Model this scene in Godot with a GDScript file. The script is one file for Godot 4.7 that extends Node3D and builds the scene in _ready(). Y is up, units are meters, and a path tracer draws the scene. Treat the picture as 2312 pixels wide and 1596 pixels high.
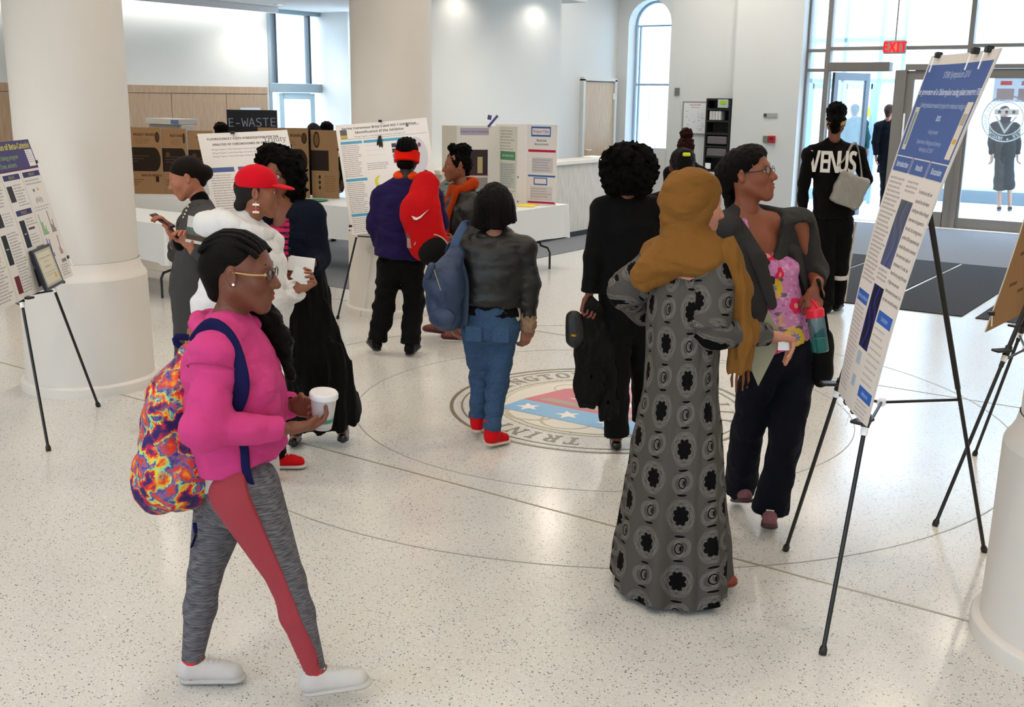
extends Node3D
# A university lobby during a poster session. World axes follow the building: columns at (+-3.1, +-1.64), entrance towards -z.

func _ready() -> void:
	# ---- camera
	var cam := Camera3D.new()
	cam.name = "camera"
	cam.position = Vector3(3.41, 1.95, 5.88)
	cam.rotation_degrees = Vector3(-13.384, 35.0, 0.75)
	cam.fov = 36.08; cam.near = 0.05; cam.far = 200.0
	add_child(cam)
	# ---- sky, exposure
	var env := Environment.new()
	env.background_mode = Environment.BG_SKY
	var sky := Sky.new()
	var sm := ProceduralSkyMaterial.new()
	sm.sky_top_color = Color(0.79, 0.89, 1.0); sm.sky_horizon_color = Color(0.92, 0.965, 1.0)
	sm.ground_horizon_color = Color(0.80, 0.86, 0.90); sm.ground_bottom_color = Color(0.55, 0.57, 0.58)
	sm.sky_energy_multiplier = 3.1; sm.ground_energy_multiplier = 2.6; sm.sun_angle_max = 0.0
	sky.sky_material = sm
	env.sky = sky
	env.tonemap_mode = Environment.TONE_MAPPER_LINEAR
	env.tonemap_exposure = 0.82
	env.sdfgi_enabled = true; env.ssao_enabled = true; env.ssil_enabled = true
	var we := WorldEnvironment.new()
	we.environment = env
	add_child(we)
	# ---- recessed ceiling lamps: hall ceiling at 4.6 m, low ceiling at 3.27 m
	var n := 0
	for x in [-1.9, 0.9, 3.7, 6.5]:
		for z in [-10.0, -7.2, -4.4, -1.6, 1.2, 4.0, 6.8]:
			downlight(Vector3(x, 4.6, z), 2.9, Color(1.0, 0.935, 0.85), "hall ceiling lamps"); n += 1
	for p in [Vector3(-5.5, 4.6, -9.6), Vector3(-5.0, 4.6, -11.0), Vector3(-3.8, 4.6, -9.2), Vector3(-3.7, 4.6, -10.7)]:  # extra lamps, added to brighten the far wall around the arched window
		downlight(p, 2.6, Color(1.0, 0.95, 0.89), "hall ceiling lamps")
	for p in [Vector3(-3.45, 3.27, -4.75), Vector3(-3.7, 3.27, 1.0), Vector3(-3.7, 3.27, 4.4), Vector3(-6.5, 3.27, -1.2), Vector3(-6.5, 3.27, 2.0), Vector3(-6.5, 3.27, 5.2), Vector3(-8.6, 3.27, -4.2), Vector3(-8.6, 3.27, -0.5), Vector3(-9.66, 3.27, -6.41), Vector3(-6.4, 3.27, -5.6), Vector3(-4.68, 3.27, -4.85), Vector3(-4.68, 3.27, -6.55)]:
		downlight(p, 0.5 if p.x > -4.8 and p.x < -4.5 else 2.9, Color(1.0, 0.95, 0.89), "low ceiling lamps")
	# cove lamp along the top of the panelled wall
	var cv := thing("cove_lamp", "long cove lamp washing the top of the white wall", "lamp", "", Vector3(-10.12, 3.2, -3.6))
	var gl := mat("cove_glow", Color(1, 1, 1), 0.5)
	gl.emission_enabled = true; gl.emission = Color(1.0, 0.98, 0.94); gl.emission_energy_multiplier = 3.0
	put("housing", MB.new().bx(Vector3(0.03, 0.02, 0), Vector3(0.05, 0.09, 6.3)), mat("lamp_trim", Color(0.9, 0.9, 0.9), 0.4), cv)
	put("diffuser", MB.new().bx(Vector3(-0.005, 0.0, 0), Vector3(0.02, 0.05, 6.3)), gl, cv)
	var al := AreaLight3D.new()
	al.name = "light"
	al.area_size = Vector2(6.3, 0.06); al.light_color = Color(1.0, 0.98, 0.95); al.light_energy = 1.5; al.area_range = 14.0; al.shadow_enabled = true
	al.position = Vector3(-0.03, -0.02, 0)
	al.basis = Basis(Vector3(0, 0, 1), Vector3(-0.6, 0.8, 0), Vector3(-0.8, -0.6, 0) * -1.0)
	cv.add_child(al)
	room()
	entrance()
	seal()
	print("room ", Time.get_ticks_msec())
	furniture()
	posters()
	print("props ", Time.get_ticks_msec())
	people()
	print("people ", Time.get_ticks_msec())

func downlight(p: Vector3, e: float, c: Color, g: String) -> void:
	var low := p.y < 4.0
	var t := thing("ceiling_lamp", "small round recessed lamp in the low ceiling" if low else "round recessed lamp in the high hall ceiling", "lamp", g, p)
	var r := 0.07 if low else 0.10
	put("trim_ring", MB.new().lathe(Transform3D(), [Vector2(r, -0.002), Vector2(r + 0.012, -0.012), Vector2(r + 0.03, -0.008), Vector2(r + 0.032, 0.0)], 20), mat("lamp_trim", Color(0.9, 0.9, 0.9), 0.4), t)
	var em := mat("lamp_glow", Color(1, 1, 1), 0.5)
	em.emission_enabled = true; em.emission = Color(1.0, 0.93, 0.82); em.emission_energy_multiplier = 6.0
	put("lens", MB.new().lathe(Transform3D(), [Vector2(r, -0.003), Vector2(r * 0.6, -0.006), Vector2(0.001, -0.007)], 20), em, t)
	var l := SpotLight3D.new()
	l.name = "light"
	l.position = Vector3(0, -0.03, 0); l.rotation_degrees.x = -90
	l.light_color = c; l.light_energy = e; l.spot_angle = 78.0; l.spot_angle_attenuation = 0.6; l.spot_range = 14.0; l.spot_attenuation = 2.0; l.light_size = r; l.shadow_enabled = true
	t.add_child(l)

# ---------------------------------------------------------------- helpers: solids by distance field
class Sdf:
	# records shapes, then meshes their smooth union as surface nets
	var P: Array = []
	func cap(a: Vector3, b: Vector3, ra: float, rb: float, k := 0.02, w := Vector3.ZERO, s := 1.0, fa := false, fb := false) -> Sdf:
		P.append([0, a, b, ra, rb, k, w, s, fa, fb, false]); return self
	func chain(pts: Array, rs: Array, k := 0.02) -> Sdf:
		for i in pts.size() - 1: cap(pts[i], pts[i + 1], rs[i], rs[i + 1], k)
		return self
	func ell(c: Vector3, r: Vector3, k := 0.02, b := Basis(), sub := false) -> Sdf:
		P.append([1, Transform3D(b, c), r, k, sub]); return self
	func box(x: Transform3D, h: Vector3, rad: float, k := 0.01, sub := false) -> Sdf:
		P.append([2, x, h, rad, k, sub]); return self
	func cut(n: Vector3, p: Vector3) -> Sdf:   # keeps the side where (q - p) . n < 0
		P.append([3, n.normalized(), p]); return self
	func build(c: float, noise: FastNoiseLite = null, amp := 0.0, ns := Vector3.ONE) -> Array:
		var lo := Vector3(1e6, 1e6, 1e6)
		var hi := -lo
		for q in P:
			if q[0] == 0:
				var g: float = maxf(q[3], q[4]) * maxf(1.0, q[7]) + 0.01
				lo = lo.min(q[1].min(q[2]) - Vector3.ONE * g); hi = hi.max(q[1].max(q[2]) + Vector3.ONE * g)
			elif q[0] == 3 or q[q.size() - 1]:
				continue
			else:
				var x: Transform3D = q[1]
				var e: Vector3 = x.basis.x.abs() * q[2].x + x.basis.y.abs() * q[2].y + x.basis.z.abs() * q[2].z
				lo = lo.min(x.origin - e); hi = hi.max(x.origin + e)
		lo -= Vector3.ONE * c * 3.0; hi += Vector3.ONE * c * 3.0
		var nx := int((hi.x - lo.x) / c) + 2
		var ny := int((hi.y - lo.y) / c) + 2
		var nz := int((hi.z - lo.z) / c) + 2
		var A := PackedFloat32Array(); A.resize(nx * ny * nz); A.fill(1.0)
		for q in P:
			if q[0] == 0: _cap(A, lo, c, nx, ny, nz, q)
			elif q[0] == 3:
				var pn: Vector3 = q[1]
				var pd: float = pn.dot(q[2])
				for z in nz:
					for y in ny:
						var i0 := (z * ny + y) * nx
						var base: float = pn.dot(lo + Vector3(0, y, z) * c) - pd
						for x in nx:
							var dd := base + pn.x * x * c
							if A[i0 + x] < 0.9 and dd > A[i0 + x]: A[i0 + x] = dd
			else: _solid(A, lo, c, nx, ny, nz, q)
		var lim := c * 4.0
		if noise and amp > 0.0:
			for z in nz:
				for y in ny:
					var i1 := (z * ny + y) * nx
					for x in nx:
						if absf(A[i1 + x]) < lim:
							A[i1 + x] += amp * noise.get_noise_3dv((lo + Vector3(x, y, z) * c) * ns)
		return _nets(A, lo, c, nx, ny, nz, lim)
	func _cap(A: PackedFloat32Array, lo: Vector3, c: float, nx: int, ny: int, nz: int, q: Array) -> void:
		var a: Vector3 = q[1]; var b: Vector3 = q[2]; var ra: float = q[3]; var rb: float = q[4]; var k: float = maxf(q[5], 0.0005)
		var w: Vector3 = q[6]; var s: float = 1.0 / q[7] - 1.0; var fa: bool = q[8]; var fb: bool = q[9]
		var g := maxf(ra, rb) * maxf(1.0, q[7]) + maxf(k, c * 3.2)
		var l := ((a.min(b) - Vector3.ONE * g - lo) / c).floor()
		var h := ((a.max(b) + Vector3.ONE * g - lo) / c).ceil()
		var ba := b - a
		var d2 := Vector2(ba.y, ba.z)
		var qa := d2.length_squared()
		var bx := ba.x
		ba += w * (ba.dot(w) * s)
		var L := maxf(ba.length(), 1e-5)
		var u := ba / L
		var dr := (rb - ra) / L
		var ik := 0.25 / k
		for z in range(maxi(0, int(l.z)), mini(nz, int(h.z) + 1)):
			for y in range(maxi(0, int(l.y)), mini(ny, int(h.y) + 1)):
				var i0 := (z * ny + y) * nx
				var row := lo + Vector3(0, y, z) * c - a
				var r2 := Vector2(row.y, row.z)
				var t0 := 0.0
				var t1 := 1.0
				if qa > 1e-8:
					var B := r2.dot(d2)
					var di := B * B - qa * (r2.length_squared() - g * g)
					if di < 0.0: continue
					var sq := sqrt(di)
					t0 = clampf((B - sq) / qa, 0.0, 1.0); t1 = clampf((B + sq) / qa, 0.0, 1.0)
				if (r2 - d2 * ((t0 + t1) * 0.5)).length() > g: continue
				var x0 := int((minf(bx * t0, bx * t1) - g - row.x) / c)
				var x1 := int((maxf(bx * t0, bx * t1) + g - row.x) / c) + 1
				for x in range(maxi(0, x0), mini(nx, x1 + 1)):
					var p := row; p.x += x * c
					p += w * (p.dot(w) * s)
					var t := p.dot(u)
					var tc := clampf(t, 0.0, L)
					var d := (p - u * tc).length() - (ra + dr * tc)
					if fa and t < 0.0: d = maxf((p - u * t).length() - ra, -t)
					if fb and t > L: d = maxf((p - u * t).length() - rb, t - L)
					var o := A[i0 + x]
					var e := maxf(k - absf(o - d), 0.0)
					A[i0 + x] = minf(o, d) - e * e * ik
	func _solid(A: PackedFloat32Array, lo: Vector3, c: float, nx: int, ny: int, nz: int, q: Array) -> void:
		var sub: bool = q[q.size() - 1]
		var k: float = maxf(q[q.size() - 2], 0.0005)
		var xf: Transform3D = q[1]; var r: Vector3 = q[2]
		var e := xf.basis.x.abs() * r.x + xf.basis.y.abs() * r.y + xf.basis.z.abs() * r.z + Vector3.ONE * (k + c * 3.5)
		var l := ((xf.origin - e - lo) / c).floor()
		var h := ((xf.origin + e - lo) / c).ceil()
		var inv := xf.affine_inverse()
		var isb: bool = q[0] == 2
		var rad: float = q[3] if isb else 0.0
		var rr := Vector3.ONE / r
		var rm := minf(r.x, minf(r.y, r.z))
		var inner := r - Vector3.ONE * rad
		var ik := 0.25 / k
		var dx := inv.basis.x * c
		for z in range(maxi(0, int(l.z)), mini(nz, int(h.z) + 1)):
			for y in range(maxi(0, int(l.y)), mini(ny, int(h.y) + 1)):
				var i0 := (z * ny + y) * nx
				var row := inv * (lo + Vector3(0, y, z) * c)
				for x in range(maxi(0, int(l.x)), mini(nx, int(h.x) + 1)):
					var p := row + dx * x
					var d: float
					if isb:
						var v := p.abs() - inner
						d = v.max(Vector3.ZERO).length() + minf(maxf(v.x, maxf(v.y, v.z)), 0.0) - rad
					else:
						var m := p * rr
						var k0 := m.length()
						var k1 := (m * rr).length()
						d = k0 * (k0 - 1.0) / k1 if k1 > 1e-6 else -rm
					var o := A[i0 + x]
					if sub:
						d = -d
						var e2 := maxf(k - absf(o - d), 0.0)
						A[i0 + x] = maxf(o, d) + e2 * e2 * ik
					else:
						var e3 := maxf(k - absf(o - d), 0.0)
						A[i0 + x] = minf(o, d) - e3 * e3 * ik
	func _nets(A: PackedFloat32Array, lo: Vector3, c: float, nx: int, ny: int, nz: int, lim: float) -> Array:
		var vid := PackedInt32Array(); vid.resize(A.size()); vid.fill(-1)
		var V := PackedVector3Array(); var N := PackedVector3Array(); var I := PackedInt32Array()
		var sy := nx
		var sz := nx * ny
		var cells := PackedInt32Array()
		for z in nz - 1:
			for y in ny - 1:
				var i0 := (z * ny + y) * nx
				for x in nx - 1:
					var i := i0 + x
					var a0 := A[i]
					if absf(a0) > lim: continue
					var a1 := A[i + 1]; var a2 := A[i + sy]; var a3 := A[i + sy + 1]
					var a4 := A[i + sz]; var a5 := A[i + sz + 1]; var a6 := A[i + sz + sy]; var a7 := A[i + sz + sy + 1]
					var m := int(a0 < 0.0) + int(a1 < 0.0) + int(a2 < 0.0) + int(a3 < 0.0) + int(a4 < 0.0) + int(a5 < 0.0) + int(a6 < 0.0) + int(a7 < 0.0)
					if m == 0 or m == 8: continue
					var s := Vector3.ZERO
					var n := 0.0
					if (a0 < 0.0) != (a1 < 0.0): s += Vector3(a0 / (a0 - a1), 0, 0); n += 1.0
					if (a2 < 0.0) != (a3 < 0.0): s += Vector3(a2 / (a2 - a3), 1, 0); n += 1.0
					if (a4 < 0.0) != (a5 < 0.0): s += Vector3(a4 / (a4 - a5), 0, 1); n += 1.0
					if (a6 < 0.0) != (a7 < 0.0): s += Vector3(a6 / (a6 - a7), 1, 1); n += 1.0
					if (a0 < 0.0) != (a2 < 0.0): s += Vector3(0, a0 / (a0 - a2), 0); n += 1.0
					if (a1 < 0.0) != (a3 < 0.0): s += Vector3(1, a1 / (a1 - a3), 0); n += 1.0
					if (a4 < 0.0) != (a6 < 0.0): s += Vector3(0, a4 / (a4 - a6), 1); n += 1.0
					if (a5 < 0.0) != (a7 < 0.0): s += Vector3(1, a5 / (a5 - a7), 1); n += 1.0
					if (a0 < 0.0) != (a4 < 0.0): s += Vector3(0, 0, a0 / (a0 - a4)); n += 1.0
					if (a1 < 0.0) != (a5 < 0.0): s += Vector3(1, 0, a1 / (a1 - a5)); n += 1.0
					if (a2 < 0.0) != (a6 < 0.0): s += Vector3(0, 1, a2 / (a2 - a6)); n += 1.0
					if (a3 < 0.0) != (a7 < 0.0): s += Vector3(1, 1, a3 / (a3 - a7)); n += 1.0
					vid[i] = V.size()
					V.append(lo + (Vector3(x, y, z) + s / n) * c)
					N.append(Vector3(a1 + a3 + a5 + a7 - a0 - a2 - a4 - a6, a2 + a3 + a6 + a7 - a0 - a1 - a4 - a5, a4 + a5 + a6 + a7 - a0 - a1 - a2 - a3).normalized())
					cells.append(i)
		for i in cells:
			var neg := A[i] < 0.0
			if neg != (A[i + 1] < 0.0): _quad(I, vid[i], vid[i - sy], vid[i - sy - sz], vid[i - sz], neg)
			if neg != (A[i + sy] < 0.0): _quad(I, vid[i], vid[i - sz], vid[i - sz - 1], vid[i - 1], neg)
			if neg != (A[i + sz] < 0.0): _quad(I, vid[i], vid[i - 1], vid[i - 1 - sy], vid[i - sy], neg)
		return [V, N, I]
	func _quad(I: PackedInt32Array, a: int, b: int, c: int, d: int, neg: bool) -> void:
		if a < 0 or b < 0 or c < 0 or d < 0: return
		if neg: I.append_array(PackedInt32Array([a, c, b, a, d, c]))
		else: I.append_array(PackedInt32Array([a, b, c, a, c, d]))

# ---------------------------------------------------------------- helpers: faceted and swept solids
class MB:
	var V := PackedVector3Array(); var N := PackedVector3Array(); var U := PackedVector2Array(); var I := PackedInt32Array()
	func tri(a: Vector3, b: Vector3, c: Vector3, n: Vector3) -> void:
		var k := V.size()
		V.append_array([a, b, c]); N.append_array([n, n, n]); U.append_array([Vector2.ZERO, Vector2.ZERO, Vector2.ZERO])
		if (b - a).cross(c - a).dot(n) > 0.0: I.append_array([k, k + 2, k + 1])
		else: I.append_array([k, k + 1, k + 2])
	func quad(a: Vector3, b: Vector3, c: Vector3, d: Vector3, n: Vector3, u := [Vector2(0, 0), Vector2(1, 0), Vector2(1, 1), Vector2(0, 1)]) -> MB:
		var k := V.size()
		V.append_array([a, b, c, d]); N.append_array([n, n, n, n]); U.append_array(u)
		if (b - a).cross(c - a).dot(n) > 0.0: I.append_array([k, k + 2, k + 1, k, k + 3, k + 2])
		else: I.append_array([k, k + 1, k + 2, k, k + 2, k + 3])
		return self
	func box(x: Transform3D, s: Vector3, bev := 0.0) -> MB:
		var h := s * 0.5
		var q := h - Vector3.ONE * bev
		for ax in 3:
			for sg in [-1.0, 1.0]:
				var e1 := (ax + 1) % 3
				var e2 := (ax + 2) % 3
				var pts := []
				for m in [[-1, -1], [1, -1], [1, 1], [-1, 1]]:
					var p := Vector3.ZERO
					p[ax] = sg * h[ax]; p[e1] = m[0] * q[e1]; p[e2] = m[1] * q[e2]
					pts.append(x * p)
				var n := Vector3.ZERO; n[ax] = sg
				quad(pts[0], pts[1], pts[2], pts[3], (x.basis * n).normalized())
		if bev > 0.0:
			for ax in 3:
				var e1 := (ax + 1) % 3
				var e2 := (ax + 2) % 3
				for s1 in [-1.0, 1.0]:
					for s2 in [-1.0, 1.0]:
						var pa := Vector3.ZERO; pa[e1] = s1 * h[e1]; pa[e2] = s2 * q[e2]; pa[ax] = -q[ax]
						var pb := pa; pb[ax] = q[ax]
						var pc := Vector3.ZERO; pc[e1] = s1 * q[e1]; pc[e2] = s2 * h[e2]; pc[ax] = q[ax]
						var pd := pc; pd[ax] = -q[ax]
						var n := Vector3.ZERO; n[e1] = s1; n[e2] = s2
						quad(x * pa, x * pb, x * pc, x * pd, (x.basis * n).normalized())
			for a in [-1.0, 1.0]:
				for b in [-1.0, 1.0]:
					for c in [-1.0, 1.0]:
						tri(x * Vector3(a * h.x, b * q.y, c * q.z), x * Vector3(a * q.x, b * h.y, c * q.z), x * Vector3(a * q.x, b * q.y, c * h.z), (x.basis * Vector3(a, b, c)).normalized())
		return self
	func bx(c: Vector3, s: Vector3, bev := 0.0) -> MB:
		return box(Transform3D(Basis(), c), s, bev)
	func rod(a: Vector3, b: Vector3, ra: float, rb := -1.0, sides := 10) -> MB:
		if rb < 0.0: rb = ra
		return tube([a, b], [ra, rb], sides)
	func tube(pts: Array, rs: Array, sides := 10, flat := 1.0, up := Vector3.UP) -> MB:
		var m := pts.size()
		var k := V.size()
		var len := 0.0
		for i in m:
			var t: Vector3 = (pts[mini(i + 1, m - 1)] - pts[maxi(i - 1, 0)]).normalized()
			var x := up.cross(t)
			if x.length() < 0.05: x = Vector3.RIGHT.cross(t)
			x = x.normalized()
			var y := t.cross(x)
			if i > 0: len += (pts[i] - pts[i - 1]).length()
			for j in sides + 1:
				var an := TAU * j / sides
				var d: Vector3 = x * cos(an) + y * sin(an) * flat
				V.append(pts[i] + d * rs[i]); N.append((x * cos(an) * flat + y * sin(an)).normalized()); U.append(Vector2(float(j) / sides, len))
		for i in m - 1:
			for j in sides:
				var a := k + i * (sides + 1) + j
				I.append_array([a, a + sides + 2, a + 1, a, a + sides + 1, a + sides + 2])
		for e in [0, m - 1]:
			var t2: Vector3 = (pts[1] - pts[0]).normalized() if e == 0 else (pts[m - 1] - pts[m - 2]).normalized()
			var o := V.size()
			V.append(pts[e]); N.append(-t2 if e == 0 else t2); U.append(Vector2.ZERO)
			for j in sides + 1:
				V.append(V[k + e * (sides + 1) + j]); N.append(-t2 if e == 0 else t2); U.append(Vector2.ZERO)
			for j in sides:
				if e == 0: I.append_array([o, o + 1 + j, o + 2 + j])
				else: I.append_array([o, o + 2 + j, o + 1 + j])
		return self
	func lathe(x: Transform3D, prof: Array, sides := 24) -> MB:
		# prof: Vector2(radius, height) pairs; sharp where a point is given twice
		var m := prof.size()
		var k := V.size()
		for i in m:
			var p: Vector2 = prof[i]
			var q0: Vector2 = prof[maxi(i - 1, 0)]
			var q1: Vector2 = prof[mini(i + 1, m - 1)]
			if i > 0 and q0.is_equal_approx(p): q0 = p
			var t := (q1 - q0)
			if i + 1 < m and prof[i + 1].is_equal_approx(p): t = p - q0
			elif i > 0 and prof[i - 1].is_equal_approx(p): t = q1 - p
			t = t.normalized()
			for j in sides + 1:
				var an := TAU * j / sides
				V.append(x * Vector3(cos(an) * p.x, p.y, sin(an) * p.x))
				N.append((x.basis * Vector3(cos(an) * t.y, -t.x, sin(an) * t.y)).normalized())
				U.append(Vector2(float(j) / sides, p.y))
		for i in m - 1:
			for j in sides:
				var a := k + i * (sides + 1) + j
				I.append_array([a, a + 1, a + sides + 2, a, a + sides + 2, a + sides + 1])
		return self
	func prism(poly: PackedVector2Array, x: Transform3D, depth: float) -> MB:
		# poly in the plane of x's first two axes, thickness along its third
		var T := Geometry2D.triangulate_polygon(poly)
		var nz := x.basis.z.normalized()
		var off := x.basis.z.normalized() * depth
		for i in range(0, T.size(), 3):
			var a := x * Vector3(poly[T[i]].x, poly[T[i]].y, 0)
			var b := x * Vector3(poly[T[i + 1]].x, poly[T[i + 1]].y, 0)
			var c := x * Vector3(poly[T[i + 2]].x, poly[T[i + 2]].y, 0)
			tri(a, b, c, -nz); tri(a + off, b + off, c + off, nz)
		var cw := -1.0 if Geometry2D.is_polygon_clockwise(poly) else 1.0
		for i in poly.size():
			var p := poly[i]
			var q := poly[(i + 1) % poly.size()]
			var e := (q - p).normalized()
			quad(x * Vector3(p.x, p.y, 0), x * Vector3(q.x, q.y, 0), x * Vector3(q.x, q.y, 0) + off, x * Vector3(p.x, p.y, 0) + off, (x.basis * Vector3(e.y, -e.x, 0) * cw).normalized())
		return self
	func grid(nu: int, nv: int, f: Callable) -> MB:
		# f(u, v) -> position; a sheet with smooth normals, uv = (u, v)
		var k := V.size()
		for j in nv + 1:
			for i in nu + 1:
				var u := float(i) / nu
				var v := float(j) / nv
				var du: Vector3 = f.call(minf(u + 0.002, 1.0), v) - f.call(maxf(u - 0.002, 0.0), v)
				var dv: Vector3 = f.call(u, minf(v + 0.002, 1.0)) - f.call(u, maxf(v - 0.002, 0.0))
				V.append(f.call(u, v)); N.append(dv.cross(du).normalized()); U.append(Vector2(u, v))
		for j in nv:
			for i in nu:
				var a := k + j * (nu + 1) + i
				I.append_array([a, a + 1, a + nu + 2, a, a + nu + 2, a + nu + 1])
		return self
	func arr() -> Array:
		return [V, N, I, U]

func to_mesh(a: Array) -> ArrayMesh:
	var s := []
	s.resize(Mesh.ARRAY_MAX)
	s[Mesh.ARRAY_VERTEX] = a[0]; s[Mesh.ARRAY_NORMAL] = a[1]; s[Mesh.ARRAY_INDEX] = a[2]
	if a.size() > 3: s[Mesh.ARRAY_TEX_UV] = a[3]
	var m := ArrayMesh.new()
	m.add_surface_from_arrays(Mesh.PRIMITIVE_TRIANGLES, s)
	return m

func moved(a: Array, x: Transform3D) -> Array:
	var nb := x.basis.inverse().transposed()
	var V := PackedVector3Array(); var N := PackedVector3Array(); var I: PackedInt32Array = a[2].duplicate()
	V.resize(a[0].size()); N.resize(a[0].size())
	for i in a[0].size():
		V[i] = x * a[0][i]; N[i] = (nb * a[1][i]).normalized()
	if x.basis.determinant() < 0.0:
		for i in range(0, I.size(), 3):
			var t := I[i + 1]; I[i + 1] = I[i + 2]; I[i + 2] = t
	return [V, N, I]

func join(list: Array) -> Array:
	var V := PackedVector3Array(); var N := PackedVector3Array(); var I := PackedInt32Array()
	for a in list:
		var k := V.size()
		V.append_array(a[0]); N.append_array(a[1])
		for i in a[2]: I.append(i + k)
	return [V, N, I]

func put(called: String, a, m: Material, parent: Node = null) -> MeshInstance3D:
	var o := MeshInstance3D.new()
	o.name = called
	o.mesh = a if a is Mesh else to_mesh(a.arr() if a is MB else a)
	o.material_override = m
	(parent if parent else self).add_child(o, true)
	return o

var used := {}
func numbered(called: String) -> String:
	var n: int = used.get(called, 0)
	used[called] = n + 1
	return called if n == 0 else "%s_%03d" % [called, n]

func thing(called: String, label: String, category: String, group := "", at := Vector3.ZERO, turn := 0.0) -> Node3D:
	var o := Node3D.new()
	o.name = numbered(called)
	add_child(o)
	o.position = at; o.rotation.y = turn
	return tag(o, label, category, group)

func tag(o: Node, label: String, category: String, group := "") -> Node:
	o.set_meta("label", label); o.set_meta("category", category)
	if group: o.set_meta("group", group)
	return o

func single(called: String, a, m: Material, label: String, category: String, group := "") -> MeshInstance3D:
	var o := put(numbered(called), a, m)
	tag(o, label, category, group)
	return o

func struct(called: String, a, m: Material, label: String, category := "structure") -> MeshInstance3D:
	var o := put(called, a, m)
	o.set_meta("kind", "structure")
	tag(o, label, category)
	return o

# ---------------------------------------------------------------- helpers: materials and print
var mats := {}
var tex := {}
func noise_of(seed_: int, freq: float, oct := 3) -> FastNoiseLite:
	var n := FastNoiseLite.new()
	n.seed = seed_; n.frequency = freq; n.fractal_octaves = oct
	return n

func ntex(key: String, freq: float, oct := 4, bump := 0.0, ramp: Array = [], size := 512) -> Texture2D:
	if not tex.has(key):
		var t := NoiseTexture2D.new()
		t.noise = noise_of(hash(key) % 1000, freq, oct); t.seamless = true; t.width = size; t.height = size
		if bump > 0.0: t.as_normal_map = true; t.bump_strength = bump
		if ramp:
			var g := Gradient.new()
			g.offsets = PackedFloat32Array(ramp[0]); g.colors = PackedColorArray(ramp[1]); t.color_ramp = g
		tex[key] = t
	return tex[key]

func mat(key: String, col := Color.WHITE, rough := 0.8, kind := "") -> StandardMaterial3D:
	if mats.has(key): return mats[key]
	var m := StandardMaterial3D.new()
	m.resource_name = key; m.albedo_color = col; m.roughness = rough
	match kind:
		"cloth":
			m.normal_enabled = true; m.normal_texture = ntex("weave", 0.06, 3, 6.0); m.normal_scale = 0.35
			m.uv1_triplanar = true; m.uv1_scale = Vector3.ONE * 5.0
			m.rim_enabled = true; m.rim = 0.25; m.rim_tint = 0.6; m.metallic_specular = 0.25
		"knit":
			m.normal_enabled = true; m.normal_texture = ntex("knit", 0.12, 2, 10.0); m.normal_scale = 0.5
			m.uv1_triplanar = true; m.uv1_scale = Vector3.ONE * 9.0
			m.rim_enabled = true; m.rim = 0.4; m.rim_tint = 0.7; m.metallic_specular = 0.2
		"heather":
			m.albedo_texture = ntex("heather", 0.03, 3, 0.0, [[0.25, 0.5, 0.75], [Color(0.55, 0.55, 0.57), Color(0.8, 0.8, 0.82), Color(1, 1, 1)]])
			m.uv1_triplanar = true; m.uv1_scale = Vector3(1.2, 12.0, 1.2); m.metallic_specular = 0.2
		"denim":
			m.albedo_texture = ntex("denim", 0.02, 5, 0.0, [[0.2, 0.5, 0.8], [Color(0.82, 0.84, 0.86), Color(0.92, 0.93, 0.94), Color(1, 1, 1)]])
			m.uv1_triplanar = true; m.uv1_scale = Vector3(9, 4, 9); m.metallic_specular = 0.2
		"skin":
			m.subsurf_scatter_enabled = true; m.subsurf_scatter_strength = 0.12
			m.normal_enabled = true; m.normal_texture = ntex("pores", 0.15, 3, 4.0); m.normal_scale = 0.12
			m.uv1_triplanar = true; m.uv1_scale = Vector3.ONE * 8.0; m.metallic_specular = 0.45
		"hair":
			m.normal_enabled = true; m.normal_texture = ntex("strands", 0.09, 4, 14.0); m.normal_scale = 0.9
			m.uv1_triplanar = true; m.uv1_scale = Vector3(10, 3, 10); m.metallic_specular = 0.24
		"curl":
			m.normal_enabled = true; m.normal_texture = ntex("curls", 0.1, 4, 16.0); m.normal_scale = 1.0
			m.uv1_triplanar = true; m.uv1_scale = Vector3.ONE * 9.0; m.metallic_specular = 0.2
		"leather":
			m.normal_enabled = true; m.normal_texture = ntex("leather", 0.05, 4, 6.0); m.normal_scale = 0.3
			m.uv1_triplanar = true; m.uv1_scale = Vector3.ONE * 6.0; m.metallic_specular = 0.5
		"metal":
			m.metallic = 0.9
		"wood":
			m.albedo_texture = ntex("grain", 0.02, 4, 0.0, [[0.2, 0.5, 0.8], [Color(0.93, 0.91, 0.89), Color(0.97, 0.96, 0.94), Color(1, 1, 1)]])
			m.uv1_triplanar = true; m.uv1_world_triplanar = true; m.uv1_scale = Vector3(2.5, 0.25, 2.5)
		"card":
			m.albedo_texture = ntex("flute", 0.02, 4, 0.0, [[0.2, 0.8], [Color(0.88, 0.86, 0.84), Color(1, 1, 1)]])
			m.uv1_triplanar = true; m.uv1_scale = Vector3.ONE * 2.0
		"paint":
			m.normal_enabled = true; m.normal_texture = ntex("roller", 0.2, 2, 3.0); m.normal_scale = 0.06
			m.uv1_triplanar = true; m.uv1_world_triplanar = true; m.uv1_scale = Vector3.ONE * 2.0; m.metallic_specular = 0.3
		"glass":
			m.transparency = BaseMaterial3D.TRANSPARENCY_ALPHA; m.cull_mode = BaseMaterial3D.CULL_DISABLED
	mats[key] = m
	return m

func printed(key: String, im: Image, rough := 0.55) -> StandardMaterial3D:
	var m := StandardMaterial3D.new()
	m.resource_name = key; m.albedo_texture = ImageTexture.create_from_image(im); m.roughness = rough; m.texture_repeat = false
	m.metallic_specular = 0.3
	return m

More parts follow.
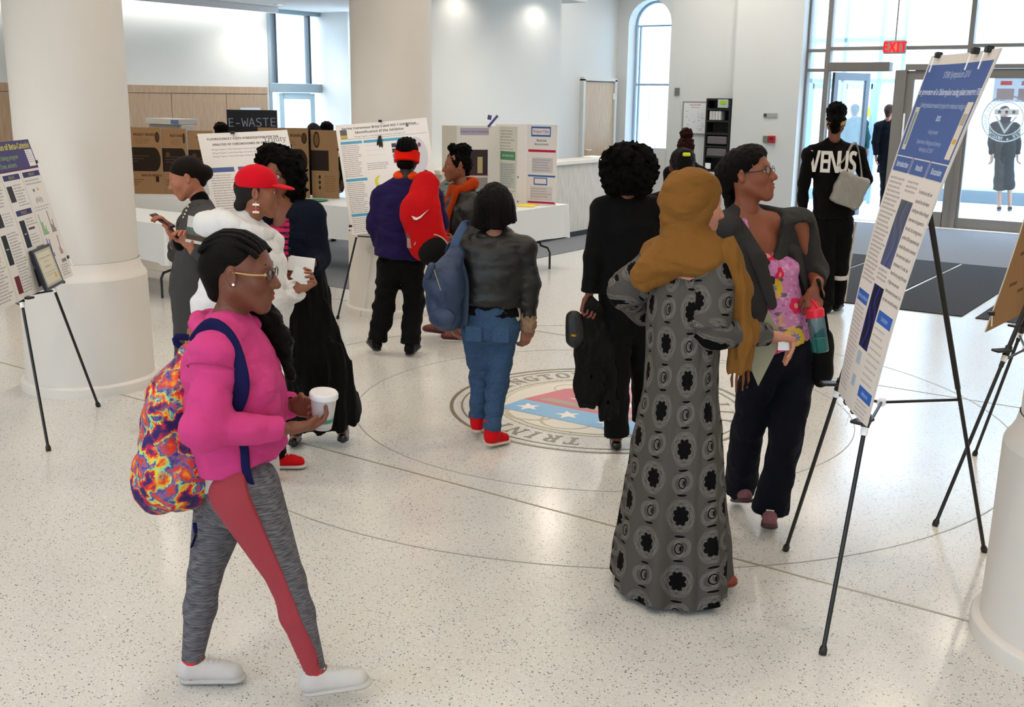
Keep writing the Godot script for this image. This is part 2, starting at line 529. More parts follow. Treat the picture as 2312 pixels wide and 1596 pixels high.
var glyphs := {}
func text(im: Image, s: String, x: float, y: float, size: int, col: Color, face := "Droid Sans", bold := false, centred := false) -> float:
	# prints one line with its baseline at y; returns its width
	var fkey := face + str(bold)
	if not glyphs.has(fkey):
		var f := SystemFont.new()
		f.font_names = PackedStringArray([face])
		if bold: f.font_weight = 700
		glyphs[fkey] = f
	var ts := TextServerManager.get_primary_interface()
	var fr: RID = glyphs[fkey].get_rids()[0]
	var sz := Vector2i(size, 0)
	var wide := 0.0
	for ch in s: wide += ts.font_get_glyph_advance(fr, size, ts.font_get_glyph_index(fr, size, ch.unicode_at(0), 0)).x
	if centred: x -= wide / 2
	for ch in s:
		var g := ts.font_get_glyph_index(fr, size, ch.unicode_at(0), 0)
		var key := "%s|%d|%d|%s" % [fkey, size, g, col.to_html()]
		if not glyphs.has(key):
			ts.font_render_glyph(fr, sz, g)
			var ti := ts.font_get_glyph_texture_idx(fr, sz, g)
			if ti < 0: glyphs[key] = null
			else:
				var r := ts.font_get_glyph_uv_rect(fr, sz, g)
				var src := ts.font_get_texture_image(fr, sz, ti).get_region(Rect2i(r))
				src.convert(Image.FORMAT_RGBA8)
				for v in src.get_height():
					for u in src.get_width():
						src.set_pixel(u, v, Color(col, src.get_pixel(u, v).a))
				glyphs[key] = src
		var gi = glyphs[key]
		if gi:
			var o := ts.font_get_glyph_offset(fr, sz, g)
			im.blend_rect(gi, Rect2i(Vector2i.ZERO, gi.get_size()), Vector2i(int(x + o.x), int(y + o.y)))
		x += ts.font_get_glyph_advance(fr, size, g).x
	return wide

const WORDS := "the cells were grown in medium with probe and fixed before each assay to determine if extra copies of chromosome appear under the microscope method sample data show results in figure control group expression protein binding at low level over time analysis of signal was measured again by students"
func para(im: Image, r: Rect2i, size: int, col: Color, seed_ := 1, gap := 1.45) -> void:
	# a block of running text
	var w := WORDS.split(" ")
	var rg := RandomNumberGenerator.new()
	rg.seed = seed_
	var y := r.position.y + size
	var n := rg.randi() % w.size()
	while y < r.end.y:
		var line := ""
		while line.length() * size * 0.5 < r.size.x - size * 3:
			line += w[n % w.size()] + " "; n += 1
		text(im, line, r.position.x, y, size, col)
		y += int(size * gap)

func area(im: Image, x: int, y: int, w: int, h: int, c: Color) -> void:
	im.fill_rect(Rect2i(x, y, w, h), c)

func disc(im: Image, cx: float, cy: float, rx: float, ry: float, c: Color) -> void:
	for y in range(maxi(0, int(cy - ry)), mini(im.get_height(), int(cy + ry) + 1)):
		var q := (y - cy) / ry
		if absf(q) <= 1.0:
			var hw := rx * sqrt(1.0 - q * q)
			im.fill_rect(Rect2i(int(cx - hw), y, maxi(1, int(hw * 2)), 1), c)

func sheet(w: int, h: int, c: Color) -> Image:
	var im := Image.create_empty(w, h, false, Image.FORMAT_RGBA8)
	im.fill(c)
	return im

func word(parent: Node, called: String, s: String, x: Transform3D, high: float, depth: float, m: Material, face := "Droid Sans", bold := true, squeeze := 1.0) -> MeshInstance3D:
	# raised lettering; x puts its centre
	var t := TextMesh.new()
	var f := SystemFont.new()
	f.font_names = PackedStringArray([face])
	if bold: f.font_weight = 700
	t.font = f; t.text = s; t.font_size = 64; t.pixel_size = high / 46.0; t.depth = depth; t.curve_step = 3.0
	var o := put(called, t, m, parent)
	o.transform = x * Transform3D(Basis.from_scale(Vector3(squeeze, 1, 1)), Vector3.ZERO)
	return o

func frame_of(fwd: Vector3, up := Vector3.UP) -> Basis:
	# z = fwd, y near up
	var z := fwd.normalized()
	var x := up.cross(z).normalized()
	return Basis(x, z.cross(x), z)

# ---------------------------------------------------------------- the room
func terrazzo() -> StandardMaterial3D:
	var im := sheet(2048, 2048, Color(0.835, 0.825, 0.80))
	var rg := RandomNumberGenerator.new()
	rg.seed = 7
	var tones := [Color(0.62, 0.60, 0.57), Color(0.70, 0.68, 0.65), Color(0.90, 0.89, 0.86), Color(0.93, 0.92, 0.90), Color(0.78, 0.77, 0.75), Color(0.88, 0.85, 0.80), Color(0.40, 0.39, 0.37)]
	for i in 30000:
		var k := rg.randf()
		var c: Color = tones[rg.randi() % 4 + 1] if k < 0.86 else (tones[0] if k < 0.95 else tones[6])
		var r := rg.randf_range(1.6, 4.6)
		var x := rg.randf() * 2048.0
		var y := rg.randf() * 2048.0
		var a := rg.randf_range(0.5, 1.0)
		disc(im, x, y, r * a, r * rg.randf_range(0.5, 1.0), c)
	for i in 2600:
		disc(im, rg.randf() * 2048.0, rg.randf() * 2048.0, rg.randf_range(2.0, 5.5), rg.randf_range(1.6, 3.6), Color(0.33, 0.32, 0.31))
	var m := mat("terrazzo", Color(1, 1, 1), 0.2)
	m.albedo_texture = ImageTexture.create_from_image(im)
	m.uv1_triplanar = true; m.uv1_world_triplanar = true; m.uv1_scale = Vector3.ONE * 0.62
	m.metallic_specular = 0.5
	return m

func ring(r0: float, r1: float, y: float, seg := 128) -> MB:
	return MB.new().lathe(Transform3D(), [Vector2(r0, 0), Vector2(r0, y), Vector2(r0, y), Vector2(r1, y), Vector2(r1, y), Vector2(r1, 0)], seg)

func wall_box(a: Vector3, b: Vector3) -> MB:
	return MB.new().bx((a + b) / 2, (b - a).abs())

func room() -> void:
	var white := mat("wall_paint", Color(0.86, 0.875, 0.87), 0.75, "paint")
	var ceil := mat("ceiling_paint", Color(0.92, 0.92, 0.91), 0.85, "paint")
	var floor_ := struct("floor", MB.new().bx(Vector3(-0.7, -0.1, -1.0), Vector3(19.8, 0.2, 22.4)), terrazzo(), "polished white terrazzo floor with dark speckles", "floor")
	# brass divider strips set in the terrazzo
	var brass := mat("divider_brass", Color(0.60, 0.56, 0.48), 0.35)
	var thin := mat("divider_zinc", Color(0.60, 0.585, 0.56), 0.4)
	for z in [1.72, -1.64]:
		put("divider_strip", MB.new().bx(Vector3(0, 0.0005, z), Vector3(19.0, 0.003, 0.011)), brass, floor_)
	put("divider_ring", ring(1.574, 1.580, 0.0016), thin, floor_)
	put("divider_ring", ring(2.50, 2.507, 0.0016), thin, floor_)
	# carpets and entrance mats
	var grey := mat("carpet_grey", Color(0.52, 0.53, 0.545), 0.95)
	grey.albedo_texture = ntex("carpet", 0.08, 4, 0.0, [[0.2, 0.8], [Color(0.78, 0.78, 0.8), Color(1, 1, 1)]]); grey.uv1_triplanar = true; grey.uv1_world_triplanar = true; grey.uv1_scale = Vector3.ONE * 1.5
	var black := mat("mat_black", Color(0.15, 0.15, 0.155), 0.95)
	black.albedo_texture = grey.albedo_texture; black.uv1_triplanar = true; black.uv1_world_triplanar = true; black.uv1_scale = Vector3.ONE * 1.5
	single("carpet", wall_box(Vector3(-10.3, 0.0, -7.95), Vector3(-3.95, 0.008, -2.11)), grey, "grey carpet under the display tables beside the counter", "carpet")
	single("carpet", wall_box(Vector3(-6.8, 0.0, -11.9), Vector3(5.0, 0.008, -8.13)), grey, "wide blue-grey carpet in front of the glass entrance", "carpet")
	single("entrance_mat", wall_box(Vector3(-2.2, 0.0, -8.12), Vector3(-0.67, 0.009, -4.62)), black, "black entrance mat on the wall side of two thin strips", "mat", "black mats")
	single("entrance_mat", wall_box(Vector3(-0.63, 0.0, -8.12), Vector3(0.31, 0.009, -4.62)), black, "narrow black entrance mat between two thin pale strips", "mat", "black mats")
	single("entrance_mat", wall_box(Vector3(0.35, 0.0, -8.12), Vector3(1.15, 0.009, -4.62)), black, "black entrance mat ending at the wide terrazzo strip", "mat", "black mats")
	single("entrance_mat", wall_box(Vector3(1.27, 0.0, -8.12), Vector3(3.6, 0.009, -4.62)), black, "black entrance mat beyond the wide terrazzo strip", "mat", "black mats")
	# columns
	for p in [Vector3(-3.07, 0, 1.64), Vector3(3.1, 0, 1.64), Vector3(-3.17, 0, -1.6), Vector3(3.1, 0, -1.64)]:
		column(p)
	# ceilings
	struct("ceiling", wall_box(Vector3(-7.1, 4.6, -12.3), Vector3(9.0, 4.8, 10.2)), ceil, "high white ceiling over the hall", "ceiling")
	struct("ceiling_low", MB.new().bx(Vector3(-6.75, 3.37, 2.0), Vector3(7.3, 0.2, 16.0)).bx(Vector3(-7.8, 3.37, -7.1), Vector3(5.2, 0.2, 2.2)), ceil, "low white ceiling over the display tables", "ceiling")
	struct("wall_soffit", MB.new().bx(Vector3(-3.2, 3.97, 2.0), Vector3(0.2, 1.25, 16.0)).bx(Vector3(-4.2, 3.97, -6.0), Vector3(2.0, 1.25, 0.16)).bx(Vector3(-5.28, 3.97, -7.05), Vector3(0.18, 1.25, 2.0)).bx(Vector3(-6.1, 3.97, -8.1), Vector3(1.6, 1.25, 0.2)), white, "white drop between low and high ceiling", "wall")
	# left wall with wood panelling and a glass door
	struct("wall_left", MB.new().bx(Vector3(-10.5, 1.65, 1.7), Vector3(0.2, 3.3, 17.0)).bx(Vector3(-10.5, 1.65, -8.18), Vector3(0.2, 3.3, 0.2)), white, "white wall above blond wood panels, lit from the ceiling", "wall")
	var blond := mat("blond_wood", Color(0.72, 0.62, 0.51), 0.5, "wood")
	var panels := thing("wall_panelling", "blond wood wall panelling with thin joints and a top rail", "panelling", "", Vector3(-10.4, 0, 0))
	var zs := [-6.74, -5.877, -4.831, -3.785, -2.74, -1.69, -0.65, 0.4, 1.45, 2.5]
	for i in zs.size() - 1:
		put("panel", MB.new().bx(Vector3(0.012, 0.96, (zs[i] + zs[i + 1]) / 2), Vector3(0.022, 1.90, zs[i + 1] - zs[i] - 0.008), 0.002), blond, panels)
	put("top_rail", MB.new().bx(Vector3(0.016, 1.972, -2.12), Vector3(0.03, 0.11, 9.24), 0.004), blond, panels)
	left_glazing()
	# return wall with a tall window, recess wall with a wood door, arch wall
	struct("wall_return", MB.new().bx(Vector3(-10.12, 1.65, -8.12), Vector3(0.74, 3.3, 0.24)).bx(Vector3(-7.85, 1.65, -8.12), Vector3(2.1, 3.3, 0.24)).bx(Vector3(-9.33, 0.2, -8.12), Vector3(0.9, 0.4, 0.24)), white, "white return wall beside the glass side door", "wall")
	var w3 := struct("window_3", MB.new().bx(Vector3(-9.33, 1.85, -8.16), Vector3(0.86, 2.85, 0.012)), pane(), "tall bright window in the return wall", "window")
	put("window_frame", MB.new().bx(Vector3(-9.74, 1.85, -8.16), Vector3(0.05, 2.9, 0.06)).bx(Vector3(-8.92, 1.85, -8.16), Vector3(0.05, 2.9, 0.06)).bx(Vector3(-9.33, 3.25, -8.16), Vector3(0.86, 0.06, 0.06)), mat("frame_white", Color(0.9, 0.93, 0.95), 0.5), w3)
	struct("wall_tall", wall_box(Vector3(-5.2, 0.008, -7.2), Vector3(-5.0, 3.27, -3.7)), white, "tall white wall behind the display boards", "wall")
	struct("wall_recess", wall_box(Vector3(-7.06, 0, -12.3), Vector3(-6.86, 4.6, -8.0)), white, "recessed white wall behind the counter, with a wood door", "wall")
	var dr := struct("door_1", MB.new().bx(Vector3(-6.835, 1.1, -11.33), Vector3(0.05, 2.2, 1.02), 0.004), mat("door_wood", Color(0.80, 0.70, 0.58), 0.45, "wood"), "pale wood door in the recess behind the counter", "door")
	put("door_frame", MB.new().bx(Vector3(-6.83, 1.12, -10.78), Vector3(0.1, 2.24, 0.07)).bx(Vector3(-6.83, 1.12, -11.88), Vector3(0.1, 2.24, 0.07)).bx(Vector3(-6.83, 2.245, -11.33), Vector3(0.1, 0.06, 1.17)), white, dr)
	put("hinge", MB.new().bx(Vector3(-6.80, 1.95, -11.83), Vector3(0.012, 0.11, 0.03)), mat("steel", Color(0.6, 0.6, 0.6), 0.35, "metal"), dr)
	put("door_handle", MB.new().rod(Vector3(-6.80, 1.02, -10.9), Vector3(-6.74, 1.02, -10.9), 0.012).rod(Vector3(-6.74, 1.02, -10.9), Vector3(-6.74, 1.02, -11.0), 0.01), mat("steel"), dr)
	arch_wall(white)
	# counter in front of the tall wall
	var ct := thing("reception_counter", "long pale reception counter with an overhanging ledge", "counter", "", Vector3(-4.72, 0, -6.3))
	var pale := mat("counter_pale", Color(0.80, 0.775, 0.735), 0.5, "wood")
	put("front", MB.new().bx(Vector3(-0.06, 0.55, -0.15), Vector3(0.12, 0.95, 4.5), 0.004), pale, ct)
	put("ledge", MB.new().bx(Vector3(-0.11, 1.055, -0.25), Vector3(0.32, 0.06, 4.8), 0.008), mat("ledge_cream", Color(0.87, 0.84, 0.79), 0.4), ct)
	put("kick_strip", MB.new().bx(Vector3(-0.045, 0.045, -0.15), Vector3(0.11, 0.07, 4.5)), mat("kick_dark", Color(0.09, 0.09, 0.10), 0.7), ct)
	put("end_panel", MB.new().bx(Vector3(-0.02, 0.62, -2.5), Vector3(0.5, 0.84, 0.1), 0.006), mat("end_wood", Color(0.72, 0.55, 0.36), 0.45, "wood"), ct)
	single("paper_tray", MB.new().bx(Vector3(-4.86, 1.095, -7.9), Vector3(0.16, 0.02, 0.24), 0.004), mat("tray_white", Color(0.93, 0.95, 0.97), 0.4), "small white paper tray on the counter ledge", "tray")
	# walls that close the hall, outside the frame
	struct("wall_right", wall_box(Vector3(9.0, 0, -12.3), Vector3(9.2, 4.6, 10.2)), white, "plain white hall wall", "wall")
	# unseen windows added behind the viewer to brighten surfaces facing that side
	struct("wall_back", MB.new().bx(Vector3(-6.8, 2.3, 10.1), Vector3(7.6, 4.6, 0.2)).bx(Vector3(8.6, 2.3, 10.1), Vector3(1.2, 4.6, 0.2)).bx(Vector3(2.5, 0.6, 10.1), Vector3(11.0, 1.2, 0.2)).bx(Vector3(2.5, 3.9, 10.1), Vector3(11.0, 1.4, 0.2)).bx(Vector3(2.5, 2.2, 10.1), Vector3(4.0, 2.0, 0.2)), white, "white hall wall with two added windows", "wall")
	for wx in [-1.25, 6.25]:
		var wb := struct("window_7" if wx < 0 else "window_8", MB.new().bx(Vector3(wx, 2.2, 10.1), Vector3(3.5, 2.0, 0.012)), pane(), "added hall window behind the viewer for frontal light", "window")
		for i in 3: put("mullion", MB.new().bx(Vector3(wx - 1.72 + 1.72 * i, 2.2, 10.1), Vector3(0.07, 2.0, 0.1)), mat("frame_white", Color(0.9, 0.93, 0.95), 0.5), wb)
	single("terrace_paving", wall_box(Vector3(-6, -0.2, 10.3), Vector3(12, -0.02, 24)), mat("paving", Color(0.72, 0.72, 0.71), 0.9), "pale terrace outside the added hall windows", "paving")
	# dark framed banner on a pier beside the near column
	struct("wall_pier", wall_box(Vector3(-6.6, 0, 0.55), Vector3(-6.0, 3.27, 3.2)), white, "white pier beyond the near column", "wall")
	var bn := thing("wall_banner", "dark burgundy framed panel on the white pier", "panel", "", Vector3(-5.97, 1.9, 1.05))
	put("frame", MB.new().bx(Vector3(0, 0.04, 0), Vector3(0.05, 1.1, 0.74), 0.006), mat("banner_frame", Color(0.13, 0.09, 0.10), 0.5), bn)
	put("panel", MB.new().bx(Vector3(0.02, 0.04, 0), Vector3(0.03, 1.0, 0.64)), mat("burgundy", Color(0.24, 0.09, 0.13), 0.7), bn)
	single("wall_shelf", MB.new().bx(Vector3(-5.9, 1.31, 1.0), Vector3(0.2, 0.035, 0.62), 0.005).bx(Vector3(-5.93, 1.2, 1.0), Vector3(0.14, 0.18, 0.5), 0.004), mat("shelf_grey", Color(0.72, 0.71, 0.71), 0.5), "small grey wall shelf under the burgundy panel", "shelf")

func column(p: Vector3) -> void:
	var lb := "round white column with a moulded base beside a blue-grey easel plaque"
	if p.x > 0 and p.z > 0: lb = "round white column base cut off by the picture edge, beside the large blue poster"
	elif p.x < 0 and p.z < 0: lb = "round white column behind the poster with sky-blue headings"
	elif p.x > 0: lb = "round white column outside the group of posters"
	else: lb = "round white column beside the easel with the purple-headed board"
	var t := thing("column", lb, "column", "round columns of the hall", p)
	var m := mat("column_paint", Color(0.875, 0.855, 0.825), 0.6, "paint")
	put("plinth", MB.new().lathe(Transform3D(), [Vector2(0.445, 0), Vector2(0.445, 0.055), Vector2(0.438, 0.066), Vector2(0.415, 0.072), Vector2(0.30, 0.072)], 72), m, t)
	put("dado", MB.new().lathe(Transform3D(), [Vector2(0.412, 0.07), Vector2(0.408, 0.4), Vector2(0.405, 0.75), Vector2(0.405, 0.75), Vector2(0.40, 0.765), Vector2(0.385, 0.785), Vector2(0.37, 0.815), Vector2(0.36, 0.86)], 72), m, t)
	put("shaft", MB.new().lathe(Transform3D(), [Vector2(0.356, 0.86), Vector2(0.357, 1.8), Vector2(0.355, 3.2), Vector2(0.345, 4.6 if p.x > 0 or true else 3.27)], 72), m, t)

func pane() -> StandardMaterial3D:
	return mat("pane_glass", Color(0.9, 0.97, 1.0, 0.06), 0.02, "glass")

func left_glazing() -> void:
	# storefront door with a tall light over it in the left wall, z -6.80 .. -8.05
	var fr := mat("glazing_blue_grey", Color(0.60, 0.68, 0.72), 0.45)
	var x := -10.45
	var d := struct("door_2", MB.new().bx(Vector3(x, 0.98, -7.43), Vector3(0.012, 1.8, 0.62)), pane(), "glass side door in a grey frame, a tall light above it", "door")
	put("door_frame", MB.new().bx(Vector3(x, 1.0, -6.83), Vector3(0.12, 2.0, 0.06)).bx(Vector3(x, 1.0, -8.04), Vector3(0.12, 2.0, 0.06)).bx(Vector3(x, 2.02, -7.43), Vector3(0.14, 0.14, 1.27)), fr, d)
	put("door_leaf", MB.new().bx(Vector3(x + 0.01, 0.98, -7.08), Vector3(0.06, 1.9, 0.1)).bx(Vector3(x + 0.01, 0.98, -7.79), Vector3(0.06, 1.9, 0.1)).bx(Vector3(x + 0.01, 1.89, -7.43), Vector3(0.06, 0.1, 0.62)).bx(Vector3(x + 0.01, 0.12, -7.43), Vector3(0.06, 0.22, 0.62)), mat("glazing_light", Color(0.72, 0.82, 0.87), 0.45), d)
	put("door_handle", MB.new().rod(Vector3(x + 0.08, 1.1, -7.12), Vector3(x + 0.08, 1.32, -7.12), 0.012), mat("steel"), d)
	var w := struct("window_1", MB.new().bx(Vector3(x, 2.66, -7.43), Vector3(0.012, 1.2, 1.16)), pane(), "tall fixed light above the glass side door", "window")
	put("window_frame", MB.new().bx(Vector3(x, 2.67, -6.83), Vector3(0.12, 1.22, 0.06)).bx(Vector3(x, 2.67, -8.04), Vector3(0.12, 1.22, 0.06)).bx(Vector3(x, 3.24, -7.43), Vector3(0.12, 0.07, 1.27)), fr, w)
	put("mullion", MB.new().bx(Vector3(x, 2.67, -6.98), Vector3(0.1, 1.15, 0.045)).bx(Vector3(x, 2.67, -7.75), Vector3(0.1, 1.15, 0.045)), mat("mullion_dark", Color(0.20, 0.25, 0.28), 0.5), w)
	# what stands outside: a pale building with windows, and a grey wall close by
	var b := thing("outside_building", "pale building seen through the glass side door", "building", "", Vector3(-19, 0, -14))
	put("wall", MB.new().bx(Vector3(0, 4, 0), Vector3(3, 8, 14)), mat("outside_pale", Color(0.85, 0.86, 0.86), 0.8), b)
	for i in 5:
		put("window", MB.new().bx(Vector3(1.5, 3.1, -5.0 + i * 2.4), Vector3(0.1, 1.3, 0.9)), mat("outside_window", Color(0.55, 0.62, 0.68), 0.3), b)
		put("window", MB.new().bx(Vector3(1.5, 5.6, -5.0 + i * 2.4), Vector3(0.1, 1.3, 0.9)), mat("outside_window"), b)
	single("outside_wall", MB.new().bx(Vector3(-12.3, 2.2, -9.25), Vector3(2.2, 4.4, 0.3)), mat("outside_grey", Color(0.55, 0.60, 0.63), 0.8), "grey wall just outside the glass side door", "wall")
	single("outside_paving", MB.new().bx(Vector3(-16, -0.15, -14), Vector3(10, 0.2, 22)), mat("paving", Color(0.72, 0.72, 0.71), 0.9), "pale paving outside the glass side door", "paving")

func arch_wall(white: Material) -> void:
	# wall z = -12 from x -6.86 to -4.4 with an arched window x -6.63..-5.78, y .95..3.62
	var poly := PackedVector2Array([Vector2(-6.86, 0), Vector2(-4.3, 0), Vector2(-4.3, 4.6), Vector2(-6.86, 4.6)])
	var cx := -6.205
	var r := 0.43
	var hole := PackedVector2Array([Vector2(cx - r, 1.02), Vector2(cx + r, 1.02)])
	for i in 17: hole.append(Vector2(cx + r * cos(PI * i / 16.0), 3.2 + r * sin(PI * i / 16.0)))
	var mb := MB.new()
	# left of, right of, below and above the opening
	mb.bx(Vector3(-6.7475, 2.3, -12.2), Vector3(0.225, 4.6, 0.4)).bx(Vector3(-5.04, 2.3, -12.2), Vector3(1.48, 4.6, 0.4)).bx(Vector3(cx, 0.51, -12.2), Vector3(2 * r, 1.02, 0.4))
	for i in 16:
		var a := PI * i / 16.0
		var b := PI * (i + 1) / 16.0
		var xa := cx + r * cos(a); var ya := 3.2 + r * sin(a); var xb := cx + r * cos(b); var yb := 3.2 + r * sin(b)
		mb.quad(Vector3(xa, ya, -12.0), Vector3(xb, yb, -12.0), Vector3(xb, 4.6, -12.0), Vector3(xa, 4.6, -12.0), Vector3(0, 0, 1))
		mb.quad(Vector3(xa, ya, -12.4), Vector3(xb, yb, -12.4), Vector3(xb, 4.6, -12.4), Vector3(xa, 4.6, -12.4), Vector3(0, 0, -1))
		mb.quad(Vector3(xa, ya, -12.0), Vector3(xb, yb, -12.0), Vector3(xb, yb, -12.4), Vector3(xa, ya, -12.4), -Vector3(cos((a + b) / 2), sin((a + b) / 2), 0))
	struct("wall_arch", mb, white, "white wall with a deep arched window", "wall")
	struct("wall_entrance_pier", wall_box(Vector3(-4.42, 0, -12.1), Vector3(-3.26, 4.6, -11.72)), white, "bright white wall pier beside the glass entrance", "wall")
	var gl := MB.new().bx(Vector3(cx, 2.11, -12.3), Vector3(2 * r, 2.18, 0.01))
	var w := struct("window_2", gl, pane(), "arched window in the far white wall", "window")
	var fr := mat("arch_frame", Color(0.62, 0.72, 0.80), 0.45)
	var pts := []
	for i in 17: pts.append(Vector3(cx + (r - 0.02) * cos(PI * i / 16.0), 3.2 + (r - 0.02) * sin(PI * i / 16.0), -12.28))
	var rs := []
	for i in 17: rs.append(0.025)
	put("window_frame", MB.new().tube(pts, rs, 6).bx(Vector3(cx - r + 0.02, 2.1, -12.28), Vector3(0.05, 2.2, 0.05)).bx(Vector3(cx - r + 0.10, 2.1, -12.29), Vector3(0.03, 2.2, 0.04)).bx(Vector3(cx + r - 0.02, 2.1, -12.28), Vector3(0.05, 2.2, 0.05)), fr, w)
	put("glazing_bar", MB.new().bx(Vector3(cx, 2.17, -12.28), Vector3(2 * r, 0.035, 0.04)), fr, w)
	put("glazing_bar", MB.new().bx(Vector3(cx, 3.2, -12.28), Vector3(2 * r, 0.03, 0.04)), fr, w)
	put("sill", MB.new().bx(Vector3(cx, 1.035, -12.17), Vector3(2 * r, 0.03, 0.33)), mat("sill_blue", Color(0.78, 0.85, 0.90), 0.5), w)
	# small things on the far wall
	single("wall_switch", MB.new().bx(Vector3(-5.6, 2.05, -11.985), Vector3(0.09, 0.13, 0.03), 0.005), mat("switch_grey", Color(0.45, 0.45, 0.44), 0.5), "small grey control box high on the wall beside the arched window", "switch")
	var im := sheet(400, 440, Color(0.90, 0.91, 0.91))
	text(im, "EVACUATION", 200, 40, 30, Color(0.75, 0.35, 0.35), "Droid Sans", true, true)
	text(im, "ROUTE PLAN", 200, 75, 24, Color(0.7, 0.45, 0.45), "Droid Sans", true, true)
	var rg := RandomNumberGenerator.new()
	rg.seed = 3
	for i in 40: area(im, rg.randi_range(30, 340), rg.randi_range(120, 400), rg.randi_range(8, 46), rg.randi_range(3, 14), Color(0.72, 0.74, 0.76))
	var bd := thing("notice_board", "grey framed notice board with a plan on the far white wall", "notice board", "", Vector3(-5.22, 1.6, -11.98))
	put("frame", MB.new().bx(Vector3.ZERO, Vector3(0.50, 0.57, 0.035), 0.006), mat("notice_frame", Color(0.56, 0.56, 0.57), 0.4), bd)
	put("notice", MB.new().quad(Vector3(-0.22, 0.26, 0.019), Vector3(0.22, 0.26, 0.019), Vector3(0.22, -0.26, 0.019), Vector3(-0.22, -0.26, 0.019), Vector3(0, 0, 1)), printed("plan", im), bd)
	# black shelving
	var sh := thing("shelving_unit", "tall narrow black shelving unit with bins against the far wall", "shelf", "", Vector3(-4.66, 0, -11.83))
	var bk := mat("shelf_black", Color(0.07, 0.075, 0.085), 0.55)
	put("back", MB.new().bx(Vector3(0, 1.32, -0.13), Vector3(0.46, 1.24, 0.02)), mat("shelf_back", Color(0.16, 0.16, 0.17), 0.6), sh)
	for sx in [-0.215, 0.215]: put("side", MB.new().bx(Vector3(sx, 1.32, 0), Vector3(0.03, 1.24, 0.26)), bk, sh)
	for y in [0.71, 0.96, 1.13, 1.35, 1.56, 1.76, 1.925]: put("shelf", MB.new().bx(Vector3(0, y, 0), Vector3(0.42, 0.035, 0.25)), bk, sh)
	put("stand", MB.new().bx(Vector3(0, 0.35, 0), Vector3(0.44, 0.7, 0.26)), mat("stand_white", Color(0.85, 0.86, 0.87), 0.5), sh)
	var bin := mat("bin_smoke", Color(0.42, 0.40, 0.40), 0.35)
	for y in [1.06, 1.245]: single("storage_bin", MB.new().bx(Vector3(-4.66, y - 0.005 if y > 1.2 else y - 0.025, -11.80), Vector3(0.36, 0.13, 0.2), 0.01), bin, "smoky plastic bin on the upper of two bin shelves" if y > 1.2 else "smoky plastic bin on the lower of two bin shelves", "bin", "bins on the black shelving")
	single("storage_box", MB.new().bx(Vector3(-4.58, 1.855, -11.79), Vector3(0.19, 0.14, 0.2), 0.006), mat("box_pale", Color(0.70, 0.76, 0.72), 0.5), "pale box with a lime label on the top shelf of the black unit", "box")
	single("box_label", MB.new().bx(Vector3(-4.57, 1.875, -11.687), Vector3(0.11, 0.06, 0.004)), mat("lime", Color(0.62, 0.80, 0.16), 0.5), "lime green label on the pale box on the shelving", "label")
	for i in 4: single("binder", MB.new().bx(Vector3(-4.80 + i * 0.055, 1.655, -11.80), Vector3(0.048, 0.15, 0.18), 0.004), mat("binder_white", Color(0.80, 0.80, 0.79), 0.5), "white binder in the row on the black shelving", "binder", "white binders on the black shelving")
	single("wall_outlet", MB.new().bx(Vector3(-4.79, 0.80, -11.685), Vector3(0.1, 0.1, 0.02), 0.004), mat("tray_white"), "small white card on the lowest shelf edge of the black unit", "card")
	# door sign and fire alarm on the pier
	var sg := thing("room_sign", "narrow grey room sign on the bright pier", "sign", "", Vector3(-3.72, 1.68, -11.71))
	put("plate", MB.new().bx(Vector3.ZERO, Vector3(0.24, 0.075, 0.014), 0.003), mat("sign_grey", Color(0.68, 0.68, 0.68), 0.45), sg)
	put("dot", MB.new().bx(Vector3(-0.09, 0, 0.009), Vector3(0.05, 0.05, 0.004)), mat("sign_dark", Color(0.25, 0.25, 0.25), 0.5), sg)
	var fa := thing("fire_alarm", "red fire alarm with its grey box on the bright pier", "alarm", "", Vector3(-3.71, 1.29, -11.70))
	put("strobe", MB.new().bx(Vector3(0.05, 0, 0.01), Vector3(0.11, 0.12, 0.05), 0.008), mat("alarm_red", Color(0.72, 0.10, 0.14), 0.4), fa)
	put("lens", MB.new().bx(Vector3(0.05, 0.01, 0.04), Vector3(0.05, 0.04, 0.02), 0.004), mat("alarm_lens", Color(0.35, 0.12, 0.14), 0.2), fa)
	put("pull_box", MB.new().bx(Vector3(-0.06, 0, 0.005), Vector3(0.09, 0.11, 0.04), 0.006), mat("pull_grey", Color(0.50, 0.47, 0.44), 0.5), fa)

